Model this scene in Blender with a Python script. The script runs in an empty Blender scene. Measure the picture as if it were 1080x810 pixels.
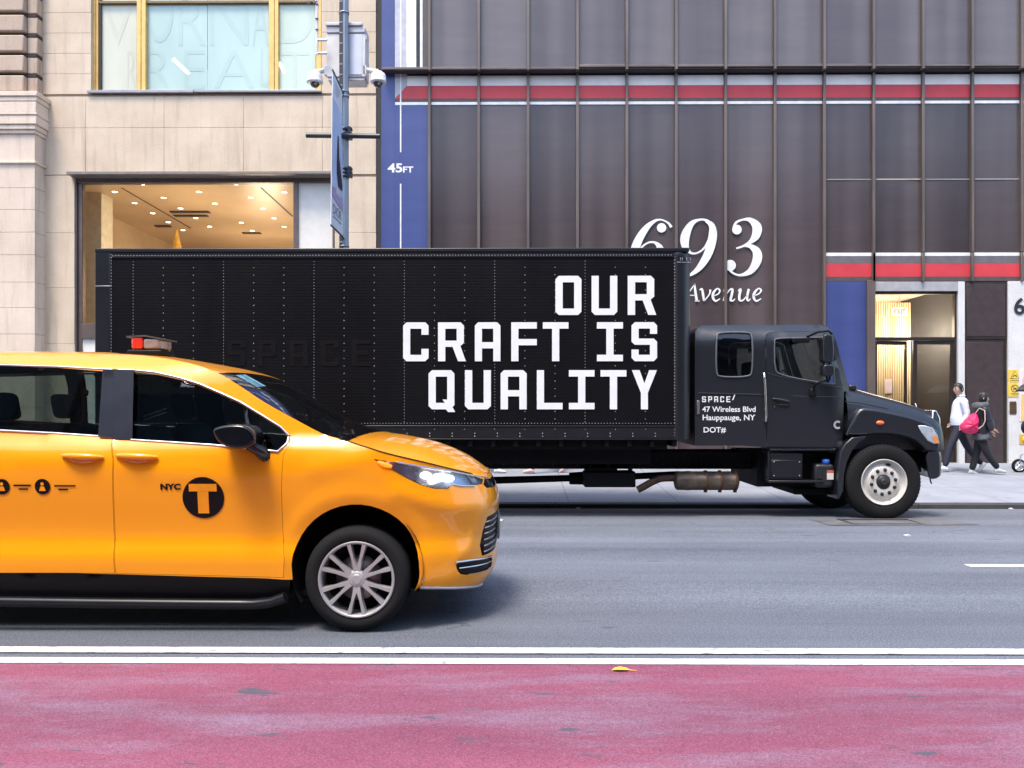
import bpy, bmesh, math, random
import numpy as np
from mathutils import Vector, Matrix
from mathutils.geometry import delaunay_2d_cdt

random.seed(7)
SC = bpy.context.scene
COL = SC.collection
R = math.radians
PI = math.pi

# ------------------------------------------------------------------ camera
F, CX, HY, EYE, YAW = 900.0, 540.0, 428.5, 1.50, R(0.45)
cam_d = bpy.data.cameras.new('camera')
cam = bpy.data.objects.new('camera', cam_d)
COL.objects.link(cam)
cam.location = (0, 0, EYE)
cam.rotation_euler = (R(90), 0, YAW)
cam_d.sensor_width = 36
cam_d.lens = 36 * F / 1080
cam_d.shift_y = (HY - 405) / 1080
cam_d.clip_start = 0.1
cam_d.clip_end = 2000
SC.camera = cam

# ------------------------------------------------------------------ world, sun, exposure
SUN_EL, SUN_ROT = R(66), R(208)
W = bpy.data.worlds.new('World')
SC.world = W
W.use_nodes = True
wn = W.node_tree
for n in list(wn.nodes):
    wn.nodes.remove(n)
wo = wn.nodes.new('ShaderNodeOutputWorld')
wb = wn.nodes.new('ShaderNodeBackground')
sk = wn.nodes.new('ShaderNodeTexSky')
sk.sky_type = 'NISHITA'
sk.sun_disc = False
sk.sun_elevation = SUN_EL
sk.sun_rotation = SUN_ROT
sk.air_density = 1.0
sk.dust_density = 2.0
sk.ozone_density = 1.2
wn.links.new(sk.outputs['Color'], wb.inputs['Color'])
wb.inputs['Strength'].default_value = 0.15
wn.links.new(wb.outputs['Background'], wo.inputs['Surface'])

sd = bpy.data.lights.new('sun', 'SUN')
sd.energy = 1.4
sd.angle = R(16)
sd.color = (1.0, 0.89, 0.75)
sun = bpy.data.objects.new('sun', sd)
COL.objects.link(sun)
# direction towards the sun: nishita rotation is clockwise from +Y
sdir = Vector((math.sin(SUN_ROT) * math.cos(SUN_EL), math.cos(SUN_ROT) * math.cos(SUN_EL), math.sin(SUN_EL)))
sun.rotation_euler = sdir.to_track_quat('Z', 'Y').to_euler()

vs = SC.view_settings
vs.view_transform = 'Standard'
vs.look = 'None'
vs.exposure = 1.62
vs.gamma = 1
vs.use_curve_mapping = False
SC.cycles.max_bounces = 8
SC.cycles.transparent_max_bounces = 12
SC.cycles.caustics_reflective = False
SC.cycles.caustics_refractive = False
SC.cycles.sample_clamp_indirect = 6
SC.cycles.use_denoising = True

# ------------------------------------------------------------------ pixel -> place helpers (surveyed depths)
_ca, _sa = math.cos(YAW), math.sin(YAW)


def PX(px, Y):
    u = (px - CX) / F
    return (u * _ca - _sa) / (u * _sa + _ca) * Y


def PZ(py, Y, px=CX):
    u = (px - CX) / F
    return EYE + (HY - py) / F / (u * _sa + _ca) * Y


def PT(px, py, Y):
    return (PX(px, Y), Y, PZ(py, Y, px))


# ------------------------------------------------------------------ materials
def _nt(name):
    m = bpy.data.materials.new(name)
    m.use_nodes = True
    nt = m.node_tree
    b = nt.nodes['Principled BSDF']
    return m, nt, b


def N(nt, t, **kw):
    n = nt.nodes.new(t)
    for k, v in kw.items():
        if k.startswith('i_'):
            n.inputs[k[2:].replace('_', ' ')].default_value = v
        else:
            setattr(n, k, v)
    return n


def mixc(nt, fac, a, b, blend='MIX'):
    n = nt.nodes.new('ShaderNodeMix')
    n.data_type = 'RGBA'
    n.blend_type = blend
    for sock, v in ((n.inputs[0], fac), (n.inputs[6], a), (n.inputs[7], b)):
        if hasattr(v, 'is_output'):
            nt.links.new(v, sock)
        elif isinstance(v, (int, float)):
            sock.default_value = v
        else:
            sock.default_value = (*v, 1)
    return n.outputs[2]


def ramp(nt, src, p0, p1, c0=(0, 0, 0), c1=(1, 1, 1)):
    r = nt.nodes.new('ShaderNodeValToRGB')
    r.color_ramp.elements[0].position = p0
    r.color_ramp.elements[1].position = p1
    r.color_ramp.elements[0].color = (*c0, 1)
    r.color_ramp.elements[1].color = (*c1, 1)
    nt.links.new(src, r.inputs[0])
    return r.outputs[0]


def coords(nt, scale=(1, 1, 1), kind='Object'):
    t = nt.nodes.new('ShaderNodeTexCoord')
    mp = nt.nodes.new('ShaderNodeMapping')
    mp.inputs['Scale'].default_value = scale
    nt.links.new(t.outputs[kind], mp.inputs['Vector'])
    return mp.outputs[0]


def noise(nt, vec, scale, detail=4, rough=0.55):
    n = nt.nodes.new('ShaderNodeTexNoise')
    n.inputs['Scale'].default_value = scale
    n.inputs['Detail'].default_value = detail
    n.inputs['Roughness'].default_value = rough
    nt.links.new(vec, n.inputs['Vector'])
    return n.outputs['Fac']


def bump(nt, b, h, strength, dist=0.01):
    n = nt.nodes.new('ShaderNodeBump')
    n.inputs['Strength'].default_value = strength
    n.inputs['Distance'].default_value = dist
    nt.links.new(h, n.inputs['Height'])
    nt.links.new(n.outputs[0], b.inputs['Normal'])


MATS = {}


def mat(name, c, rough=0.5, metal=0.0, var=0.12, vscale=6, vstretch=(1, 1, 1), coat=0.0, emit=None, estr=0, bmp=0.0, bscale=60, spec=None):
    """plain paint / cloth / metal with a little procedural unevenness in colour and gloss"""
    if name in MATS:
        return MATS[name]
    m, nt, b = _nt(name)
    v = coords(nt, vstretch)
    f = noise(nt, v, vscale)
    lo = tuple(x * (1 - var) for x in c)
    hi = tuple(min(1, x * (1 + var)) for x in c)
    nt.links.new(mixc(nt, ramp(nt, f, 0.3, 0.7), lo, hi), b.inputs['Base Color'])
    rr = nt.nodes.new('ShaderNodeMapRange')
    rr.inputs['To Min'].default_value = max(0.02, rough * (1 - var))
    rr.inputs['To Max'].default_value = min(1, rough * (1 + var))
    nt.links.new(f, rr.inputs['Value'])
    nt.links.new(rr.outputs[0], b.inputs['Roughness'])
    b.inputs['Metallic'].default_value = metal
    b.inputs['Coat Weight'].default_value = coat
    b.inputs['Coat Roughness'].default_value = 0.05
    if spec is not None:
        b.inputs['Specular IOR Level'].default_value = spec
    if emit:
        b.inputs['Emission Color'].default_value = (*emit, 1)
        b.inputs['Emission Strength'].default_value = estr
    if bmp:
        bump(nt, b, noise(nt, v, bscale, 3), bmp, 0.004)
    MATS[name] = m
    return m


def glass(name, tint, ior=1.5, rough=0.02, base=0.0):
    """thin tinted pane: fresnel reflection over a tinted see-through layer"""
    if name in MATS:
        return MATS[name]
    m = bpy.data.materials.new(name)
    m.use_nodes = True
    nt = m.node_tree
    nt.nodes.clear()
    o = N(nt, 'ShaderNodeOutputMaterial')
    tr = N(nt, 'ShaderNodeBsdfTransparent')
    tr.inputs[0].default_value = (*tint, 1)
    gl = N(nt, 'ShaderNodeBsdfGlossy')
    gl.inputs['Roughness'].default_value = rough
    gl.inputs['Color'].default_value = (0.95, 0.97, 1, 1)
    fr = N(nt, 'ShaderNodeFresnel')
    fr.inputs[0].default_value = ior
    ad = N(nt, 'ShaderNodeMath', operation='ADD')
    ad.inputs[1].default_value = base
    nt.links.new(fr.outputs[0], ad.inputs[0])
    mx = N(nt, 'ShaderNodeMixShader')
    nt.links.new(ad.outputs[0], mx.inputs[0])
    nt.links.new(tr.outputs[0], mx.inputs[1])
    nt.links.new(gl.outputs[0], mx.inputs[2])
    nt.links.new(mx.outputs[0], o.inputs[0])
    MATS[name] = m
    return m


def emis(name, c, s):
    if name in MATS:
        return MATS[name]
    m, nt, b = _nt(name)
    b.inputs['Base Color'].default_value = (*[min(1, x) for x in c], 1)
    b.inputs['Emission Color'].default_value = (*c, 1)
    b.inputs['Emission Strength'].default_value = s
    MATS[name] = m
    return m


# ------------------------------------------------------------------ objects
def tag(o, label=None, cat=None, group=None, kind=None):
    if label:
        o['label'] = label
    if cat:
        o['category'] = cat
    if group:
        o['group'] = group
    if kind:
        o['kind'] = kind
    return o


def thing(name, label, cat, loc=(0, 0, 0), group=None, kind=None):
    o = bpy.data.objects.new(name, None)
    o.empty_display_size = 0.2
    COL.objects.link(o)
    o.location = loc
    return tag(o, label, cat, group, kind)


def wloc(o):
    v = Vector((0, 0, 0))
    while o is not None:
        v += Vector(o.location)
        o = o.parent
    return v


def copy_tree(o, parent=None, loc=None):
    c = o.copy()
    COL.objects.link(c)
    c.parent = parent
    if loc is not None:
        c.location = loc
    for ch in list(o.children):
        copy_tree(ch, c)
    return c


def resample(pts, step, closed=True):
    out = []
    n = len(pts)
    for i in range(n if closed else n - 1):
        a, b = pts[i], pts[(i + 1) % n]
        d = math.dist(a, b)
        k = max(1, int(math.ceil(d / step)))
        for j in range(k):
            t = j / k
            out.append(tuple(a[q] + (b[q] - a[q]) * t for q in range(len(a))))
    if not closed:
        out.append(tuple(pts[-1]))
    return out


def chaikin(pts, it=2, closed=True):
    for _ in range(it):
        out = []
        n = len(pts)
        rng = range(n if closed else n - 1)
        if not closed:
            out.append(pts[0])
        for i in rng:
            a, b = pts[i], pts[(i + 1) % n]
            out.append(tuple(a[q] * .75 + b[q] * .25 for q in range(len(a))))
            out.append(tuple(a[q] * .25 + b[q] * .75 for q in range(len(a))))
        if not closed:
            out.append(pts[-1])
        pts = out
    return pts


def smooth(pts, n=8, closed=False):
    """Catmull-Rom through points"""
    out = []
    m = len(pts)
    for i in range(m if closed else m - 1):
        if closed:
            p0, p1, p2, p3 = (pts[(i + k - 1) % m] for k in range(4))
        else:
            p0, p1, p2, p3 = pts[max(0, i - 1)], pts[i], pts[i + 1], pts[min(m - 1, i + 2)]
        for j in range(n):
            t = j / n
            out.append(tuple(0.5 * (2 * b + (c - a) * t + (2 * a - 5 * b + 4 * c - d) * t * t + (3 * b - a - 3 * c + d) * t ** 3)
                             for a, b, c, d in zip(p0, p1, p2, p3)))
    if not closed:
        out.append(tuple(pts[-1]))
    return out


def interp(x, xs, ys):
    return float(np.interp(x, xs, ys))


def pip(poly, X, Y):
    """vectorised point in polygon"""
    inside = np.zeros(len(X), bool)
    n = len(poly)
    j = n - 1
    for i in range(n):
        xi, yi = poly[i]
        xj, yj = poly[j]
        if yi != yj:
            c = ((yi > Y) != (yj > Y)) & (X < (xj - xi) * (Y - yi) / (yj - yi) + xi)
            inside ^= c
        j = i
    return inside


def inset(poly, d):
    """shrink a closed polygon by d (grow with a negative d)"""
    n = len(poly)
    A = sum(poly[i][0] * poly[(i + 1) % n][1] - poly[(i + 1) % n][0] * poly[i][1] for i in range(n))
    s = 1 if A > 0 else -1
    out = []
    for i in range(n):
        p, q, r = Vector(poly[i - 1]), Vector(poly[i]), Vector(poly[(i + 1) % n])
        e1, e2 = (q - p), (r - q)
        if e1.length < 1e-9 or e2.length < 1e-9:
            out.append(tuple(q))
            continue
        e1.normalize()
        e2.normalize()
        n1, n2 = Vector((-e1.y, e1.x)) * s, Vector((-e2.y, e2.x)) * s
        m = n1 + n2
        L = m.length
        if L < 0.2:
            out.append(tuple(q + n1 * d))
            continue
        m.normalize()
        out.append(tuple(q + m * d / max(0.35, m.dot(n1))))
    return out


def fill2d(outer, holes=(), step=None):
    """triangulated planar region with interior points; returns verts, tris"""
    V, E = [], []

    def loop(p):
        b = len(V)
        V.extend(p)
        E.extend((b + i, b + (i + 1) % len(p)) for i in range(len(p)))
    outer = [tuple(p) for p in outer]
    loops = [outer] + [[tuple(p) for p in h] for h in holes]
    if step:
        loops = [resample(l, step) for l in loops]
    for l in loops:
        loop(l)
    if step:
        xs = [p[0] for p in outer]
        ys = [p[1] for p in outer]
        gx = np.arange(min(xs) + step / 2, max(xs), step)
        gy = np.arange(min(ys) + step / 2, max(ys), step)
        X, Y = np.meshgrid(gx, gy)
        X = X + (np.arange(X.shape[0]) % 2)[:, None] * step * .5
        X, Y = X.ravel(), Y.ravel()
        ok = pip(loops[0], X, Y)
        for h in loops[1:]:
            ok &= ~pip(h, X, Y)
        bp = np.array(V)
        for x, y in zip(X[ok], Y[ok]):
            if ((bp[:, 0] - x) ** 2 + (bp[:, 1] - y) ** 2).min() > (step * .45) ** 2:
                V.append((float(x), float(y)))
    v, e, f, *_ = delaunay_2d_cdt([Vector(p) for p in V], E, [], 0, 1e-6)
    C = np.array([[sum(v[i].x for i in t) / 3, sum(v[i].y for i in t) / 3] for t in f])
    ok = pip(loops[0], C[:, 0], C[:, 1])
    for h in loops[1:]:
        ok &= ~pip(h, C[:, 0], C[:, 1])
    tris = []
    for t, k in zip(f, ok):
        if k:
            a, b, c = (v[i] for i in t)
            if (b.x - a.x) * (c.y - a.y) - (b.y - a.y) * (c.x - a.x) < 0:
                t = t[::-1]
            tris.append(tuple(t))
    return [(p.x, p.y) for p in v], tris


class MB:
    def __init__(self):
        self.v, self.f, self.m, self.s = [], [], [], []
        self.cm, self.cs = 0, False

    def add(self, verts, faces, m=None, s=None):
        b = len(self.v)
        self.v.extend(tuple(p) for p in verts)
        for f in faces:
            self.f.append(tuple(b + i for i in f))
            self.m.append(self.cm if m is None else m)
            self.s.append(self.cs if s is None else s)
        return self

    def box(self, x0, x1, y0, y1, z0, z1, m=None):
        v = [(x, y, z) for z in (z0, z1) for y in (y0, y1) for x in (x0, x1)]
        f = [(0, 2, 3, 1), (4, 5, 7, 6), (0, 1, 5, 4), (2, 6, 7, 3), (0, 4, 6, 2), (1, 3, 7, 5)]
        return self.add(v, f, m, False)

    def rbox(self, x0, x1, y0, y1, z0, z1, r=0.01, seg=2, m=None):
        """box with rounded edges"""
        bm = bmesh.new()
        bmesh.ops.create_cube(bm, size=1)
        for v in bm.verts:
            v.co = Vector((x0 if v.co.x < 0 else x1, y0 if v.co.y < 0 else y1, z0 if v.co.z < 0 else z1))
        r = min(r, abs(x1 - x0) * .45, abs(y1 - y0) * .45, abs(z1 - z0) * .45)
        bmesh.ops.bevel(bm, geom=bm.edges[:], offset=r, segments=seg, affect='EDGES', profile=.5)
        return self.bm(bm, m, True)

    def bm(self, bm, m=None, s=None):
        bm.verts.ensure_lookup_table()
        bmesh.ops.recalc_face_normals(bm, faces=bm.faces[:])
        bm.normal_update()
        bm.verts.index_update()
        V = [v.co[:] for v in bm.verts]
        fl = [f for f in bm.faces if max(abs(c) for c in f.normal) > .9995]
        cu = [f for f in bm.faces if max(abs(c) for c in f.normal) <= .9995]
        b = len(self.v)
        self.add(V, [[v.index for v in f.verts] for f in fl], m, False)
        for f in cu:
            self.f.append(tuple(b + v.index for v in f.verts))
            self.m.append(self.cm if m is None else m)
            self.s.append(bool(s))
        bm.free()
        return self

    def quad(self, a, b, c, d, m=None):
        return self.add([a, b, c, d], [(0, 1, 2, 3)], m, False)

    def tube(self, path, r, n=8, m=None, cap=True, closed=False):
        """round bar along a path; r a number or a list"""
        path = [Vector(p) for p in path]
        k = len(path)
        rs = r if isinstance(r, (list, tuple)) else [r] * k
        rings = []
        up = None
        for i, p in enumerate(path):
            if closed:
                d = path[(i + 1) % k] - path[i - 1]
            else:
                d = path[min(k - 1, i + 1)] - path[max(0, i - 1)]
            d.normalize()
            if up is None:
                up = Vector((0, 0, 1)) if abs(d.z) < .9 else Vector((1, 0, 0))
            a = d.cross(up)
            if a.length < 1e-4:
                a = d.cross(Vector((0, 1, 0)))
            a.normalize()
            b = a.cross(d)
            up = b
            rings.append([p + (a * math.cos(2 * PI * j / n) + b * math.sin(2 * PI * j / n)) * rs[i] for j in range(n)])
        V = [q for rg in rings for q in rg]
        Fc = []
        for i in range(k if closed else k - 1):
            i2 = (i + 1) % k
            for j in range(n):
                Fc.append((i * n + j, i * n + (j + 1) % n, i2 * n + (j + 1) % n, i2 * n + j))
        self.add(V, Fc, m, True)
        if cap and not closed:
            self.add(rings[0], [tuple(range(n))], m, False)
            self.add(rings[-1], [tuple(range(n))[::-1]], m, False)
        return self

    def lathe(self, prof, origin, axis='Y', n=32, m=None, a0=0, a1=2 * PI):
        """profile of (radius, offset along the axis)"""
        o = Vector(origin)
        ax = {'X': (Vector((1, 0, 0)), Vector((0, 1, 0)), Vector((0, 0, 1))),
              'Y': (Vector((0, 1, 0)), Vector((1, 0, 0)), Vector((0, 0, 1))),
              'Z': (Vector((0, 0, 1)), Vector((1, 0, 0)), Vector((0, 1, 0)))}[axis]
        full = abs(a1 - a0 - 2 * PI) < 1e-6
        cnt = n if full else n + 1
        V = []
        for rr, h in prof:
            for j in range(cnt):
                a = a0 + (a1 - a0) * j / n
                V.append(o + ax[0] * h + (ax[1] * math.cos(a) + ax[2] * math.sin(a)) * rr)
        Fc = []
        for i in range(len(prof) - 1):
            for j in range(n):
                j2 = (j + 1) % cnt
                Fc.append((i * cnt + j, i * cnt + j2, (i + 1) * cnt + j2, (i + 1) * cnt + j))
        return self.add(V, Fc, m, True)

    def prism(self, poly, y0, y1, m=None, holes=(), bev=0, seg=3):
        """outline in (x, z) extruded from y0 (near) to y1, optional rounded near edge"""
        bm = bmesh.new()
        v2, tr = fill2d(poly, holes)
        vs_ = [bm.verts.new((p[0], y0, p[1])) for p in v2]
        for t in tr:
            try:
                bm.faces.new([vs_[i] for i in t])
            except ValueError:
                pass
        ret = bmesh.ops.extrude_face_region(bm, geom=bm.faces[:])
        for g in ret['geom']:
            if isinstance(g, bmesh.types.BMVert):
                g.co.y = y1
        bmesh.ops.recalc_face_normals(bm, faces=bm.faces[:])
        bmesh.ops.dissolve_limit(bm, angle_limit=R(1), verts=bm.verts[:], edges=bm.edges[:])
        if bev:
            near = min(y0, y1) if y0 < y1 else max(y0, y1)
            es = [e for e in bm.edges if all(abs(v.co.y - y0) < 1e-5 for v in e.verts) and len(e.link_faces) == 2
                  and e.calc_face_angle(0) > R(40)]
            bmesh.ops.bevel(bm, geom=es, offset=bev, segments=seg, affect='EDGES', profile=.5, clamp_overlap=True)
        return self.bm(bm, m, bool(bev))

    def flat(self, poly, y, m=None, holes=()):
        """flat (x, z) sheet facing the camera side"""
        v, t = fill2d(poly, holes)
        return self.add([(p[0], y, p[1]) for p in v], t, m, False)

    def sphere(self, c, r, m=None, u=12, w=8):
        c = Vector(c)
        rr = r if isinstance(r, (tuple, list)) else (r, r, r)
        V = [c + Vector((0, 0, rr[2]))]
        for i in range(1, w):
            for j in range(u):
                a, b = PI * i / w, 2 * PI * j / u
                V.append(c + Vector((rr[0] * math.sin(a) * math.cos(b), rr[1] * math.sin(a) * math.sin(b), rr[2] * math.cos(a))))
        V.append(c - Vector((0, 0, rr[2])))
        Fc = [(0, 1 + j, 1 + (j + 1) % u) for j in range(u)]
        for i in range(w - 2):
            for j in range(u):
                a = 1 + i * u
                Fc.append((a + j, a + u + j, a + u + (j + 1) % u, a + (j + 1) % u))
        L = len(V) - 1
        a = 1 + (w - 2) * u
        Fc += [(L, a + (j + 1) % u, a + j) for j in range(u)]
        return self.add(V, Fc, m, True)

    def ribbon(self, pts, y, m=None, n=6):
        """flat brush stroke in (x, z): points (x, z, width)"""
        P = smooth(pts, n)
        L, Rr = [], []
        for i, p in enumerate(P):
            a, b = P[max(0, i - 1)], P[min(len(P) - 1, i + 1)]
            d = Vector((b[0] - a[0], b[1] - a[1]))
            if d.length < 1e-9:
                d = Vector((1, 0))
            d.normalize()
            w = p[2] / 2
            L.append((p[0] - d.y * w, y, p[1] + d.x * w))
            Rr.append((p[0] + d.y * w, y, p[1] - d.x * w))
        k = len(P)
        return self.add(L + Rr, [(i, i + 1, k + i + 1, k + i) for i in range(k - 1)], m, False)

    def build(self, name, mats, parent=None, label=None, recalc=False, auto=None):
        off = wloc(parent) if parent is not None else Vector((0, 0, 0))
        me = bpy.data.meshes.new(name)
        me.from_pydata([(p[0] - off.x, p[1] - off.y, p[2] - off.z) for p in self.v], [], self.f)
        for x in (mats if isinstance(mats, (list, tuple)) else [mats]):
            me.materials.append(x)
        me.polygons.foreach_set('material_index', self.m)
        me.polygons.foreach_set('use_smooth', self.s)
        if recalc:
            bm = bmesh.new()
            bm.from_mesh(me)
            bmesh.ops.remove_doubles(bm, verts=bm.verts[:], dist=1e-5)
            bmesh.ops.recalc_face_normals(bm, faces=bm.faces[:])
            bm.to_mesh(me)
            bm.free()
        if auto:
            me.polygons.foreach_set('use_smooth', [True] * len(me.polygons))
            me.set_sharp_from_angle(angle=R(auto))
        me.update()
        o = bpy.data.objects.new(name, me)
        COL.objects.link(o)
        o.parent = parent
        if label:
            o['label'] = label
        return o


def origin_to(o, loc):
    """move a top-level mesh's origin to loc without moving its shape"""
    d = Vector(loc)
    o.data.transform(Matrix.Translation(-d))
    o.location = d
    return o


def text2d(s, x0, x1, z0, z1, bold=0.0, shear=0.0, spacing=1.0, keep=False):
    """lettering fitted to a rectangle; returns verts (x, z), faces"""
    cu = bpy.data.curves.new('lettering', 'FONT')
    cu.body = s
    cu.offset = bold
    cu.shear = shear
    cu.space_character = spacing
    cu.resolution_u = 4
    o = bpy.data.objects.new('lettering', cu)
    COL.objects.link(o)
    dg = bpy.context.evaluated_depsgraph_get()
    me = bpy.data.meshes.new_from_object(o.evaluated_get(dg))
    v = [(p.co.x, p.co.y) for p in me.vertices]
    f = [tuple(p.vertices) for p in me.polygons]
    bpy.data.objects.remove(o)
    bpy.data.curves.remove(cu)
    bpy.data.meshes.remove(me)
    xa, xb = min(p[0] for p in v), max(p[0] for p in v)
    ya, yb = min(p[1] for p in v), max(p[1] for p in v)
    v = [(x0 + (p[0] - xa) / (xb - xa) * (x1 - x0), z0 + (p[1] - ya) / (yb - ya) * (z1 - z0)) for p in v]
    return v, f


# blocky stencil alphabet: outline (and holes) on a unit-height cell
_w, _t, _h, _c = .66, .185, .165, .085


def _cell():
    w, t, h, c = _w, _t, _h, _c
    k = .5 - t / w / 2
    m0, m1 = w / 2 - t / 2, w / 2 + t / 2
    return {
        'O': ([(0, c), (c, 0), (w - c, 0), (w, c), (w, 1 - c), (w - c, 1), (c, 1), (0, 1 - c)], [[(t, h), (w - t, h), (w - t, 1 - h), (t, 1 - h)]]),
        'U': ([(0, 1), (0, c), (c, 0), (w - c, 0), (w, c), (w, 1), (w - t, 1), (w - t, h), (t, h), (t, 1)], []),
        'R': ([(0, 0), (t, 0), (t, .37), (w - .29, .37), (w - .15, 0), (w + .05, 0), (w - .09, .39), (w, .47), (w, 1 - c), (w - c, 1), (0, 1)],
              [[(t, .53), (w - t, .53), (w - t, 1 - h), (t, 1 - h)]]),
        'C': ([(0, c), (c, 0), (w - c, 0), (w, c), (w, .32), (w - t, .32), (w - t, h), (t, h), (t, 1 - h), (w - t, 1 - h), (w - t, .68), (w, .68), (w, 1 - c), (w - c, 1), (c, 1), (0, 1 - c)], []),
        'A': ([(0, 0), (t, 0), (t, .33), (w - t, .33), (w - t, 0), (w, 0), (w, 1 - c), (w - c, 1), (c, 1), (0, 1 - c)],
              [[(t, .49), (w - t, .49), (w - t, 1 - h), (t, 1 - h)]]),
        'F': ([(0, 0), (t, 0), (t, .41), (w, .41), (w, .57), (t, .57), (t, 1 - h), (w, 1 - h), (w, 1), (0, 1)], []),
        'T': ([(m0, 0), (m1, 0), (m1, 1 - h), (w, 1 - h), (w, 1), (0, 1), (0, 1 - h), (m0, 1 - h)], []),
        'I': ([(0, 0), (w, 0), (w, h), (m1, h), (m1, 1 - h), (w, 1 - h), (w, 1), (0, 1), (0, 1 - h), (m0, 1 - h), (m0, h), (0, h)], []),
        'S': ([(w, .70), (w, 1 - c), (w - c, 1), (c, 1), (0, 1 - c), (0, .50), (c, .42), (w - t, .42), (w - t, h), (t, h), (t, .30), (0, .30), (0, c), (c, 0),
               (w - c, 0), (w, c), (w, .50), (w - c, .58), (t, .58), (t, 1 - h), (w - t, 1 - h), (w - t, .70)], []),
        'Q': ([(0, c), (c, 0), (w - .22, 0), (w - .16, -.07), (w + .02, -.07), (w - .05, .06), (w, c + .02), (w, 1 - c), (w - c, 1), (c, 1), (0, 1 - c)],
              [[(t, h), (w - t - .06, h), (w - t - .12, .25), (w - t, .25), (w - t, 1 - h), (t, 1 - h)]]),
        'L': ([(0, 0), (w, 0), (w, h), (t, h), (t, 1), (0, 1)], []),
        'Y': ([(m0, 0), (m1, 0), (m1, .42), (w, 1), (w - t - .02, 1), (w / 2, .66), (t + .02, 1), (0, 1), (m0, .42)], []),
        'P': ([(0, 0), (t, 0), (t, .36), (w - c, .36), (w, .36 + c), (w, 1 - c), (w - c, 1), (0, 1)], [[(t, .52), (w - t, .52), (w - t, 1 - h), (t, 1 - h)]]),
        'E': ([(0, 0), (w, 0), (w, h), (t, h), (t, .42), (w - .08, .42), (w - .08, .58), (t, .58), (t, 1 - h), (w, 1 - h), (w, 1), (0, 1)], []),
        '/': ([(0, 0), (.16, 0), (.5, 1), (.34, 1)], []),
    }


CELL = _cell()


def block_letter(mb, ch, x0, x1, z0, z1, y, m=None):
    out, holes = CELL[ch]
    sx, sz = (x1 - x0) / _w, (z1 - z0)
    g = lambda p: (x0 + p[0] * sx, z0 + p[1] * sz)
    mb.flat([g(p) for p in out], y, m, [[g(p) for p in h] for h in holes])

# ================================================================== GROUND AND ROAD
def road_z(Y):
    return float(np.interp(Y, [-30, 6, 9, 11.84, 13.0, 14.15, 14.3], [0, 0, -.02, -.053, -.105, -.195, -.2]))


KERB_Y, KERB_TOP = 14.15, -0.118
FAC_Y = 20.0
WALK_BACK = EYE - (488 - HY) / F * FAC_Y


def walk_z(Y):
    return KERB_TOP + (WALK_BACK - KERB_TOP) * (Y - KERB_Y) / (FAC_Y - KERB_Y)


def strip(name, x0, x1, ys, zf, m, dz=0.0, kind='structure', nx=1):
    mb = MB()
    xs = [x0 + (x1 - x0) * i / nx for i in range(nx + 1)]
    V = [(x, y, zf(y) + dz) for y in ys for x in xs]
    k = nx + 1
    mb.add(V, [(j * k + i, j * k + i + 1, (j + 1) * k + i + 1, (j + 1) * k + i) for j in range(len(ys) - 1) for i in range(nx)], s=True)
    return tag(mb.build(name, m), kind=kind)


def asphalt():
    m, nt, b = _nt('asphalt')
    v = coords(nt)
    fine = noise(nt, v, 75, 3, .75)
    grit = noise(nt, v, 190, 1, .5)
    streak = noise(nt, coords(nt, (.05, 1.0, 1)), 1.6, 6, .6)
    tracks = noise(nt, coords(nt, (.012, .55, 1)), 1.7, 2, .5)
    blot = noise(nt, coords(nt, (.5, 1, 1)), .8, 6, .65)
    base = mixc(nt, ramp(nt, streak, .30, .70), (.092, .106, .134), (.146, .164, .200))
    base = mixc(nt, 1.0, base, mixc(nt, ramp(nt, tracks, .35, .65), (.80, .80, .81), (1.13, 1.13, 1.12)), 'MULTIPLY')
    base = mixc(nt, 1.0, base, mixc(nt, ramp(nt, blot, .3, .7), (.86, .86, .87), (1.10, 1.10, 1.09)), 'MULTIPLY')
    base = mixc(nt, 1.0, base, mixc(nt, ramp(nt, fine, .34, .68), (.42, .43, .44), (1.62, 1.60, 1.56)), 'MULTIPLY')
    base = mixc(nt, ramp(nt, grit, .66, .72), base, (.40, .41, .43))
    # thin scuffs and tar drips drawn out along the traffic, and hairline cracks
    sc = noise(nt, coords(nt, (.16, 1.0, 1)), 7.5, 5, .62)
    base = mixc(nt, ramp(nt, sc, .655, .70), base, (.06, .066, .078))
    cr = nt.nodes.new('ShaderNodeTexVoronoi')
    cr.feature = 'DISTANCE_TO_EDGE'
    cr.inputs['Scale'].default_value = .42
    wv = nt.nodes.new('ShaderNodeVectorMath')
    wv.operation = 'ADD'
    nn = nt.nodes.new('ShaderNodeTexNoise')
    nn.inputs['Scale'].default_value = 2.5
    nn.inputs['Detail'].default_value = 6
    nt.links.new(v, nn.inputs['Vector'])
    nt.links.new(coords(nt, (.5, 1, 1)), wv.inputs[0])
    sv = nt.nodes.new('ShaderNodeVectorMath')
    sv.operation = 'SCALE'
    sv.inputs['Scale'].default_value = .5
    nt.links.new(nn.outputs['Color'], sv.inputs[0])
    nt.links.new(sv.outputs[0], wv.inputs[1])
    nt.links.new(wv.outputs[0], cr.inputs['Vector'])
    gate = mixc(nt, ramp(nt, blot, .50, .56), (0, 0, 0), (1, 1, 1))
    line = mixc(nt, 1.0, ramp(nt, cr.outputs['Distance'], .0015, .004, (1, 1, 1), (0, 0, 0)), gate, 'MULTIPLY')
    base = mixc(nt, line, base, (.06, .065, .075))
    nt.links.new(base, b.inputs['Base Color'])
    b.inputs['Roughness'].default_value = .8
    bump(nt, b, fine, .6, .008)
    return m


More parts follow.
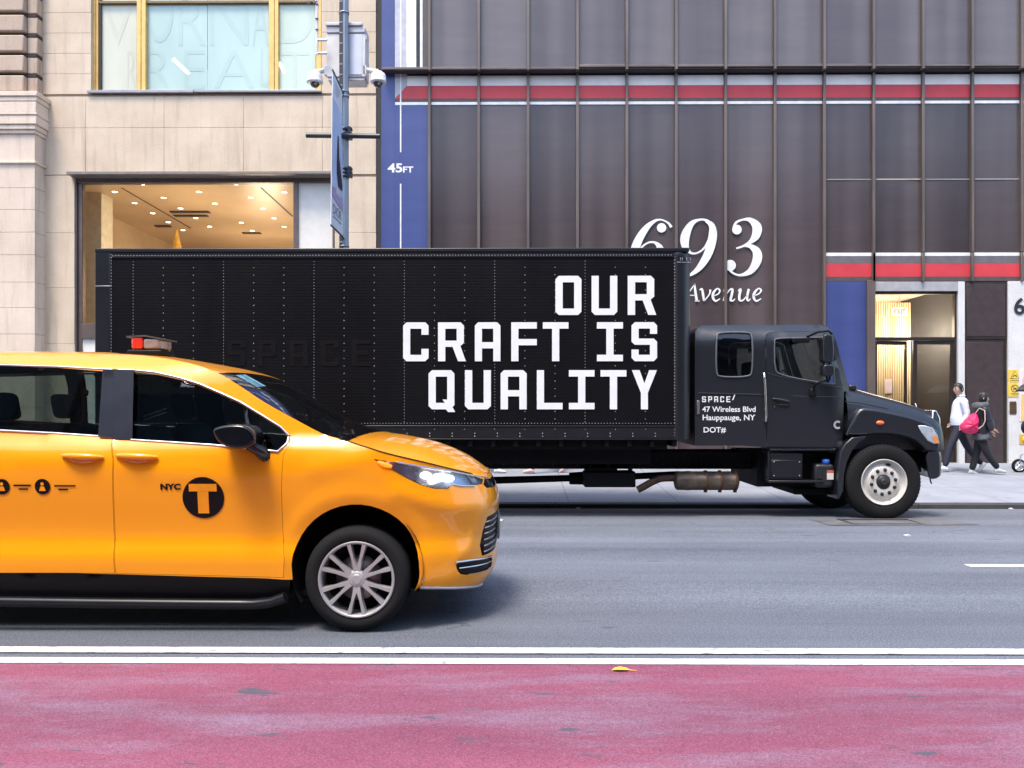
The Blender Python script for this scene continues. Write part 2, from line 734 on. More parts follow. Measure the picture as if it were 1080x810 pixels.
def bus_paint():
    m, nt, b = _nt('red_lane_paint')
    v = coords(nt)
    fine = noise(nt, v, 95, 3, .7)
    grit = noise(nt, v, 210, 1, .5)
    big = noise(nt, coords(nt, (.35, 1, 1)), 1.1, 6, .62)
    tracks = noise(nt, coords(nt, (.015, .7, 1)), 1.9, 2, .5)
    paint = mixc(nt, ramp(nt, big, .32, .68), (.178, .038, .076), (.240, .064, .108))
    paint = mixc(nt, 1.0, paint, mixc(nt, ramp(nt, tracks, .35, .65), (.86, .90, .92), (1.08, 1.04, 1.04)), 'MULTIPLY')
    # the paint thins along drawn-out patches where the stone shows lilac grey, and in single grains
    thin = noise(nt, coords(nt, (.22, 1.0, 1)), 2.3, 8, .68)
    base = mixc(nt, mixc(nt, ramp(nt, thin, .47, .68), (0, 0, 0), (.70, .70, .70)), paint, (.215, .160, .225))
    base = mixc(nt, 1.0, base, mixc(nt, ramp(nt, fine, .34, .68), (.66, .62, .64), (1.38, 1.42, 1.42)), 'MULTIPLY')
    base = mixc(nt, ramp(nt, grit, .66, .72), base, (.38, .30, .35))
    sc = noise(nt, coords(nt, (.30, 1.0, 1)), 5.5, 6, .62)
    base = mixc(nt, ramp(nt, sc, .635, .66), base, (.075, .07, .095))
    sc2 = noise(nt, coords(nt, (.5, 1.2, 1)), 3.1, 7, .7)
    base = mixc(nt, ramp(nt, sc2, .69, .715), base, (.11, .10, .13))
    nt.links.new(base, b.inputs['Base Color'])
    b.inputs['Roughness'].default_value = .75
    bump(nt, b, fine, .5, .006)
    return m


def line_paint():
    m, nt, b = _nt('white_road_paint')
    v = coords(nt)
    f = noise(nt, coords(nt, (.8, 1.6, 1)), 13, 7, .75)
    base = mixc(nt, ramp(nt, noise(nt, v, 60, 3), .3, .7), (.60, .61, .62), (.74, .74, .74))
    base = mixc(nt, ramp(nt, f, .545, .60), base, (.27, .29, .32))
    nt.links.new(base, b.inputs['Base Color'])
    b.inputs['Roughness'].default_value = .6
    bump(nt, b, noise(nt, v, 140, 2), .4, .004)
    return m


def concrete():
    m, nt, b = _nt('sidewalk_concrete')
    v = coords(nt)
    f = noise(nt, v, 1.3, 6, .6)
    base = mixc(nt, ramp(nt, f, .3, .7), (.225, .248, .290), (.300, .320, .362))
    base = mixc(nt, ramp(nt, noise(nt, coords(nt, (.6, 1, 1)), 6, 4, .6), .62, .70), base, (.20, .21, .235))
    base = mixc(nt, 1.0, base, mixc(nt, ramp(nt, noise(nt, v, 90, 2), .3, .7), (.85, .85, .85), (1.12, 1.12, 1.12)), 'MULTIPLY')
    nt.links.new(base, b.inputs['Base Color'])
    b.inputs['Roughness'].default_value = .8
    return m


M_asph, M_bus, M_line, M_conc = asphalt(), bus_paint(), line_paint(), concrete()
g = MB()
g.quad((-700, -700, -.6), (700, -700, -.6), (700, 700, -.6), (-700, 700, -.6))
tag(g.build('ground', mat('bare_ground', (.09, .088, .085), .9)), kind='structure')
strip('road', -120, 120, [-4, 3, 6, 7.5, 9, 10.5, 11.84, 13.0, KERB_Y], road_z, M_asph)
strip('bus_lane', -120, 120, [-1.0, 4.954 + .02], road_z, M_bus, .004)
Lw = [(684.3, 690.3), (695.6, 701.6)]
for a, b_ in Lw:
    ya, yb = F * EYE / (b_ - HY), F * EYE / (a - HY)
    strip('lane_line', -120, 120, [ya, yb], road_z, M_line, .008)
yd = 8.12
strip('lane_dash', PX(1020, yd), PX(1020, yd) + 3.0, [yd - .075, yd + .075], road_z, M_line, .005)
# kerb: steel-faced stone with a rounded lip; sidewalk flags with joints
kb = MB()
for i in range(-20, 21):
    kb.rbox(i * 3.0 + .62, i * 3.0 + 3.61, KERB_Y, KERB_Y + .16, -.5, KERB_TOP + .004, .018)
tag(kb.build('kerb', mat('kerb_stone', (.05, .05, .054), .7, var=.3, vscale=3)), kind='structure')
sw = MB()
xj = [PX(597, KERB_Y + 1) + 1.84 * (k - 36) for k in range(80)]
yj = [KERB_Y + .163, KERB_Y + 1.9, KERB_Y + 3.75, FAC_Y + .3]
for i in range(len(xj) - 1):
    for j in range(3):
        a, b_, c, d = xj[i] + .004, xj[i + 1] - .004, yj[j] + .004, yj[j + 1] - .004
        sw.quad((a, c, walk_z(c)), (b_, c, walk_z(c)), (b_, d, walk_z(d)), (a, d, walk_z(d)))
sw.cm = 1
sw.quad((-70, KERB_Y + .1, walk_z(KERB_Y) - .02), (80, KERB_Y + .1, walk_z(KERB_Y) - .02), (80, FAC_Y + .3, walk_z(FAC_Y + .3) - .02), (-70, FAC_Y + .3, walk_z(FAC_Y + .3) - .02))
tag(sw.build('sidewalk', [M_conc, mat('joint_grime', (.06, .06, .06), .9)]), kind='structure')
strip('opposite_sidewalk', -60, 60, [-9.2, -4], lambda y: .1, M_conc)


# ================================================================== BUILDINGS
def stone(name, lo, hi, dirt, bs=1.0):
    m, nt, b = _nt(name)
    v = coords(nt)
    f = noise(nt, v, 1.1, 6, .62)
    base = mixc(nt, ramp(nt, f, .3, .7), lo, hi)
    drip = noise(nt, coords(nt, (1, 1, .10)), 5.0, 5, .6)
    base = mixc(nt, ramp(nt, drip, .52, .80), base, dirt)
    base = mixc(nt, 1.0, base, mixc(nt, ramp(nt, noise(nt, v, 38, 4), .3, .7), (.90, .90, .90), (1.07, 1.07, 1.06)), 'MULTIPLY')
    n2 = nt.nodes.new('ShaderNodeObjectInfo')
    nt.links.new(base, b.inputs['Base Color'])
    b.inputs['Roughness'].default_value = .75
    bump(nt, b, noise(nt, v, 45, 4), .25 * bs, .01)
    return m


M_stone = stone('limestone', (.55, .44, .32), (.68, .56, .425), (.44, .345, .25))
M_stone2 = stone('pale_limestone', (.62, .50, .39), (.72, .60, .485), (.48, .375, .29))
M_stone3 = stone('brown_limestone', (.40, .30, .225), (.50, .385, .29), (.22, .165, .125))
M_mort = mat('mortar', (.36, .28, .21), .9)
M_bronze = mat('bronze_frame', (.055, .042, .036), .38, .55)
M_gold = mat('gilt_frame', (.78, .49, .15), .38, .12)
M_black = mat('black_paint', (.012, .012, .014), .4)
M_white = mat('white_paint', (.78, .78, .77), .5)
Yf = FAC_Y


def slab(mb, x0, x1, y0, y1, Y=Yf, d=.25, gap=.0025, r=.004, m=None):
    mb.rbox(PX(x0, Y) + gap, PX(x1, Y) - gap, Y, Y + d, PZ(y1, Y) + gap, PZ(y0, Y) - gap, r, 1, m)


stone_b = thing('stone_building', 'pale limestone building with gilt upper window and lit shop window, beside the plum panelled building', 'building', (PX(200, Yf), Yf, WALK_BACK))
w = MB()
xs = [40, 90, 173, 256.7, 340, 396.6]
for i in range(5):
    slab(w, xs[i], xs[i + 1], 100.5, 133.7)
    slab(w, xs[i], xs[i + 1], 133.7, 183.4)
for a, b_ in ((184, 244.7), (244.7, 303), (303, 362), (362, 425), (425, 489)):
    slab(w, 39.5, 78.5, a, b_)
for a, b_ in ((186, 245), (245, 303), (303, 362), (362, 425), (425, 489)):
    slab(w, 353, 396.6, a, b_)
rows = [98 - 21.6 * k for k in range(14)]
for k in range(13):
    slab(w, 39.5, 96, rows[k + 1], rows[k], gap=.002)
    slab(w, 339, 396.6, rows[k + 1] if k else rows[k + 1], rows[k], gap=.0025)
slab(w, 96, 339, -180, -60)
w.cm = 1
w.box(PX(-420, Yf), PX(78, Yf), Yf + .03, Yf + .34, -.3, PZ(-180, Yf))
w.box(PX(353, Yf), PX(396.7, Yf), Yf + .03, Yf + .34, -.3, PZ(-180, Yf))
w.box(PX(78, Yf), PX(353, Yf), Yf + .03, Yf + .45, PZ(186, Yf), PZ(98, Yf))
w.box(PX(78, Yf), PX(353, Yf), Yf + .4, Yf + 9, PZ(186, Yf) + .9, PZ(186, Yf) + 1.1)
w.box(PX(96, Yf), PX(339, Yf), Yf + .03, Yf + 9, PZ(-62, Yf), PZ(-180, Yf))
w.build('wall', [M_stone, M_mort], stone_b)
# projecting pilaster with rusticated shaft, cornice and smooth base
Yp = Yf - .42
p = MB()
pr = [140, 171, 197, 220, 244, 268, 297, 324, 352, 380, 430, 490]
for a, b_ in zip(pr[:-1], pr[1:]):
    slab(p, -140, 36.8, a, b_, Yp, .42, .003)
p.build('pilaster', [M_stone2], stone_b)
ps = MB()
for k in range(14):
    y1 = 94.5 - 21.4 * k
    x0, x1 = PX(-140, Yp), PX(24, Yp)
    z0, z1 = PZ(y1, Yp), PZ(y1 - 17.5, Yp)
    ps.rbox(x0, x1, Yp + .02, Yf, z0, z1, .03, 2)
    ps.rbox(x1 + .003, PX(34.8, Yp), Yp + .17, Yf, z0, z1, .02, 2)
    ps.rbox(x0, PX(34.2, Yp), Yp + .16, Yf, z1 + .003, PZ(y1 - 21.4, Yp) - .003, .004, 1, 1)
ps.build('rusticated_shaft', [M_stone3, mat('dark_joint', (.045, .033, .028), .9)], stone_b)  # recessed courses coloured darker than the blocks
c = MB()
for a, b_, xr, pj in ((97, 102, 43, .16), (102.2, 107, 41.8, .13), (107.2, 119, 41, .12), (119.2, 121.5, 42, .14), (121.7, 131, 41.3, .12), (131.2, 136, 39.6, .09), (136.2, 139.8, 38.2, .05), (169, 171.5, 38.4, .05)):
    c.rbox(PX(-140, Yp), PX(xr, Yp), Yp - pj, Yf - .003, PZ(b_, Yp), PZ(a, Yp), .012, 2)
c.build('cornice', M_stone2, stone_b)
cd = MB()
cy = Yf - .07
path = [PT(39.2, -180, cy), PT(39.2, 60, cy), PT(39.0, 84, cy)] + [PT(*q, cy) for q in ((38.2, 90), (36, 94.5), (32, 96.6))] + [PT(-20, 97.6, Yp - .1)]
path[-1] = (PX(20, Yp), Yp + .05, PZ(96.2, Yp))
cd.tube(path, .027, 8)
cd.build('conduit', mat('white_pipe', (.72, .70, .68), .45), stone_b)
# upper window: gilt frame, three panes, faint raised lettering behind the glass
yw = Yf + .1
upper = None
for a, b_, y in ((96, 100, yw), (100.5, 103.5, yw + .04), (144.2, 148.5, yw + .02), (149, 153.5, yw), (283.5, 289, yw), (289.4, 293.5, yw + .02), (333.4, 338.8, yw)):
    uw = MB()
    uw.rbox(PX(a, y), PX(b_, y), y, y + .14, PZ(94.2, y), PZ(-60, y), .008, 2)
    if upper is None:
        upper = uw.build('window_frame', M_gold, stone_b)
    else:
        uw.build('gilt_bar', M_gold, upper)
for a, b_ in ((103.5, 105.2), (148.5, 149), (289, 289.4), (332.6, 333.4)):
    m_ = MB()
    m_.box(PX(a, yw), PX(b_, yw), yw + .05, yw + .16, PZ(94.2, yw), PZ(-60, yw))
    m_.build('glazing_bead', M_bronze, upper)
m_ = MB()
m_.rbox(PX(103, yw), PX(334, yw), yw + .03, yw + .12, PZ(1.2, yw), PZ(-1.5, yw), .006)
m_.build('transom', mat('dark_gilt', (.20, .13, .05), .5, .3), upper)
sl = MB()
sl.rbox(PX(93, Yf), PX(205, Yf), Yf - .07, Yf + .2, PZ(97.6, Yf), PZ(94.6, Yf), .008)
sl.rbox(PX(205.4, Yf), PX(339.5, Yf), Yf - .07, Yf + .2, PZ(97.2, Yf), PZ(94.9, Yf), .008)
sl.build('sill', mat('grey_metal_sill', (.33, .32, .32), .4, .4), upper)


def frosted(name, c, rough=.35):
    m, nt, b = _nt(name)
    v = coords(nt, (1, 1, .35))
    f = noise(nt, v, .8, 3)
    nt.links.new(mixc(nt, ramp(nt, f, .3, .7), tuple(x * .86 for x in c), tuple(min(1, x * 1.08) for x in c)), b.inputs['Base Color'])
    b.inputs['Roughness'].default_value = rough
    b.inputs['Coat Weight'].default_value = .8
    b.inputs['Coat Roughness'].default_value = .02
    return m


yg = yw + .11
panes = [(105.2, 144.2, (.60, .595, .45)), (153.5, 218.7, (.43, .565, .50)), (219.2, 283.5, (.43, .565, .50)), (293.5, 333, (.52, .62, .50))]
for a, b_, c_ in panes:
    q = MB()
    q.box(PX(a, yg), PX(b_, yg), yg, yg + .02, PZ(94.2, yg), PZ(-60, yg))
    q.build('pane', frosted('frosted_pane_%d' % a, c_), upper)
lt = MB()
rows_ = [('V', 106, 143, -4, 47, 0), ('O', 153.8, 183, -25, 44, 1), ('R', 188, 217, -6, 47, 1), ('N', 221, 262, -6, 47, 1), ('A', 266, 283, -6, 47, 1), ('D', 295, 330, -6, 45, 2),
         ('R', 134, 143.8, 52, 110, 0), ('R', 154, 180, 52, 95, 1), ('E', 194, 216, 52, 93, 1), ('A', 226, 268, 52, 92, 1), ('L', 275, 283, 50, 90, 1), ('T', 296, 326, 54, 92, 2)]
for ch, a, b_, t_, bt, mi in rows_:
    zz0 = max(PZ(bt, yg), PZ(94, yg))
    v, f = text2d(ch, PX(a, yg), PX(b_, yg), zz0, PZ(t_, yg), -.012)
    lt.add([(q[0], yg - .004, q[1]) for q in v], f, mi)
lt.build('lettering', [frosted('raised_letter_cream', (.565, .56, .42)), frosted('raised_letter_aqua', (.40, .53, .468)), frosted('raised_letter_green', (.487, .583, .47))], upper)
for xa, ya, xb, yb, wd in ((182.5, 61, 199.5, 77, .07), (294.3, 65, 300.5, 76.5, .06)):
    tl = MB()
    tl.ribbon([(PX(xa, yg), PZ(ya, yg), wd), (PX(xb, yg), PZ(yb, yg), wd)], yg - .006, n=2)
    tl.build('strip_light', emis('strip_light_glow', (1, 1, 1), .6), upper)
# shop window below
sf = MB()
ys = Yf - .02
sf.rbox(PX(75, ys), PX(356, ys), ys - .22, ys + .3, PZ(185.6, ys), PZ(182.4, ys), .01)
awn = sf.build('shop_canopy', mat('stone_grey_metal', (.23, .20, .175), .5, .3), stone_b)
sf = MB()
yq = Yf + .08
sf.rbox(PX(78.6, yq), PX(353, yq), yq, yq + .2, PZ(192, yq), PZ(185.4, yq), .01)
sf.rbox(PX(78.6, yq), PX(81.5, yq), yq - .03, yq + .2, PZ(489, yq), PZ(192.2, yq), .01)
sf.rbox(PX(81.7, yq), PX(85.8, yq), yq + .03, yq + .2, PZ(489, yq), PZ(192.2, yq), .01)
sf.rbox(PX(309.3, yq), PX(314.2, yq), yq, yq + .15, PZ(489, yq), PZ(192.2, yq), .01)
sf.rbox(PX(350.5, yq), PX(353, yq), yq, yq + .15, PZ(489, yq), PZ(192.2, yq), .01)
sf.rbox(PX(85.9, yq), PX(309.2, yq), yq, yq + .15, PZ(357, yq), PZ(341, yq), .01)
shop = sf.build('shop_window', mat('taupe_frame', (.16, .125, .11), .42, .5), stone_b)
q = MB()
q.box(PX(85.8, yq), PX(309.3, yq), yq + .06, yq + .075, PZ(341, yq), PZ(192, yq))
q.build('pane', glass('shop_glass', (.96, .95, .93), 1.45, .01), shop)
q = MB()
q.box(PX(85.8, yq), PX(309.3, yq), yq + .06, yq + .09, PZ(489, yq), PZ(357, yq))
q.box(PX(314.2, yq), PX(350.5, yq), yq + .06, yq + .09, PZ(489, yq), PZ(192, yq))
q.build('blank_panel', mat('off_white_panel', (.74, .71, .64), .45, var=.05), shop)
# the room behind the shop glass
x0, x1, y0, y1, zc = PX(79, Yf), PX(312, Yf), Yf + .35, Yf + 9.5, 6.83
rm = MB()
rm.quad((x0 - 1, y0, zc), (x1 + 5, y0, zc), (x1 + 5, y1, zc), (x0 - 1, y1, zc), 0)
rm.quad((x0 - 1, y1, .2), (x1 + 5, y1, .2), (x1 + 5, y1, zc), (x0 - 1, y1, zc), 1)
rm.quad((x0 - 1, y0, .2), (x0 - 1, y1, .2), (x0 - 1, y1, zc), (x0 - 1, y0, zc), 1)
rm.quad((x1 + 5, y0, .2), (x1 + 5, y1, .2), (x1 + 5, y1, zc), (x1 + 5, y0, zc), 1)
rm.quad((x0 - 1, y0, .2), (x1 + 5, y0, .2), (x1 + 5, y1, .2), (x0 - 1, y1, .2), 1)
rm.rbox(PX(84, Yf + 1.2), PX(107, Yf + 1.2), Yf + 1.2, Yf + 1.8, .2, zc, .01, 1, 2)
# ceiling slots and reveals
for a, b_ in (((128, 197), (201, 240)), ((275, 197), (309, 228))):
    pa = [EYE, 0]
    P2 = []
    for px, py in (a, b_):
        Yc_ = F * (zc - EYE) / (HY - py)
        P2.append((PX(px, Yc_), Yc_))
    (xa, ya), (xb, yb) = P2
    rm.quad((xa - .025, ya, zc - .004), (xa + .025, ya, zc - .004), (xb + .03, yb, zc - .004), (xb - .03, yb, zc - .004), 3)
for a, b_, py in ((180, 221, 222.5), (184, 219, 226.5), (164, 180, 237.5), (256, 275, 245)):
    Yc_ = F * (zc - EYE) / (HY - py)
    rm.box(PX(a, Yc_), PX(b_, Yc_), Yc_ - .09, Yc_ + .09, zc - .03, zc - .003, 3)
M_ceil = mat('amber_ceiling', (.50, .36, .22), .35, var=.16, vscale=.5)
rm.build('showroom', [M_ceil, mat('amber_wall', (.50, .37, .23), .5, var=.2, vscale=.6), mat('cream_column', (.66, .60, .46), .6), mat('slot_dark', (.04, .025, .018), .6)], stone_b)
LG = 'downlights in the shop ceiling'
dl = None
spots = [(150, 193.5), (248.5, 193.5), (121, 201.3), (210, 201.5), (300, 202), (172.5, 207.8), (264.5, 207.8), (142, 213.2), (226.5, 214), (190.5, 219), (277.5, 219.3), (161, 224), (206.5, 229.2),
         (289, 229.5), (177.5, 233.6), (254.5, 234.2), (221, 238.3), (299.7, 238.7), (193, 242), (266, 242.8)]
for px, py in spots:
    Yc_ = F * (zc - EYE) / (HY - py)
    loc = (PX(px, Yc_), Yc_, zc)
    if dl is None:
        dl = thing('downlight', 'warm round downlight in the shop ceiling, left one of the front row', 'ceiling light', loc, LG)
        m_ = MB()
        m_.lathe([(.06, 0), (.08, -.012), (.085, -.003)], loc, 'Z', 16)
        m_.build('trim_ring', M_gold, dl)
        m_ = MB()
        m_.lathe([(.0, -.006), (.06, -.006)], loc, 'Z', 16)
        m_.build('lamp', emis('warm_lamp', (1, .86, .62), 6.0), dl)
    else:
        dn = copy_tree(dl, None, loc)
        row = [r_ for r_ in spots if abs(r_[1] - py) < 1.3]
        nth = ['front', 'second', 'third', 'fourth', 'fifth', 'sixth', 'seventh', 'eighth', 'ninth', 'last'][min(9, len({round(r_[1] / 5.2) for r_ in spots if r_[1] < py - 1.3}))]
        pos = ['left', 'right'] if len(row) == 2 else ['left', 'middle', 'right']
        dn['label'] = 'warm round downlight in the shop ceiling, %s one of the %s row' % (pos[sorted(row).index((px, py))] if len(row) > 1 else 'only', nth)
for i, (xx, yy) in enumerate(((x0 + 2.5, 20.95), (x0 + 3.4, 23.5), (x0 + 2.6, 26.5))):
    ld = bpy.data.lights.new('shop_lamp', 'POINT')
    ld.energy = 84
    ld.color = (1, .82, .60)
    ld.shadow_soft_size = .4
    lo = bpy.data.objects.new('shop_lamp', ld)
    COL.objects.link(lo)
    lo.location = (xx, yy, 4.6)
# gilded spire ornament standing in the shop
t = thing('gilt_ornament', 'tall gilded cone ornament glowing inside the lit shop window', 'ornament', (PX(186.5, 23), 23, .2))
m_ = MB()
m_.lathe([(.001, PZ(241, 23)), (.05, PZ(246, 23)), (.13, PZ(262, 23)), (.36, 3.2), (.40, 2.6)], (PX(186.5, 23), 23, 0), 'Z', 20)
m_.build('cone', mat('gilt', (.85, .55, .12), .3, .7), t)
m_ = MB()
m_.lathe([(.40, 2.6), (.06, 2.5), (.06, .3), (.34, .25), (.34, .2)], (PX(186.5, 23), 23, 0), 'Z', 16)
m_.build('stand', M_gold, t)

# ------------------------------------------------------------------ dark building on the right
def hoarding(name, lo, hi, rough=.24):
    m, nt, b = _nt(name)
    f = noise(nt, coords(nt, (1.9, 1, .05)), 1.0, 1, .4)  # tall soft tone bands paint blurred reflections into the panel colour
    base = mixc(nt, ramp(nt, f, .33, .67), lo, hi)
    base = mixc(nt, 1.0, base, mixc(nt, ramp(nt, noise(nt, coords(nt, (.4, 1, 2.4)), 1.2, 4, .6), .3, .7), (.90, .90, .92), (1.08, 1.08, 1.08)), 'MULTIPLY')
    nt.links.new(base, b.inputs['Base Color'])
    b.inputs['Roughness'].default_value = rough
    b.inputs['Specular IOR Level'].default_value = .55
    bump(nt, b, noise(nt, coords(nt, (1.4, 1, .22)), 1.3, 2), .12, .05)
    return m


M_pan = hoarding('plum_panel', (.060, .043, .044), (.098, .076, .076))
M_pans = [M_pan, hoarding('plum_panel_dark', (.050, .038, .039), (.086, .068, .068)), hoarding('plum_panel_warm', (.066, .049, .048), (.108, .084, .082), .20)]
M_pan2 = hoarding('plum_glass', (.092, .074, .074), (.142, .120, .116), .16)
M_blue = hoarding('blue_panel', (.040, .058, .185), (.054, .076, .225), .4)
M_mull = mat('taupe_mullion', (.150, .118, .100), .40, .35, var=.2, vscale=2, vstretch=(1, 1, .3))
dark_b = thing('dark_building', 'plum panelled building with red and white bands and a big white number 693', 'building', (PX(760, Yf), Yf, WALK_BACK))
XR = 1420
mull = [452.7 + 52.15 * k for k in range(19)]
Yo = Yf - .26        # face of the overhanging upper storey
bd = MB()
bd.box(PX(396.9, Yf), PX(915, Yf), Yf + .03, Yf + 9, -.3, PZ(-180, Yf))
bd.box(PX(914.9, Yf), PX(XR, Yf), Yf + .03, Yf + 9, PZ(297, Yf), PZ(-180, Yf) - .004)
bd.box(PX(1017, Yf), PX(XR, Yf), Yf + .03, Yf + 9, -.3, PZ(297, Yf) - .004)
bd.box(PX(402.6, Yo), PX(XR, Yf), Yo + .03, Yf + .028, PZ(73.5, Yo), PZ(-180, Yo))
bd.build('wall', mat('dark_core', (.03, .027, .03), .7), dark_b)
rnd = random.Random(3)
for i in range(len(mull) - 1):
    a, b_ = mull[i], mull[i + 1]
    for z0, z1, Y, mm in ((73.0, -180, Yo, M_pan2), (267 if a > 860 else 489, 110.7, Yf, M_pan)):
        t_ = rnd.uniform(-.012, .012)
        q = MB()
        xa, xb = PX(a, Y) + .003, PX(b_, Y) - .003
        za, zb = PZ(z0, Y), PZ(z1, Y)
        q.add([(xa, Y + t_, za), (xb, Y - t_, za), (xb, Y - t_ * .4, zb), (xa, Y + t_ * .4, zb),
               (xa, Y + .028, za), (xb, Y + .028, za), (xb, Y + .028, zb), (xa, Y + .028, zb)],
              [(0, 1, 2, 3), (5, 4, 7, 6), (4, 0, 3, 7), (1, 5, 6, 2), (4, 5, 1, 0), (3, 2, 6, 7)])
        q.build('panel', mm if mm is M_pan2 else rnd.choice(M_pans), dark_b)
for a in mull:
    q = MB()
    Y = Yf - .10
    q.rbox(PX(a, Y) - .032, PX(a, Y) + .032, Y, Yf + .02, PZ(267 if a > 925 else 489, Yf) + (.0 if a > 925 else 0), PZ(74.5, Y), .006, 1)
    q.build('mullion', M_mull, dark_b)
    q = MB()
    Y = Yo - .10
    q.rbox(PX(a, Y) - .034, PX(a, Y) + .034, Y, Yo + .02, PZ(73.4, Y), PZ(-180, Y), .006, 1)
    q.build('mullion', M_mull, dark_b)
q = MB()
q.rbox(PX(402.6, Yo), PX(608, Yo), Yo - .05, Yo + .02, PZ(73.6, Yo), PZ(71.2, Yo), .005)
q.rbox(PX(609, Yo), PX(921, Yo), Yo - .06, Yo + .02, PZ(71.8, Yo), PZ(69.2, Yo), .005)
q.rbox(PX(921.6, Yo), PX(XR, Yo), Yo - .05, Yo + .02, PZ(71.9, Yo), PZ(70.0, Yo), .005)
q.build('storey_rail', M_mull, dark_b)
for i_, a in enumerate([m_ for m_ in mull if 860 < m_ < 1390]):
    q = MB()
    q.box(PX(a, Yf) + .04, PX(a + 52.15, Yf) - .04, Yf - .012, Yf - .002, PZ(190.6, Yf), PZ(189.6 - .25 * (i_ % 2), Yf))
    q.build('panel_joint', mat('pale_joint', (.30, .29, .28), .5) if i_ != 1 else mat('joint_reflection', (.42, .37, .28), .5), dark_b)  # the one cream strip paints in a yellowish reflection
# left blue edge panel, upper stripes, bands
e = .008


def patch(name, x0, x1, y0, y1, m, Y=Yf, lift=.0, d=.02, parent=dark_b):
    q = MB()
    q.box(PX(x0, Y), PX(x1, Y), Y - lift - d, Y - lift, PZ(y1, Y), PZ(y0, Y))
    return q.build(name, m, parent)


M_red = mat('red_band', (.56, .045, .055), .45, var=.15, vscale=1.2)
M_cream = mat('cream_band', (.80, .77, .71), .5, var=.12, vscale=1.5)
M_navy = mat('navy_band', (.012, .014, .045), .35)
M_lgrey = mat('light_grey_band', (.46, .46, .50), .5)
M_brownp = mat('brown_band', (.085, .066, .062), .5)
patch('blue_panel', 402.6, 416.6, -180, 73.2, M_blue, Yo)
patch('grey_stripe', 416.7, 428.6, -180, 73.2, M_lgrey, Yo)
patch('white_stripe', 428.7, 439, -180, 73.2, M_white, Yo)
patch('black_stripe', 439.1, 443, -180, 73.2, M_black, Yo)
patch('white_stripe', 443.1, 445.7, -180, 73.2, M_white, Yo)
patch('brown_stripe', 445.8, 452, -180, 73.2, M_brownp, Yo)
patch('blue_panel', 402.2, 416.6, 73.2, 489, M_blue)
patch('blue_panel', 416.7, 451.8, 110.8, 489, M_blue)
q = MB()
q.prism([(PX(a, Yf), PZ(b_, Yf)) for a, b_ in ((416.7, 74), (429.2, 74), (429.2, 90.5), (416.7, 103.8))], Yf - .02, Yf)
q.build('grey_stripe', M_lgrey, dark_b)
q = MB()
q.prism([(PX(a, Yf), PZ(b_, Yf)) for a, b_ in ((416.9, 104.0), (429.3, 90.7), (XR, 90.7), (XR, 104.0))], Yf - .02, Yf)
q.build('red_band', M_red, dark_b)
patch('navy_band', 439, XR, 73.8, 80, M_navy)
patch('cream_band', 429.4, XR, 80.1, 90.6, M_cream)
patch('black_band', 416.8, XR, 104.1, 107.6, M_brownp)
patch('white_band', 416.8, XR, 107.7, 110.6, M_white)
patch('white_band', 869, XR, 267.2, 270.6, M_white)
patch('grey_band', 869, XR, 270.7, 278.4, mat('grey_glass_band', (.15, .14, .15), .25))
patch('red_band', 869, XR, 278.5, 292.4, M_red)
patch('black_band', 869, XR, 292.5, 297, M_brownp)
for a in [m_ for m_ in mull if m_ > 900]:
    q = MB()
    Y = Yf - .10
    q.rbox(PX(a, Y) - .03, PX(a, Y) + .03, Y, Yf - .022, PZ(297, Y), PZ(267, Y) - .003, .006, 1)
    q.build('mullion', M_mull, dark_b)
patch('white_line', 422.0, 423.4, -180, 73.2, M_white, Yo, .021, .003)
patch('white_line', 422.0, 423.4, 73.6, 160.5, M_white, Yf, .021, .003)
patch('white_line', 422.0, 423.4, 193.8, 489, M_white, Yf, .021, .003)
q = MB()
for s, a, b_, y0, y1 in (('45', 409, 424.5, 172.2, 182), ('FT', 425.2, 436, 175.6, 182)):
    v, f = text2d(s, PX(a, Yf), PX(b_, Yf), PZ(y1, Yf), PZ(y0, Yf), .028)
    q.add([(k[0], Yf - .024, k[1]) for k in v], f)
q.build('height_lettering', M_white, dark_b)
patch('blue_panel', 870, 914.5, 297.2, 489, M_blue)
q = MB()
Y = Yf - .1
q.rbox(PX(915, Y), PX(920.8, Y), Y, Yf + .3, -.1, PZ(296, Y), .008)
q.build('door_post', M_mull, dark_b)

# big italic number and word, drawn with swelling strokes
S = 6.48
num = MB()


def stroke(pts, scale=1.0, ox=0.0, oy=0.0, rot=None, y=Yf - .034):
    out = []
    for a, b_, wd in pts:
        if rot:
            a, b_ = 2 * rot[0] - a, 2 * rot[1] - b_
        px, py = 660 + (a + ox) / S, 220 + (b_ + oy) / S
        out.append((PX(px, Yf), PZ(py, Yf), wd / S * Yf / F))
    num.ribbon(out, y, n=8)


def dot(a, b_, r, y=Yf - .0345, rot=None, ox=0):
    if rot:
        a, b_ = 2 * rot[0] - a, 2 * rot[1] - b_
    px, py = 660 + (a + ox) / S, 220 + b_ / S
    rr = r / S * Yf / F
    n = 20
    num.add([(PX(px, Yf) + rr * math.cos(2 * PI * k / n), y, PZ(py, Yf) + rr * math.sin(2 * PI * k / n)) for k in range(n)], [tuple(range(n))])


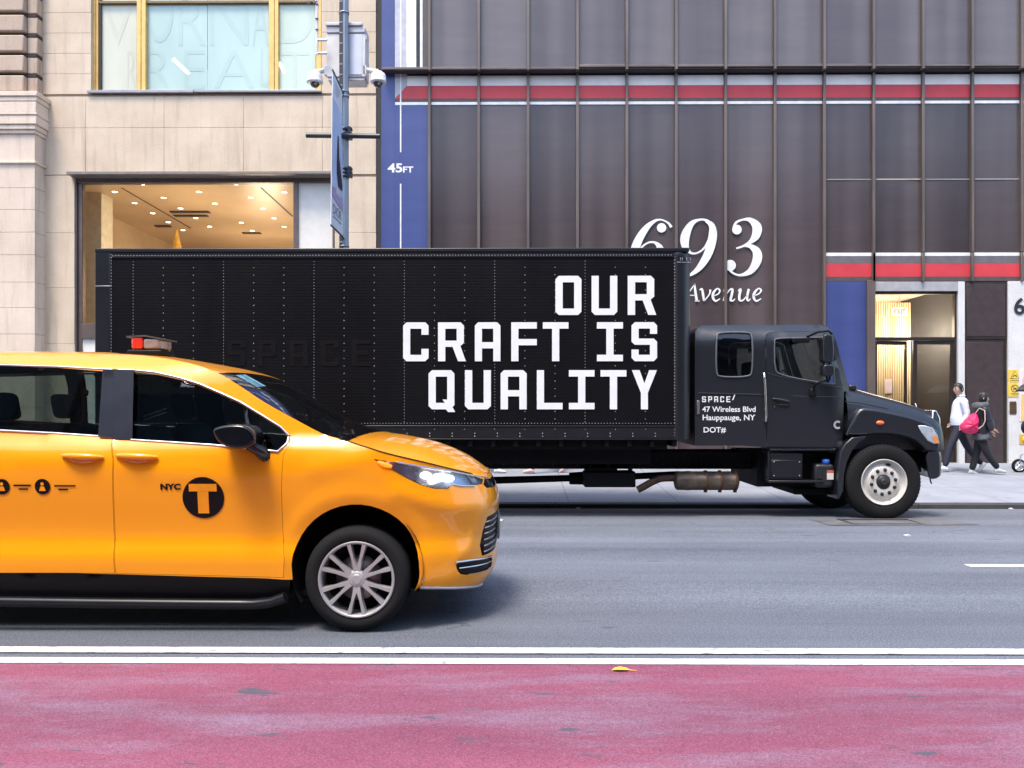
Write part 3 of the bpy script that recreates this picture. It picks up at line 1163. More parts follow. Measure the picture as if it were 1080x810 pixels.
nine_bowl = [(590, 150, 34), (560, 92, 20), (505, 80, 14), (445, 110, 38), (405, 190, 62), (405, 260, 50), (440, 305, 18), (490, 305, 12), (540, 265, 14), (578, 190, 20)]
nine_tail = [(545, 88, 16), (585, 120, 40), (592, 190, 58), (565, 300, 58), (510, 395, 44), (450, 450, 22), (400, 462, 10), (352, 440, 14), (330, 410, 20)]
stroke(nine_bowl)
stroke(nine_tail, y=Yf - .0335)
dot(330, 405, 33)
C6 = (485, 271)
stroke([(p_[0], p_[1], p_[2]) for p_ in nine_bowl], rot=C6, ox=-330)
stroke(nine_tail, rot=C6, ox=-330, y=Yf - .0335)
dot(727, 135, 32, ox=-484)
stroke([(735, 138, 18), (752, 100, 16), (800, 80, 14), (850, 84, 34), (893, 130, 64), (885, 190, 56), (845, 235, 26), (795, 262, 14), (752, 276, 12)])
stroke([(800, 258, 12), (850, 262, 30), (892, 300, 58), (893, 360, 62), (850, 430, 42), (780, 458, 16), (725, 440, 14), (702, 405, 20)], y=Yf - .0335)
dot(757, 148, 33)
dot(712, 392, 38)
for pts in ([(388, 636, 6), (470, 518, 8)], [(468, 516, 10), (474, 575, 17), (484, 634, 17)], [(470, 634, 7), (502, 634, 7)], [(420, 595, 6), (476, 595, 6)],
            [(502, 560, 6), (518, 552, 12), (526, 590, 17), (532, 634, 12)], [(532, 634, 8), (568, 590, 9), (576, 556, 15)],
            [(596, 600, 6), (630, 585, 9), (640, 562, 12), (622, 550, 10), (596, 580, 17), (594, 612, 17), (612, 634, 12), (642, 618, 6)],
            [(664, 566, 6), (684, 554, 15), (668, 634, 16)], [(682, 596, 6), (706, 560, 9), (726, 554, 15), (722, 590, 17), (714, 626, 15), (730, 632, 10), (744, 618, 5)],
            [(764, 566, 6), (782, 554, 15), (774, 596, 17), (776, 628, 15), (800, 628, 9), (826, 594, 6)], [(838, 552, 16), (826, 610, 16), (834, 632, 11), (850, 618, 5)],
            [(868, 600, 6), (906, 585, 9), (922, 562, 12), (904, 549, 10), (876, 580, 17), (872, 612, 17), (890, 634, 12), (922, 618, 6)]):
    stroke(pts, y=Yf - .034)
num.build('address_lettering', M_white, dark_b)

# entrance: pale lintel and jamb, bronze transom and two leaves, slatted lobby behind
yd_ = Yf + .05
M_marble = stone('pale_marble', (.60, .59, .57), (.72, .71, .69), (.52, .50, .48), .3)
q = MB()
q.rbox(PX(921, Yf), PX(1010, Yf), Yf - .02, Yf + .1, PZ(307.6, Yf), PZ(297.6, Yf), .006)
q.build('lintel', mat('grey_lintel', (.42, .41, .41), .45, .2), dark_b)
q = MB()
q.rbox(PX(1010.2, Yf), PX(1017, Yf), Yf - .03, Yf + .25, WALK_BACK - .1, PZ(297.6, Yf), .006)
q.build('jamb', M_marble, dark_b)
q = MB()
fr = M_bronze
q.rbox(PX(921.2, yd_), PX(923, yd_), yd_, yd_ + .12, WALK_BACK - .05, PZ(308, yd_), .005)
q.rbox(PX(1006.8, yd_), PX(1010, yd_), yd_, yd_ + .12, WALK_BACK - .05, PZ(308, yd_), .005)
q.rbox(PX(923.1, yd_), PX(1006.7, yd_), yd_, yd_ + .12, PZ(310.6, yd_), PZ(308, yd_), .005)
q.rbox(PX(923.1, yd_), PX(1006.7, yd_), yd_ - .01, yd_ + .12, PZ(359.5, yd_), PZ(355.8, yd_), .005)
fr_o = q.build('door_frame', fr, dark_b)
q = MB()
q.box(PX(923, yd_), PX(1006.8, yd_), yd_ + .05, yd_ + .065, PZ(355.8, yd_), PZ(310.6, yd_))
M_dglass = glass('door_glass', (.93, .91, .86), 1.5, .01)
q.build('transom_pane', M_dglass, fr_o)


def leaf(x0, x1, stile, ang, hinge):
    hx = PX(x0 if hinge < 0 else x1, yd_)
    q, gl_ = MB(), MB()
    a0, a1 = PX(x0, yd_) - hx, PX(x1, yd_) - hx
    z0, z1, s_ = WALK_BACK - .02, PZ(359.6, yd_), stile / F * Yf
    q.rbox(a0, a0 + s_, -.025, .025, z0, z1, .005)
    q.rbox(a1 - s_, a1, -.025, .025, z0, z1, .005)
    q.rbox(a0 + s_, a1 - s_, -.025, .025, z1 - .09, z1, .005)
    q.rbox(a0 + s_, a1 - s_, -.025, .025, z0, z0 + .3, .005)
    gl_.box(a0 + s_, a1 - s_, -.005, .005, z0 + .3, z1 - .09)
    hd = MB()
    hxp = a1 - s_ * .5 if hinge < 0 else a0 + s_ * .5
    hd.tube([(hxp, -.03, z0 + .85), (hxp, -.08, z0 + .9), (hxp, -.08, z0 + 1.35), (hxp, -.03, z0 + 1.4)], .013)
    M4 = Matrix.Translation((hx, yd_ + .04, 0)) @ Matrix.Rotation(R(ang), 4, 'Z')
    for b2 in (q, gl_, hd):
        b2.v = [tuple(M4 @ Vector(p_)) for p_ in b2.v]
    o = q.build('door', fr, dark_b)
    gl_.build('pane', M_dglass, o)
    hd.build('handle', mat('steel_handle', (.5, .48, .45), .3, .9), o)


leaf(923.4, 960, 2.2, 9, -1)
leaf(963.5, 1006.6, 4.2, 0, 1)
q = MB()
lx0, lx1, ly1, lz1 = PX(921, Yf), PX(1012, Yf), Yf + 3.6, PZ(300, Yf)
zf_ = WALK_BACK
q.quad((lx0 - 1.5, ly1, zf_), (lx1 + .6, ly1, zf_), (lx1 + .6, ly1, lz1), (lx0 - 1.5, ly1, lz1), 1)
q.quad((lx0 - 1.5, Yf + .3, zf_), (lx1 + .6, Yf + .3, zf_), (lx1 + .6, ly1, zf_), (lx0 - 1.5, ly1, zf_), 2)
q.quad((lx0 - 1.5, Yf + .3, lz1), (lx1 + .6, Yf + .3, lz1), (lx1 + .6, ly1, lz1), (lx0 - 1.5, ly1, lz1), 3)
q.quad((lx0 - 1.5, Yf + .3, zf_), (lx0 - 1.5, ly1, zf_), (lx0 - 1.5, ly1, lz1), (lx0 - 1.5, Yf + .3, lz1), 1)
q.quad((lx1 + .6, Yf + .3, zf_), (lx1 + .6, ly1, zf_), (lx1 + .6, ly1, lz1), (lx1 + .6, Yf + .3, lz1), 1)
# slatted timber screen on the left, dark stone block on the right
sx0, sx1 = PX(915, Yf + 1.6), PX(961, Yf + 1.6)
k = 0
x = sx0
while x < sx1:
    q.rbox(x, x + .038, Yf + 1.6, Yf + 1.66, zf_, PZ(319.5, Yf + 1.6), .006, 1, 4)
    x += .058
q.box(sx0, sx1, Yf + 1.67, Yf + 1.75, zf_, PZ(319.5, Yf + 1.6), 5)
q.box(PX(984, Yf + 2.4), PX(1012, Yf + 2.4), Yf + 2.4, Yf + 2.9, zf_, lz1, 6)
q.build('lobby', [M_marble, mat('tan_stone', (.58, .44, .26), .4, var=.2, vscale=1.5), mat('lobby_floor', (.3, .25, .2), .3), mat('lobby_ceiling', (.7, .62, .5), .6),
                  mat('oak_slat', (.74, .57, .36), .45, var=.15, vscale=4, vstretch=(3, 3, .4)), mat('slat_back', (.42, .23, .09), .7), mat('brown_stone', (.23, .15, .10), .35, var=.25, vscale=2)], dark_b)
for xx, yy in ((PX(946, Yf), Yf + .75), (PX(996, Yf), Yf + 1.2), (PX(975, Yf), Yf + 2.5)):
    ld = bpy.data.lights.new('lobby_lamp', 'POINT')
    ld.energy = 50
    ld.color = (1, .92, .78)
    ld.shadow_soft_size = .5
    lo = bpy.data.objects.new('lobby_lamp', ld)
    COL.objects.link(lo)
    lo.location = (xx, yy, lz1 - 1.1)
q = MB()
ye = Yf + 1.1
q.rbox(PX(941, ye), PX(957, ye), ye, ye + .03, PZ(333, ye), PZ(325, ye), .004)
ex = q.build('exit_sign', mat('exit_plate', (.85, .80, .76), .4, emit=(1, .8, .75), estr=.12))
tag(ex, 'small EXIT sign hanging in the slatted lobby above the door', 'sign')
origin_to(ex, (PX(949, ye), ye, PZ(333, ye)))
q = MB()
v, f = text2d('EXIT', PX(943, ye), PX(955, ye), PZ(332, ye), PZ(326.2, ye), .02)
q.add([(k_[0], ye - .003, k_[1]) for k_ in v], f)
q.tube([(PX(949, ye), ye + .015, PZ(325, ye)), (PX(949, ye), ye + .015, lz1)], .008, 6)
q.build('lettering', emis('exit_red', (.9, .12, .10), .9), ex)
q = MB()
yn = yd_ - .012
q.box(PX(934, yn + 1.5), PX(941.5, yn + 1.5), Yf + 1.57, Yf + 1.58, PZ(415, yn + 1.5), PZ(400, yn + 1.5))
q = q.build('notice', mat('pink_notice', (.75, .60, .66), .5))
tag(q, 'small pale pink notice on the slatted screen seen through the door glass', 'notice')
origin_to(q, (PX(938, yn + 1.5), Yf + 1.57, PZ(415, yn + 1.5)))
# bronze service door and marble pier
q = MB()
q.rbox(PX(1017.2, Yf), PX(1061.6, Yf), Yf - .02, Yf + .1, PZ(358, Yf), PZ(297.8, Yf), .006)
q.rbox(PX(1019, Yf), PX(1059.5, Yf), Yf - .028, Yf - .015, PZ(355, Yf), PZ(300, Yf), .004, 1, 1)
q.build('bronze_panel', [M_bronze, mat('plum_bronze', (.075, .055, .055), .35, .3)], dark_b)
q = MB()
q.rbox(PX(1017.2, Yf), PX(1061.6, Yf), Yf - .01, Yf + .1, WALK_BACK - .05, PZ(358.4, Yf), .006)
q.rbox(PX(1019, Yf), PX(1057.5, Yf), Yf - .022, Yf - .008, WALK_BACK + .02, PZ(361, Yf), .004, 1, 1)
q.build('service_door', [M_bronze, MATS['plum_bronze']], dark_b)
q = MB()
q.rbox(PX(1062, Yf), PX(1400, Yf), Yf - .06, Yf + .1, WALK_BACK - .05, PZ(297.5, Yf), .006)
q.build('marble_pier', M_marble, dark_b)
q = MB()
v, f = text2d('6', PX(1067.6, Yf), PX(1079.2, Yf), PZ(332.8, Yf), PZ(314.8, Yf), .02)
q.add([(k_[0], Yf - .075, k_[1]) for k_ in v], f)
v, f = text2d('93', PX(1081, Yf), PX(1105, Yf), PZ(332.8, Yf), PZ(314.8, Yf), .02)
q.add([(k_[0], Yf - .075, k_[1]) for k_ in v], f)
q.build('door_number', mat('charcoal_number', (.03, .03, .032), .4), dark_b)


def notice(name, x0, x1, y0, y1, m, label, cat='sign', draw=None, Y=Yf - .06, d=.012):
    q = MB()
    q.rbox(PX(x0, Y), PX(x1, Y), Y - d, Y - .001, PZ(y1, Y), PZ(y0, Y), .004)
    o = q.build(name, m)
    tag(o, label, cat)
    origin_to(o, (PX((x0 + x1) / 2, Y), Y, PZ(y1, Y)))
    if draw:
        k = MB()
        mm = draw(k, Y - d - .002)
        k.build('pictogram', mm, o)
    return o


M_yel = mat('yellow_sign', (.80, .55, .08), .45)
M_ink = mat('sign_ink', (.05, .04, .02), .5)


def ring(k, px, py, r, w_, y, n=24, a0=0, a1=2 * PI):
    rr = r / F * Yf
    c_ = (PX(px, Yf), PZ(py, Yf))
    k.ribbon([(c_[0] + rr * math.cos(a0 + (a1 - a0) * i / n), c_[1] + rr * math.sin(a0 + (a1 - a0) * i / n), w_ / F * Yf) for i in range(n + 1)], y, n=1)


def sline(k, pts, w_, y):
    k.ribbon([(PX(a, Yf), PZ(b_, Yf), w_ / F * Yf) for a, b_ in pts], y, n=1)


def d1(k, y):
    sline(k, [(1064, 399.5), (1068.4, 391.5), (1072.8, 399.5), (1063.8, 399.3)], .6, y)
    sline(k, [(1066.5, 397.5), (1068.4, 395.8), (1070.5, 397.5)], 1.0, y - .001)
    sline(k, [(1064, 401.4), (1073, 401.4)], .5, y)
    return M_ink


def d2(k, y):
    ring(k, 1068.4, 410, 3.6, .7, y)
    sline(k, [(1066, 407.6), (1070.8, 412.4)], .7, y - .001)
    sline(k, [(1066.6, 411), (1070.2, 409.4)], 1.0, y - .0015)
    sline(k, [(1064, 415.3), (1073, 415.3)], .5, y)
    sline(k, [(1065, 416.6), (1072, 416.6)], .5, y)
    return M_ink


notice('warning_sign', 1063, 1073.8, 390, 403, M_yel, 'yellow warning sign with black triangle on the marble pier', draw=d1)
notice('prohibition_sign', 1063, 1073.8, 403.6, 418.6, M_yel, 'yellow sign with crossed black circle on the marble pier', draw=d2)


def d3(k, y):
    for r_ in range(4):
        for cc in range(3):
            q_ = (1066 + cc * 2, 426.5 + r_ * 2.6)
            ring(k, q_[0], q_[1], .3, .7, y, 8)
    return mat('plaque_dark', (.06, .045, .03), .4)


notice('bronze_plaque', 1064.6, 1071.8, 423.4, 437, mat('brass_plaque', (.20, .13, .06), .35, .7), 'small bronze keypad plaque below the yellow signs', 'plaque', d3)


def d4(k, y):
    k.flat([(PX(a, Yf), PZ(b_, Yf)) for a, b_ in ((1075.2, 416), (1096, 416), (1096, 444), (1075.2, 444))], y, 0)
    for j in range(3):
        sline(k, [(1077, 420 + j * 6), (1094, 420 + j * 6)], .7, y - .002)
    k.flat([(PX(1082, Yf) + .13 * math.cos(a), PZ(402, Yf) + .16 * math.sin(a)) for a in [2 * PI * i / 20 for i in range(20)]], y, 1)
    return [mat('poster_gold', (.72, .50, .16), .5), mat('poster_pink', (.70, .42, .42), .5)]


notice('poster', 1075, 1096.5, 389.5, 444.5, mat('poster_paper', (.78, .66, .64), .4), 'pink and gold poster on the marble pier beside the yellow signs', 'poster', d4)


def d5(k, y):
    k.sphere((PX(1080, Yf), y + .01, PZ(463, Yf)), (.085, .07, .085))
    return mat('yellow_knob', (.85, .58, .02), .35)


notice('standpipe_cap', 1075, 1090, 458, 468.5, mat('ochre_plate', (.58, .38, .07), .5), 'ochre plate with round yellow cap low on the marble pier', 'standpipe', d5)

# ------------------------------------------------------------------ building across the street, behind the viewer
mat('dark_pier', (.16, .145, .13), .7)
ob = thing('opposite_building', 'tall grey stone building across the avenue, seen only as reflections', 'building', (0, -9.2, .1))
q = MB()
q.box(-45, 45, -20, -9.4, 0, 14.5)
q.build('wall', stone('grey_stone', (.10, .09, .08), (.14, .125, .11), (.08, .07, .06)), ob)
for i in range(-6, 7):
    q = MB()
    q.box(i * 6.6 - .6, i * 6.6 + .6, -9.4, -9.2, .1, 14.5)
    q.build('pier', MATS['dark_pier'], ob)
    for j in range(3):
        q = MB()
        q.box(i * 6.6 + 1.0, i * 6.6 + 5.6, -9.4, -9.36, .8 + j * 4.2, 3.9 + j * 4.2)
        q.build('window', mat('dark_window', (.03, .04, .05), .06), ob)

# ================================================================== TAXI
TY = 6.595
TXW = PX(376, 5.64)            # front wheel centre
WTAB = [(.12, .85), (.2, .915), (.3, .955), (.42, .968), (.50, .975), (.545, .966), (.60, .944), (.70, .950), (.9, .976), (1.05, .990), (1.14, .985), (1.20, .976), (1.235, .964), (1.27, .935), (1.298, .905),
        (1.5, .855), (1.68, .800), (1.745, .768), (1.785, .735), (1.82, .695), (1.85, .645), (1.87, .59), (1.885, .53)]
U0, UR = TXW + .10, TXW - 3.85
LR = .38
_nose = [(.15, 507), (.22, 514), (.28, 521), (.35, 524.5), (.44, 522.5), (.62, 523), (.72, 525.5), (.82, 525.5), (.92, 521), (.98, 516), (1.02, 509), (1.3, 505)]


def nose_x(z):
    return PX(interp(z, [n[0] for n in _nose], [n[1] for n in _nose]), 6.45)


LA = (PX(525, 6.45) - U0) * PI / 2
AMAX = U0 + LA
AMIN = UR - LR * PI / 2


RIDGES = []


def seg_dist(a, z, L):
    best = 9
    for (x0, y0), (x1, y1) in zip(L[:-1], L[1:]):
        dx, dy = x1 - x0, y1 - y0
        t = max(0, min(1, ((a - x0) * dx + (z - y0) * dy) / (dx * dx + dy * dy)))
        best = min(best, math.hypot(a - x0 - t * dx, z - y0 - t * dy))
    return best


def t_w(a, z):
    w = interp(z, [t[0] for t in WTAB], [t[1] for t in WTAB])
    for L, amp, wd in RIDGES:
        d = seg_dist(a, z, L)
        if d < wd * 3:
            w += amp * math.exp(-(d / wd) ** 2)
    if a > U0:
        w *= max(0.0, math.cos(min(1, (a - U0) / LA) * PI / 2)) ** .62
    if a < UR:
        w *= max(0.0, math.cos(min(1, (UR - a) / (LR * PI / 2)) * PI / 2)) ** .3
    return w


def t_x(a, z):
    if a > U0:
        return U0 + (nose_x(z) - U0) * math.sin(min(1, (a - U0) / LA) * PI / 2)
    if a < UR:
        return UR - LR * math.sin(min(1, (UR - a) / (LR * PI / 2)) * PI / 2)
    return a


def t_a(X, z):
    if X > U0:
        s = min(.9999, (X - U0) / (nose_x(z) - U0))
        return U0 + LA * math.asin(s) * 2 / PI
    return X


def t_pt(p, side=-1, dw=0.0):
    a, z = p
    return (t_x(a, z), TY + side * max(0, t_w(a, z) + dw), z)


def g_pt(p, s, dw=0.0):
    """the glass line: an even tumblehome that runs straight down past the belt"""
    h = p[1] - 1.30
    w = .903 - .31 * h
    if p[0] < UR:
        w *= t_w(*p) / interp(p[1], [t[0] for t in WTAB], [t[1] for t in WTAB])
    return (t_x(*p), TY + s * (w + dw), p[1])


def TS(px, py):
    """photo point on the near flank -> (a, z)"""
    w = .9
    for _ in range(24):
        Y = TY - w
        X, z = PX(px, Y), PZ(py, Y, px)
        a = t_a(X, z)
        w = .55 * w + .45 * t_w(a, z)
    return (a, z)


def TSL(pts):
    return [TS(*p) for p in pts]


_arch = [(TXW + .495 * math.cos(R(a)), .425 + .495 * math.sin(R(a))) for a in range(-10, 191, 10)]
_r = [(TSL([(418, 519), (450, 530.5), (480, 535.5), (521, 534)]), .022, .055), (TSL([(512, 536), (500.5, 558), (494, 580), (481, 588)]), .020, .035),
      (TSL([(20, 483), (123, 489), (200, 500), (262, 512)]), .007, .035), (_arch, .011, .045), (TSL([(398, 478), (372, 487), (330, 494)]), .010, .05)]
RIDGES += _r

taxi = thing('taxi', 'yellow minivan taxi with a black T roundel on its door, driving past the black truck', 'taxi', (TXW - 1.5, TY, 0))


def flank(name, outer, holes, m, parent, step=.07, dw=0.0, sides=(-1, 1), pt=None):
    """the same piece on both flanks, each a mesh of its own; returns (near, far)"""
    v, t = fill2d(outer, holes, step)
    out = []
    for k, s in enumerate(sides):
        mb = MB()
        mb.add([(pt or t_pt)(p, s, dw) for p in v], [q if s < 0 else q[::-1] for q in t], s=True)
        out.append(mb.build(name, m, parent[k] if isinstance(parent, tuple) else parent))
    return tuple(out)


def pair(name, m, parent, fn):
    for k, s in enumerate((-1, 1)):
        mb = MB()
        fn(mb, s)
        mb.build(name, m, parent[k] if isinstance(parent, tuple) else parent)


def car_paint(name, c):
    m, nt, b = _nt(name)
    f = noise(nt, coords(nt), 1.5, 3)
    b.inputs['Coat IOR'].default_value = 1.5
    nt.links.new(mixc(nt, f, tuple(x * .96 for x in c), tuple(x * 1.04 for x in c)), b.inputs['Base Color'])
    b.inputs['Roughness'].default_value = .32
    b.inputs['Coat Weight'].default_value = .8
    b.inputs['Specular IOR Level'].default_value = .3
    b.inputs['Coat Roughness'].default_value = .09
    return m


M_tax = car_paint('taxi_yellow', (.90, .335, .001))
M_blk = mat('black_plastic', (.005, .005, .006), .5, spec=.22)
M_gblk = mat('gloss_black', (.004, .0045, .006), .14)
M_tglass = glass('taxi_glass', (.34, .40, .38), 1.5, .01, .012)
M_wsg = glass('taxi_windscreen', (.60, .76, .74), 1.5, .01, .035)
M_chr = mat('chrome', (.78, .78, .80), .14, 1.0, var=.05)
M_rub = mat('tyre_rubber', (.011, .011, .012), .8, bmp=.2, spec=.2)
M_alloy = mat('alloy', (.40, .40, .405), .45, .45, var=.08)
M_dark = mat('cabin_dark', (.007, .007, .008), .85, spec=.2)
M_trim = mat('satin_trim', (.60, .60, .62), .3, .8)
M_cup = mat('cup_yellow', (.70, .25, .003), .32, coat=.8)
M_seat = mat('seat_cloth', (.055, .055, .06), .85, bmp=.3)

arch_c = (TXW, .425)
AR = .428


def arc(c, r, a0, a1, n=14):
    return [(c[0] + r * math.cos(R(a0 + (a1 - a0) * i / n)), c[1] + r * math.sin(R(a0 + (a1 - a0) * i / n))) for i in range(n + 1)]


RW = TXW - 3.18
sill = TSL([(305, 611.3), (270, 609.6), (200, 607.8), (123, 605.5), (0, 602.7)])
zb = sill[-1][1]
shoulder_px = [(355, 462), (340, 457.3), (310, 441.6), (278, 423.6), (256, 409), (234, 395.5), (210, 385.8), (183, 379.5), (160, 376.2), (137, 374.2), (70, 372.6), (0, 372.2)]
front_px = [(498, 499.6), (475, 494.2), (446, 487), (420, 481), (400, 475.8), (380, 469.5), (367, 465.4)]
sh_front = [(AMAX, TS(514, 501)[1])] + TSL(front_px)
sh_cab = smooth(TSL(shoulder_px), 3)
zr = sh_cab[-1][1]
sh_rear = [(TXW - 2.9, zr), (TXW - 3.5, zr - .015), (TXW - 3.8, zr - .05), (UR - .2, zr - .16), (AMIN, zr - .30)]
top_line = smooth(sh_front, 3) + sh_cab + sh_rear
lip = TSL([(443, 618.6), (465, 619), (491, 618.8), (512, 614.5)])
outer = (arc(arch_c, AR, 180 + math.degrees(math.asin((arch_c[1] - sill[0][1]) / AR)), 180, 1)[:1] + arc(arch_c, AR, 176, -22, 22) + lip + [(AMAX, .26)]
         + [(AMAX, .45), (AMAX, .65), (AMAX, .85)] + top_line + [(AMIN, 1.2), (AMIN, .8), (AMIN, .42)] + [(RW - .5, .40)] + arc((RW, .425), AR, 176, 4, 16) + [(RW + .46, zb), (-3.9 + .2, zb)] + sill[::-1][0:])
# door outlines, windows
fd = TSL([(122, 605), (121, 560), (119.8, 485), (119.5, 462), (120.5, 430), (122.5, 389.5), (141, 389), (164, 391.3), (190, 397.2), (211.5, 404), (232.6, 413), (253.7, 422.6), (278, 437.6), (296, 449), (306.5, 459),
          (306, 468), (299, 480), (297, 520), (298.5, 560), (300, 590), (299, 609.5), (270, 608.6), (200, 606.8)])
fw = (TSL([(138.8, 463.3), (139.6, 430), (141.3, 392.2), (164, 394.6), (190, 400.4), (211.5, 407.2), (232.6, 416.3), (253.7, 426), (278, 441), (296, 452.2), (303.8, 461), (302.5, 467), (293, 475.6), (262, 472.4), (225.6, 468.8), (180, 465.8)]))
bp_f = TSL([(120.2, 461.8), (121.2, 430), (123.2, 390), (141.9, 391.4), (140.4, 430), (139.6, 463.6)])
xr_ = TXW - 2.78
fz = lambda y, x: TS(x, y)[1]
rd = [(xr_, zb + .004)] + TSL([(0, 604.5), (60, 604.4), (121.4, 604.8), (120.4, 560), (119.2, 485), (118.9, 462), (119.9, 430), (121.9, 389.2), (60, 385.4), (0, 383.6)]) + [(xr_, TS(0, 383.6)[1])]
rw = TSL([(0, 453.6), (60, 456.6), (106.2, 459.6), (107.5, 430), (110.8, 391.6), (60, 387.9), (0, 386.2)]) + [(xr_ + .10, TS(0, 386.6)[1]), (xr_ + .06, TS(0, 453)[1])]
bp_r = TSL([(105.6, 459.9), (106.8, 430), (110.2, 390.6), (122.2, 390.2), (120.4, 430), (119.4, 460.8)])
zq0, zq1 = TS(0, 452)[1], TS(0, 387.5)[1]
qw = [(xr_ - .08, zq0), (xr_ - .05, zq1), (UR + .12, zq1 - .02), (UR - .06, zq0 + .06)]
hl = TSL([(394.5, 484.2), (415, 487.4), (436, 491.2), (469, 496.8), (487, 499.8), (500, 502.3), (509.5, 505.3), (508.5, 510), (500, 511.6), (487, 511.8), (477, 510.6), (472, 515.4), (458, 515), (444.5, 511.3), (424.5, 501.3), (404, 490.6)])
badge = TSL([(510.8, 504.5), (516.5, 504.5)]) + [(AMAX, TS(517, 506)[1]), (AMAX, TS(517, 517)[1])] + TSL([(513, 514.5), (509.7, 511)])
gr = [(AMAX, .44), (AMAX, .73)] + TSL([(521, 541), (514, 545), (509, 560), (506, 575), (508.3, 586.3)])
it_ = chaikin(TSL([(480.5, 593.4), (498, 591), (517.5, 586.8), (519.5, 590), (516, 600.5), (503, 604.6), (487, 606.8), (482, 602)]), 1)
holes = [fd, rd, qw, hl, badge, gr, it_]
# flank + top of the body in one mesh
bodyb = MB()
v, t = fill2d(outer, holes, .045)
for s in (-1, 1):
    bodyb.add([t_pt(p, s) for p in v], [q if s < 0 else q[::-1] for q in t], s=True)
# crowned top: sections across the car at each shoulder point
sil_px = [(0, 372), (137, 373.2), (183, 376.6), (228, 384.8), (265, 395), (285, 406), (307, 418.6), (338.5, 437.6), (368, 451.2), (389, 457.6), (397, 458.2), (415, 459.8), (435, 463.2), (455, 468), (473, 474.5), (490, 482.6), (502, 490), (511, 497), (515, 500.5)]
silX = [PX(p[0], 6.4) for p in sil_px]
silZ = [PZ(p[1], 6.4, p[0]) for p in sil_px]
XH, XC = PX(262, 6.45), PX(388, 6.5)         # header and cowl


def section(a, z, n=20):
    X = t_x(a, z)
    w = t_w(a, z)
    c = max(.012, interp(X, silX, silZ) - z) if X > TXW - 2.0 else .035
    c = min(c, max(.0, w * .6))
    return [(X, TY + w * math.sin(PI / 2 * (2 * j / n - 1)), z + c * (1 - abs(math.sin(PI / 2 * (2 * j / n - 1))) ** 2.3)) for j in range(n + 1)]


tl_ = resample(top_line, .05, False)
secs = [section(*p) for p in tl_]


def band(sel, name=None, m=None, trim=None, dz=0.0, mb=None):
    mb_ = mb or MB()
    for i in range(len(secs) - 1):
        xm = (secs[i][10][0] + secs[i + 1][10][0]) / 2
        if sel(xm):
            n = len(secs[i]) - 1
            js = range(n) if not trim else range(trim, n - trim)
            V = [(p[0], p[1], p[2] + dz) for p in secs[i] + secs[i + 1]]
            mb_.add(V, [(j, j + 1, n + 2 + j, n + 1 + j) for j in js], s=True)
    if name:
        return mb_.build(name, m, taxi, recalc=True)


band(lambda x: x < XH, mb=bodyb)
body = bodyb.build('body', M_tax, taxi)
band(lambda x: x >= XC, 'hood', M_tax)
ws = band(lambda x: XH <= x < XC, 'windscreen', M_wsg)
# tinted band and sticker behind the windscreen head, wiper and cowl at its foot
q = MB()
for k, (w0, w1) in enumerate(((-.62, -.40), (-.62, -.40))):
    pass
q.tube([(XC - .06, TY - .78, PZ(462, 5.9) + .03), (XC - .03, TY - .3, PZ(458, 6.4) - .012), (XC + .0, TY + .5, PZ(458, 6.4) - .01)], .012, 6)
q.tube([(XC + .015, TY - .72, PZ(463, 5.9) + .03), (XC - .10, TY - .2, PZ(455, 6.4) + .01)], .009, 6)
q.build('wiper', M_blk, ws)
q = MB()
for y0, y1, m_ in ((-.58, -.47, 0), (-.45, -.36, 0)):
    V = []
    for X in (XH + .06, XH + .13, XH + .20):
        i = min(range(len(secs)), key=lambda k: abs(secs[k][10][0] - X))
        a_, z_ = tl_[i]
        for yy in (y0, y1):
            w_ = t_w(a_, z_)
            c_ = interp(secs[i][0][0], silX, silZ) - z_
            V.append((secs[i][0][0], TY + yy, z_ + c_ * (1 - abs(yy / w_) ** 2.3) + .004))
    q.add(V, [(0, 1, 3, 2), (2, 3, 5, 4)], m_, True)
q.build('windscreen_sticker', mat('blue_sticker', (.10, .24, .32), .4, var=.5, vscale=22), ws)
for s in (-1, 1):
    q = MB()
    q.tube([t_pt(p, s, .0005) for p in resample(smooth(TSL([(358, 463), (367, 465.4), (380, 469.5), (400, 475.8), (420, 481), (446, 487), (475, 494.2), (498, 499.6)]), 3), .05, False)], .0042, 6)
    q.build('bonnet_seam', M_blk, taxi)
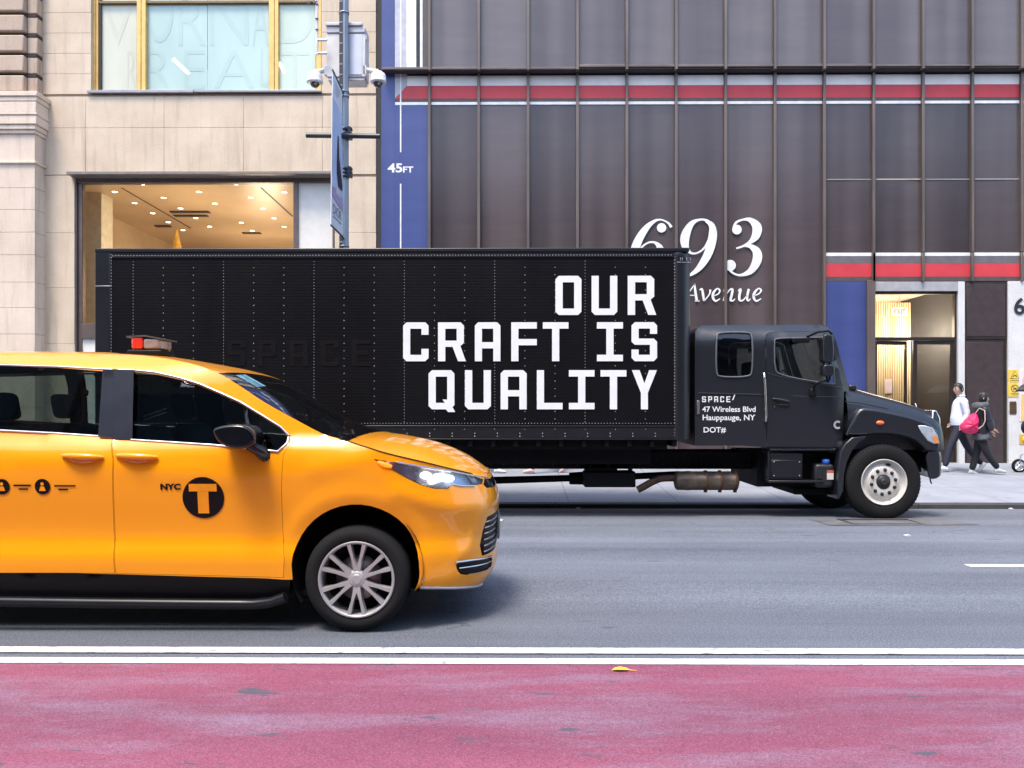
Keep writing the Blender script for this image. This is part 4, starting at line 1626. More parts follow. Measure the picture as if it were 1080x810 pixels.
# doors
for nm, o_, hs, win, bp in (('front_door', fd, [fw, bp_f], fw, bp_f), ('sliding_door', rd, [rw, bp_r], rw, bp_r)):
    d_ = flank(nm, inset(o_, .0025), hs, M_tax, taxi, .055)
    flank('window', inset(win, -.003), [], M_tglass, d_, .05, -.010, pt=g_pt)
    flank('pillar_trim', inset(bp, -.003), [], mat('pillar_black', (.022, .025, .036), .22, coat=.6), d_, .08, .024, pt=g_pt)
    hpx = (123, 167) if nm == 'front_door' else (66, 110)
    a0, a1 = TS(hpx[0], 480), TS(hpx[1], 482)
    pair('handle', M_tax, d_, lambda q, s: q.tube([t_pt((a0[0] + (a1[0] - a0[0]) * k, a0[1] + (a1[1] - a0[1]) * k), s, .012 + .028 * math.sin(PI * k)) for k in (0, .12, .3, .5, .7, .88, 1)],
                                                  [.008, .016, .021, .022, .021, .016, .008], 10))
    pair('handle_cup', M_cup, d_, lambda q, s: q.sphere(t_pt(((a0[0] + a1[0]) / 2, (a0[1] + a1[1]) / 2 - .022), s, -.001), (.085, .012, .026), u=18))
    low = (TSL([(138.5, 463.8), (180, 466.4), (225.6, 469.3), (262, 472.9), (293, 476.2), (303, 467.5), (304.5, 461)]) if nm == 'front_door' else
           [(xr_ + .04, TS(0, 453.4)[1])] + TSL([(0, 453.9), (60, 457), (118, 461)]))
    hi = (TSL([(125, 390), (141, 390.3), (164, 392.6), (190, 398.4), (211.5, 405.2), (232.6, 414.3), (253.7, 423.9), (278, 438.9), (296, 450.2), (305, 459.5)]) if nm == 'front_door' else
          [(xr_ + .06, TS(0, 385)[1])] + TSL([(0, 385), (60, 386.6), (119, 390)]))
    pair('belt_trim', M_trim, d_, lambda q, s: q.tube([t_pt(p, s, .003) for p in resample(low, .06, False)], .0075, 6))
    pair('roof_trim', M_trim, d_, lambda q, s: q.tube([t_pt(p, s, .003) for p in resample(hi, .06, False)], .008, 6))
    if nm == 'front_door':
        fdoor = d_
    else:
        sdoor = d_
flank('quarter_window', inset(qw, -.003), [], M_tglass, taxi, .1, -.01, pt=g_pt)
# partition bars seen through the front corner of the window (fixed quarter light post)
pp = TSL([(255.5, 426), (259.5, 428), (264, 472), (259, 472)])
flank('quarter_post', pp, [], M_gblk, fdoor, .08, -.004, pt=g_pt)
# sills, bumper trims, arch liners, underside
sb = TSL([(300, 611.5), (305, 612), (303, 629), (299, 631), (284, 641.5), (200, 641.8), (0, 640.6)])
low_r = [(RW + .46, TS(0, 640.6)[1]), (RW + .44, zb)]
sk_o = sb + low_r + [(p[0], p[1] - .002) for p in sill[::-1]]
flank('side_skirt', sk_o, [], M_blk, taxi, .08, -.035)
pair('running_board', mat('satin_black', (.008, .0085, .011), .32, spec=.35), taxi,
     lambda q, s: q.tube([t_pt(p, s, .035) for p in resample([(RW + .5, TS(0, 633)[1])] + TSL([(0, 633), (100, 634.5), (200, 635.5), (270, 636), (288, 634), (303, 628.5)]), .1, False)], .036, 8))
for cx in (TXW, RW):
    pair('wheel_arch', M_dark, taxi, lambda q, s: q.lathe([(AR + .012, s * .935), (AR + .012, s * .60), (.05, s * .60)], (cx, TY, arch_c[1]), 'Y', 28, a0=R(-32), a1=R(212)))
q = MB()
q.box(TXW - 3.9, TXW + .3, TY - .84, TY + .84, .22, .26)
q.box(TXW + .45, PX(495, 6.4), TY - .5, TY + .5, .25, .28)
q.build('underbody', M_dark, taxi)
# cabin lining, floor, seats
lin = [(TXW - .35, .3), (TXW - .35, 1.02), (TXW - .05, 1.10)] + [(p[0], p[1] - .02) for p in sh_cab] + [(p[0], p[1] - .02) for p in sh_rear[:-1]] + [(UR - .1, .3)]
arch_gap = [(RW - .55, .22), (RW + .55, .22), (RW + .5, .95), (RW - .5, .95)]
v2, t2 = fill2d([(TXW - .52, .32), (TXW - .52, 1.1)] + [(p[0], p[1] - .03) for p in sh_cab[6:]] + [(p[0], p[1] - .03) for p in sh_rear[:-1]] + [(UR, .32)], [inset(fw, -.02), inset(rw, -.02), inset(qw, -.02)], .12)
pair('cabin_lining', M_dark, taxi, lambda q, s: q.add([t_pt(p, s, -.07) for p in v2], t2, s=True))
q = MB()
q.box(UR - .1, TXW - .5, TY - .86, TY + .86, .34, .38)
q.rbox(TXW - .55, TXW - .14, TY - .84, TY + .84, .8, 1.16, .08, 3)
q.build('dashboard', M_dark, taxi)
for sx, row in ((-1.22, 0), (-2.2, 1), (-3.05, 2)):
    for yy in (-.42, .42):
        st = MB()
        x = TXW + sx
        st.rbox(x - .28, x + .28, TY + yy - .27, TY + yy + .27, .58, .76, .06, 3)
        b0 = len(st.v)
        st.rbox(x - .36, x - .20, TY + yy - .26, TY + yy + .26, .70, 1.36, .06, 3)
        st.rbox(x - .38, x - .27, TY + yy - .14, TY + yy + .14, 1.40, 1.60, .045, 3)
        for i in range(b0, len(st.v)):
            st.v[i] = (st.v[i][0] - (st.v[i][2] - .7) * .18, st.v[i][1], st.v[i][2])
        st.build('seat', M_seat, taxi)
q = MB()
q.lathe([(.19, -.012), (.205, 0), (.19, .012), (.178, 0), (.19, -.012)], (TXW - .72, TY + .42, 1.12), 'X', 24)
q.tube([(TXW - .72, TY + .42, 1.12), (TXW - .5, TY + .42, 1.02)], .04, 8)
q.build('steering_wheel', M_blk, taxi)
# blue cloth with white stripes over the near front seat back
q = MB()
xx = TXW - 1.58
for k in range(8):
    pass
pl = TSL([(141, 429), (146, 419.5), (168, 418), (171.5, 433), (165, 437.5), (141, 443)])
v3, t3 = fill2d(pl, [], .05)
q.add([(p[0] - .05, TY - .60 + .04 * math.sin(p[0] * 9), p[1]) for p in v3], t3, s=True)
q.cm = 1
for yy in (435.2, 439.2):
    st_ = TSL([(139, yy + 3.6), (168.5, yy - 5.0), (168.8, yy - 3.6), (139, yy + 5.2)])
    v3, t3 = fill2d(st_, [], .05)
    q.add([(p[0] - .05, TY - .625 + .04 * math.sin(p[0] * 9), p[1]) for p in v3], t3, s=True)
q.build('seat_cover', [mat('blue_cloth', (.012, .03, .10), .8), mat('white_stripe_cloth', (.55, .55, .55), .8)], taxi)
# decals: roundel, small lettering, icons
cT = TS(214.6, 524.8)
fl = MB()


def on_flank(poly, dw, holes=(), s=-1, m=None, step=.06):
    v, t = fill2d(poly, holes, step)
    fl.add([t_pt(p, s, dw) for p in v], t if s < 0 else [q[::-1] for q in t], m, True)


for i_, s in enumerate((-1, 1)):
    fl = MB()
    on_flank(arc(cT, .138, 0, 350, 35), .004, s=s, m=0)
    k = s * -1
    bx = lambda x0, x1, z0, z1: [(cT[0] + x0, cT[1] + z0), (cT[0] + x1, cT[1] + z0), (cT[0] + x1, cT[1] + z1), (cT[0] + x0, cT[1] + z1)]
    on_flank(bx(-.092, .092, .042, .092), .007, s=s, m=1)
    on_flank(bx(-.036, .036, -.105, .0415), .007, s=s, m=1)
    fl.build('roundel', [mat('decal_black', (.004, .0035, .004), .45, spec=.2), mat('decal_yellow', (.85, .30, .004), .4)], fdoor[i_])
    fl = MB()
    v, f = text2d('NYC', TS(169.5, 516)[0], TS(191, 516)[0], TS(180, 516.6)[1], TS(180, 510)[1], .05)
    fl.add([t_pt((p[0] if s < 0 else 2 * cT[0] - p[0], p[1]), s, .005) for p in v], f, 0, False)
    fl.build('lettering', MATS['decal_black'], fdoor[i_])
    for px in (2.5, 45.2):
        fl = MB()
        c_ = TS(px, 513.2)
        on_flank(arc(c_, .052, 0, 340, 17), .005, s=s, m=0)
        on_flank(arc((c_[0], c_[1] + .018), .012, 0, 315, 7), .008, s=s, m=1)
        on_flank([(c_[0] - .022, c_[1] - .028), (c_[0] + .022, c_[1] - .028), (c_[0] + .012, c_[1] + .002), (c_[0] - .012, c_[1] + .002)], .008, s=s, m=1)
        fl.build('pictogram', [MATS['decal_black'], MATS['decal_yellow']], sdoor[i_])
    for x0, x1, y0, y1 in ((14.5, 33, 511, 512.8), (20, 30, 515, 516.6), (57.5, 80, 511.6, 513.2), (62, 72, 515.4, 517)):
        fl = MB()
        a, b_ = TS(x0, y0), TS(x1, y1)
        on_flank([(a[0], b_[1]), (b_[0], b_[1]), (b_[0], a[1]), (a[0], a[1])], .005, s=s, m=0)
        fl.build('small_print', MATS['decal_black'], sdoor[i_])
# headlights, badge panel, grille, intakes
flh = flank('headlight', inset(hl, -.002), [], glass('lamp_cover', (.86, .90, .96), 1.5, .02, .06), taxi, .05, .001)
flank('reflector', inset(hl, -.004), [], mat('lamp_silver', (.74, .79, .86), .25, .7, var=.3, vscale=13), flh, .05, -.05)
M_led = emis('led_white', (1, .97, .92), 1.3)
for px, py, r_ in ((463, 504.0, .036), (473, 505.0, .030), (449, 501.8, .030), (456, 508, .024)):
    pair('projector', M_led, flh, lambda q, s: q.sphere(t_pt(TS(px, py), s, -.028), (r_ * 1.3, r_ * .6, r_ * .8)))
pair('turn_lamp', emis('amber_lamp', (1, .12, .005), 1.1), flh, lambda q, s: q.tube([t_pt(TS(px, py), s, .001) for px, py in ((398, 487), (402, 488.6), (407, 490.4), (413, 492.2))], [.006, .014, .016, .010], 8))
pair('lamp_brow', M_chr, flh, lambda q, s: q.tube([t_pt(p, s, .002) for p in resample(TSL([(418, 487.2), (436, 490.6), (469, 496.2), (487, 499.2), (500, 501.7), (514, 504.2)]), .05, False)], .007, 6))
pair('lamp_lower_trim', M_chr, flh, lambda q, s: q.tube([t_pt(p, s, .002) for p in resample(TSL([(478, 510.8), (487, 512.4), (500, 512.2)]), .05, False)], .006, 6))
flank('badge_panel', inset(badge, -.002), [], M_gblk, taxi, .06, -.012)
gp = flank('grille', inset(gr, -.002), [], M_blk, taxi, .06, -.04)
q = MB()
for zz in np.arange(.47, .72, .042):
    q = MB()
    L_ = []
    for s in (-1, 1):
        aa = np.linspace(TS(510, 560)[0], AMAX, 9)
        if s > 0:
            aa = aa[::-1]
        else:
            aa = aa
        L_ += [t_pt((a_, zz), s, -.02) for a_ in aa]
    q.tube(L_, .008, 6)
    q.build('grille_bar', M_chr, gp[0])
q = MB()
px0 = nose_x(.55) + .012
q.rbox(px0, px0 + .016, TY - .16, TY + .16, .50, .66, .006)
q.build('number_plate', mat('plate_dark', (.16, .16, .17), .4), taxi)
ig = flank('bumper_intake', inset(it_, -.002), [], M_blk, taxi, .05, -.035)
pair('intake_trim', M_chr, ig, lambda q, s: q.tube([t_pt(p, s, .001) for p in resample(TSL([(480.5, 593.0), (498, 590.6), (518, 586.4)]), .04, False)], .008, 6))
pair('intake_bar', M_chr, ig, lambda q, s: q.tube([t_pt(p, s, -.012) for p in resample(TSL([(484, 599.5), (500, 597.4), (518, 592)]), .04, False)], .006, 6))
pair('bumper_lip', mat('silver_lip', (.5, .5, .52), .35, .6), taxi, lambda q, s: q.tube([t_pt(p, s, -.004) for p in resample(TSL([(443, 619.6), (465, 620), (491, 619.6), (508, 616)]), .05, False)], .012, 6))
# mirrors
for s in (-1, 1):
    mc = PT(248, 460.5, TY - 1.06)
    q = MB()
    yo = TY + s * 1.08
    prof = [(225.8, 452.5), (233, 449.6), (243, 447.8), (257, 447.8), (265, 451.5), (270, 458.5), (271, 467), (262, 473.3), (245, 473.2), (233, 467.5), (227, 459)]
    Yn = TY - 1.16
    q.prism(chaikin([(PX(a, Yn), PZ(b_, Yn)) for a, b_ in prof], 2), TY + s * 1.20, TY + s * .99, bev=.075, seg=6)
    mo = q.build('mirror', M_gblk, taxi)
    q = MB()
    q.tube([(PX(257, Yn), TY + s * 1.06, PZ(470, Yn)), (PX(266, Yn), TY + s * 1.02, PZ(476, Yn)), (PX(271, Yn), TY + s * .95, PZ(484, Yn))], [.035, .04, .045], 10)
    q.build('mirror_arm', M_gblk, mo)
# roof lamp
ry = TY
rx0, rx1 = PX(141.5, ry), PX(177.5, ry)
zr0 = PZ(374.5, ry)
q = MB()
q.rbox(rx0, rx1, ry - .13, ry + .13, zr0 - .01, zr0 + .035, .012)
rl = q.build('roof_lamp', M_blk, taxi)
q = MB()
q.rbox(PX(145.5, ry), PX(157.5, ry), ry - .12, ry + .12, zr0 + .04, PZ(356.3, ry), .015)
q.build('red_lens', mat('red_lens', (.62, .035, .02), .18, coat=.6), rl)
q = MB()
q.rbox(PX(158, ry), PX(175, ry), ry - .12, ry + .12, zr0 + .04, PZ(358, ry), .015)
q.build('clear_lens', mat('clear_lens', (.22, .20, .22), .15, coat=.6, var=.3, vscale=12), rl)
q = MB()
q.prism([(PX(141, ry), PZ(357, ry)), (PX(141, ry), PZ(355.4, ry)), (PX(160, ry), PZ(354.4, ry)), (PX(180, ry), PZ(358.4, ry)), (PX(180, ry), PZ(359.6, ry)), (PX(160, ry), PZ(356.2, ry))], ry - .125, ry + .125)
q.build('lamp_lid', mat('grey_lid', (.10, .105, .125), .3, .3), rl)


# alloy wheel, built once and copied
def car_wheel(s, loc):
    wh = thing('wheel', None, None, (0, 0, 0))
    wh.parent = taxi
    wh.location = Vector(loc) - Vector(taxi.location)
    o = Vector(loc)
    r = .353
    q = MB()
    q.lathe([(.250, .10 * s), (.262, .112 * s), (.30, .118 * s), (.325, .108 * s), (.345, .085 * s), (r, .05 * s), (r, -.05 * s), (.345, -.085 * s), (.30, -.11 * s), (.24, -.10 * s)], o, 'Y', 48)
    for k in range(3):
        q.lathe([(r + .001, (-.03 + .03 * k - .004) * s), (r + .001, (-.03 + .03 * k + .004) * s)], o, 'Y', 48)
    q.build('tyre', M_rub, wh)
    q = MB()
    q.lathe([(.248, .108 * s), (.255, .112 * s), (.252, .118 * s), (.238, .112 * s), (.232, .095 * s), (.228, -.09 * s)], o, 'Y', 48)
    for k in range(6):
        for dd in (-.16, .16):
            a = 2 * PI * k / 6 + R(90)
            a_in, a_out = a + dd * .55, a + dd * 1.35
            pin = (math.cos(a_in) * .05, math.sin(a_in) * .05)
            pou = (math.cos(a_out) * .238, math.sin(a_out) * .238)
            d = Vector((pou[0] - pin[0], pou[1] - pin[1])).normalized()
            n_ = Vector((-d.y, d.x))
            V = []
            for (px_, pz_), hw, yf, yb in ((pin, .024, .098, .05), (((pin[0] + pou[0]) / 2, (pin[1] + pou[1]) / 2), .012, .108, .06), (pou, .019, .112, .07)):
                for e_, yy in ((-1, yb), (-.7, yf), (.7, yf), (1, yb)):
                    V.append((o.x + px_ + n_.x * hw * e_, o.y + yy * s, o.z + pz_ + n_.y * hw * e_))
            q.add(V, [(r_ * 4 + c_, r_ * 4 + c_ + 1, r_ * 4 + 5 + c_, r_ * 4 + 4 + c_) for r_ in range(2) for c_ in range(3)], s=False)
    q.lathe([(.0, .104 * s), (.030, .104 * s)], o, 'Y', 24)
    q.lathe([(.030, .104 * s), (.034, .100 * s)], o, 'Y', 24)
    q.lathe([(.034, .100 * s), (.058, .098 * s), (.066, .08 * s)], o, 'Y', 24)
    q.build('rim', M_alloy, wh)
    q = MB()
    q.lathe([(.0, .03 * s), (.15, .03 * s), (.152, .0 * s)], o, 'Y', 32)
    q.build('brake_disc', mat('brake_steel', (.20, .17, .16), .4, .8), wh)
    q = MB()
    q.lathe([(.0, -.02 * s), (.23, -.02 * s)], o, 'Y', 32)
    q.build('wheel_back', M_dark, wh)
    return wh


car_wheel(-1, (TXW, TY - .85, .353))
car_wheel(-1, (RW, TY - .85, .353))
car_wheel(1, (TXW, TY + .85, .353))
car_wheel(1, (RW, TY + .85, .353))

# ================================================================== TRUCK
KY = 12.97                    # centre line
YB = 11.75                    # near face of the cargo box
YC = 11.93                    # near face of the cab
YT = 11.84                    # outer face of the near tyres
GZ = road_z(YT)
truck = thing('box_truck', 'matte black box truck lettered OUR CRAFT IS QUALITY, parked along the kerb', 'truck', (PX(520, KY), KY, GZ))


def truck_paint(name, c, rough, coat=.0):
    m, nt, b = _nt(name)
    v = coords(nt)
    f = noise(nt, v, 1.2, 4)
    nt.links.new(mixc(nt, f, tuple(x * .85 for x in c), tuple(x * 1.15 for x in c)), b.inputs['Base Color'])
    rr = nt.nodes.new('ShaderNodeMapRange')
    rr.inputs['To Min'].default_value = rough * .8
    rr.inputs['To Max'].default_value = rough * 1.2
    nt.links.new(noise(nt, v, 3, 5), rr.inputs['Value'])
    nt.links.new(rr.outputs[0], b.inputs['Roughness'])
    b.inputs['Coat Weight'].default_value = coat
    b.inputs['Coat Roughness'].default_value = .25
    return m


M_cab = truck_paint('matte_slate', (.0105, .0128, .0175), .34, .40)


def box_skin():
    m, nt, b = _nt('ribbed_black')
    t = nt.nodes.new('ShaderNodeTexCoord')
    sep = nt.nodes.new('ShaderNodeSeparateXYZ')
    nt.links.new(t.outputs['Object'], sep.inputs[0])
    wv = nt.nodes.new('ShaderNodeMath')
    wv.operation = 'MULTIPLY'
    wv.inputs[1].default_value = 2 * PI / .042
    nt.links.new(sep.outputs['Z'], wv.inputs[0])
    sn = nt.nodes.new('ShaderNodeMath')
    sn.operation = 'SINE'
    nt.links.new(wv.outputs[0], sn.inputs[0])
    f = noise(nt, coords(nt), 1.1, 4)
    nt.links.new(mixc(nt, ramp(nt, f, .3, .7), (.0020, .0018, .0026), (.0032, .0029, .0040)), b.inputs['Base Color'])
    b.inputs['Roughness'].default_value = .5
    b.inputs['Specular IOR Level'].default_value = .17
    lr = nt.nodes.new('ShaderNodeMapRange')
    lr.inputs['To Min'].default_value = .34
    lr.inputs['To Max'].default_value = .62
    nt.links.new(noise(nt, coords(nt, (1, 1, .3)), 1.4, 5, .6), lr.inputs['Value'])
    nt.links.new(lr.outputs[0], b.inputs['Roughness'])
    ad = nt.nodes.new('ShaderNodeMath')
    ad.operation = 'MULTIPLY_ADD'
    ad.inputs[1].default_value = 5.0
    nt.links.new(noise(nt, coords(nt, (.8, 1, 1.3)), 1.6, 2), ad.inputs[0])
    nt.links.new(sn.outputs[0], ad.inputs[2])
    bump(nt, b, ad.outputs[0], .09, .004)
    return m


M_box = box_skin()
M_boxtrim = truck_paint('box_trim', (.006, .0065, .009), .38, .15)
M_riv = mat('rivet', (.30, .30, .33), .35, .5)
M_decal = mat('white_vinyl', (.80, .81, .82), .45, var=.04)
M_ghost = mat('ghost_vinyl', (.0036, .0030, .0038), .48, var=.05, spec=.20)
M_frame = truck_paint('chassis_black', (.0022, .0022, .0032), .65)
M_frame.node_tree.nodes['Principled BSDF'].inputs['Specular IOR Level'].default_value = .2


def bz(py, Y=YB, px=540):
    return PZ(py, Y, px)


cb = MB()
zt_, zb_ = bz(262.5), bz(449.5)
xl, xr = PX(116, YB), PX(713, YB)
cb.box(xl, xr, YB + .006, 2 * KY - YB - .006, bz(463), zt_)
cb.cm = 1
YF_ = 2 * KY - YB
# rails along the edges: top rail, bottom rail with its lip, rear post, rounded front corner posts and roof cap
cb.rbox(PX(100.5, YB), PX(727, YB), YB - .022, YF_ + .022, bz(265.8), bz(261.6), .012)
cb.rbox(xl, xr, YB - .008, YB + .05, bz(271.5), bz(266), .004, 1)
cb.rbox(PX(101, YB), xr, YB - .012, YB + .05, bz(450.6), bz(448.6), .004, 1)
cb.rbox(xl, xr, YB - .006, YB + .05, bz(462.3), bz(450.8), .004, 1)
cb.rbox(PX(101, YB), xr, YB - .014, YB + .05, bz(463.9), bz(462.5), .004, 1)
cb.rbox(PX(100.5, YB), PX(116.6, YB), YB - .016, YF_ + .016, bz(470), bz(262), .012)
cb.rbox(PX(100.8, YB), PX(118, YB), YB - .022, YB + .03, bz(302.2), bz(300.8), .004, 1, 2)
for sgn in (-1, 1):
    yo = KY + sgn * (KY - YB + .014)
    rad = PX(730, YB) - PX(716, YB)
    pr_ = [(PX(712, YB), yo)] + [(PX(716, YB) + rad * math.sin(a), yo - sgn * rad * (1 - math.cos(a))) for a in [PI / 2 * i / 8 for i in range(9)]]
    pr_ += [(pr_[-1][0], yo - sgn * .5), (PX(712, YB), yo - sgn * .5)]
    z0, z1 = bz(463.7), bz(270)
    # bevelled top following the radius of the roof cap
    n_ = len(pr_)
    V = [(a, b_, z0) for a, b_ in pr_] + [(a, b_, z1) for a, b_ in pr_]
    cb.add(V, [(i, (i + 1) % n_, n_ + (i + 1) % n_, n_ + i) for i in range(n_)], s=True)
    cb.add(V[:n_], [tuple(range(n_))], s=False)
    cap = []
    for kk in range(6):
        f_ = kk / 5 * PI / 2
        cap.append([(PX(712, YB) + (a - PX(712, YB)) * (1 - .28 * (1 - math.cos(f_)) * (1 if a > PX(713, YB) else 0)), b_ + sgn * -.0 if kk == 0 else b_ - sgn * .05 * (1 - math.cos(f_)) * (1 if abs(b_ - yo) < .2 else 0), z1 + (bz(262.6) - z1) * math.sin(f_)) for a, b_ in pr_])
    for kk in range(5):
        cb.add(cap[kk] + cap[kk + 1], [(i, (i + 1) % n_, n_ + (i + 1) % n_, n_ + i) for i in range(n_)], s=True)
cb.box(PX(712, YB), PX(729.5, YB), YB + .4, YF_ - .4, bz(463.5), bz(263.2))
cb.tube([(PX(714, YB), YB - .016, bz(277)), (PX(729, YB), YB + .02, bz(277))], .008, 6, 2)
for dx in (717.5, 719.5, 724, 728):
    cb.rbox(PX(dx, YB) - .006, PX(dx, YB) + .006, YB - .02, YB + .01, bz(275.5), bz(272.2), .002, 1, 2)
# rivets
rv = MB()
rv.cm = 2


def rivet(x, z, r=.0065, y=YB):
    V = [(x + r * math.cos(a), y + .006, z + r * math.sin(a)) for a in [2 * PI * i / 5 for i in range(5)]] + [(x, y - .003, z)]
    rv.add(V, [(i, (i + 1) % 5, 5) for i in range(5)], 2, True)


px = 140.2
k = 0
while px < 705:
    dense = k % 3 == 0
    step = 3.2 if dense else 8.0
    py = 275.5 if dense else 282
    while py < 446.5:
        rivet(PX(px, YB), bz(py), .0066 if dense else .0076)
        py += step
    rivet(PX(px, YB), bz(267.5))
    rivet(PX(px, YB), bz(452.8), y=YB - .012)
    px += 31.8
    k += 1
px = 119
while px < 711:
    rivet(PX(px, YB), bz(269.4), .0088, YB - .014)
    rivet(PX(px, YB), bz(446.6), .0068)
    px += 3.2
py = 268
while py < 462:
    rivet(PX(117.6, YB), bz(py), .0085, YB - .016)
    rivet(PX(711.4, YB), bz(py), .0090, YB - .010)
    py += 3.3
px = 120
while px < 710:
    rivet(PX(px, YB), bz(457.2), .0095, YB - .012)
    rivet(PX(px, YB), bz(460.2), .0095, YB - .012)
    px += 23.8
cb.v += []
base = len(cb.v)
cb.v += rv.v
cb.f += [tuple(base + i for i in f) for f in rv.f]
cb.m += rv.m
cb.s += rv.s
cargo = cb.build('cargo_box', [M_box, M_boxtrim, M_riv], truck)
# slogan, one mesh per line of words
words_ = [('slogan', [('O', 585.8, 613.2), ('U', 623.9, 651), ('R', 662, 690)], 291, 332.3), ('slogan', [('C', 425.2, 452), ('R', 462, 489.3), ('A', 500.8, 527.8), ('F', 539.2, 566.2), ('T', 572.5, 599.6)], 339.9, 381), ('slogan', [('I', 629.5, 657), ('S', 666, 693)], 339.9, 381),
        ('slogan', [('Q', 452, 479.3), ('U', 490.4, 517.8), ('A', 528, 555.5), ('L', 566.2, 593.3), ('I', 600, 627), ('T', 633.3, 660.7), ('Y', 666.4, 692.8)], 390.4, 431.7)]
for nm, L_, y0, y1 in words_:
    q = MB()
    for ch, a, b_ in L_:
        block_letter(q, ch, PX(a, YB), PX(b_, YB), bz(y1), bz(y0), YB - .003)
    q.build(nm, M_decal, cargo)
q = MB()
for ch, a, b_ in (('S', 239, 259), ('P', 272, 291), ('A', 305, 325), ('C', 338, 358), ('E', 371, 391)):
    block_letter(q, ch, PX(a, YB), PX(b_, YB), bz(386), bz(358), YB - .0005)
q.build('faded_lettering', M_ghost, cargo)

# ---------------------------------------------------------------- cab
CW = KY - YC


def c_w(z):
    return interp(z, [-9, 2.30, 2.45, 2.56, 2.63, 2.68], [CW, CW, CW - .012, CW - .06, CW - .14, CW - .26])


def c_wx(x, z):
    w = c_w(z)
    xf = PX(872, YC)
    if x > xf:
        w -= .10 * ((x - xf) / .3) ** 2
    return w


def CS(px, py):
    w = CW
    for _ in range(12):
        Y = KY - w
        x, z = PX(px, Y), PZ(py, Y, px)
        w = c_wx(x, z)
    return (x, z)


def CSL(pts):
    return [CS(*p) for p in pts]


def cflank(outer, holes=(), side=-1, dw=0.0, step=.09, mb=None, m=None):
    v, t = fill2d(outer, holes, step)
    mb = mb or MB()
    mb.add([(p[0], KY + side * (c_wx(*p) + dw), p[1]) for p in v], t if side < 0 else [q[::-1] for q in t], m, True)
    return mb


cab_px = [(733, 470), (733, 440), (733, 400), (733, 362), (733.3, 350), (735.5, 345.5), (739.5, 343.3), (760, 342.7), (800, 342.6), (845, 342.4), (866, 342.6), (872.5, 344.6), (877, 348.6), (880, 353.5), (885.5, 374), (891, 394), (895, 407.5),
          (895.5, 412), (890, 413), (889.5, 440), (889, 472.5), (850, 472.3), (808, 472), (780, 470)]
cab_o = CSL(cab_px)
dr_o = CSL([(808.5, 471.4), (808, 440), (807.8, 400), (807.3, 380), (807, 360), (808, 352.5), (812, 350.2), (845, 349.6), (866, 349.8), (874.5, 353), (879, 366), (885, 390), (888.6, 409), (888.4, 440), (888, 471.8), (850, 471.6)])
dw_o = chaikin(CSL([(816.3, 359), (819, 357), (845, 356.2), (868, 356), (871, 357), (881.5, 404.5), (877, 405.5), (860, 402.6), (838, 398.8), (822, 394.8), (817, 390)]), 1)
qw_o = chaikin(CSL([(755, 354), (759, 350.6), (790, 350.4), (793.2, 354), (793.6, 392), (790, 397.6), (759, 397.8), (755, 394)]), 2)
M_cglass = glass('cab_glass', (.34, .40, .39), 1.5, .01, .02)
M_dgl = glass('cab_door_glass', (.74, .84, .80), 1.5, .01, .06)
M_seal = mat('grey_seal', (.10, .105, .115), .5)
cabm = MB()
for s in (-1, 1):
    cflank(cab_o, [dr_o, qw_o], s, mb=cabm)
# roof, back wall and screen surround across the cab
prof = resample(CSL([(733, 470)] + cab_px[3:18]), .06, False)
prof[0] = cab_o[0]


def csec(p, n=16):
    w = c_wx(*p)
    return [(p[0], KY + w * (2 * j / n - 1), p[1]) for j in range(n + 1)]


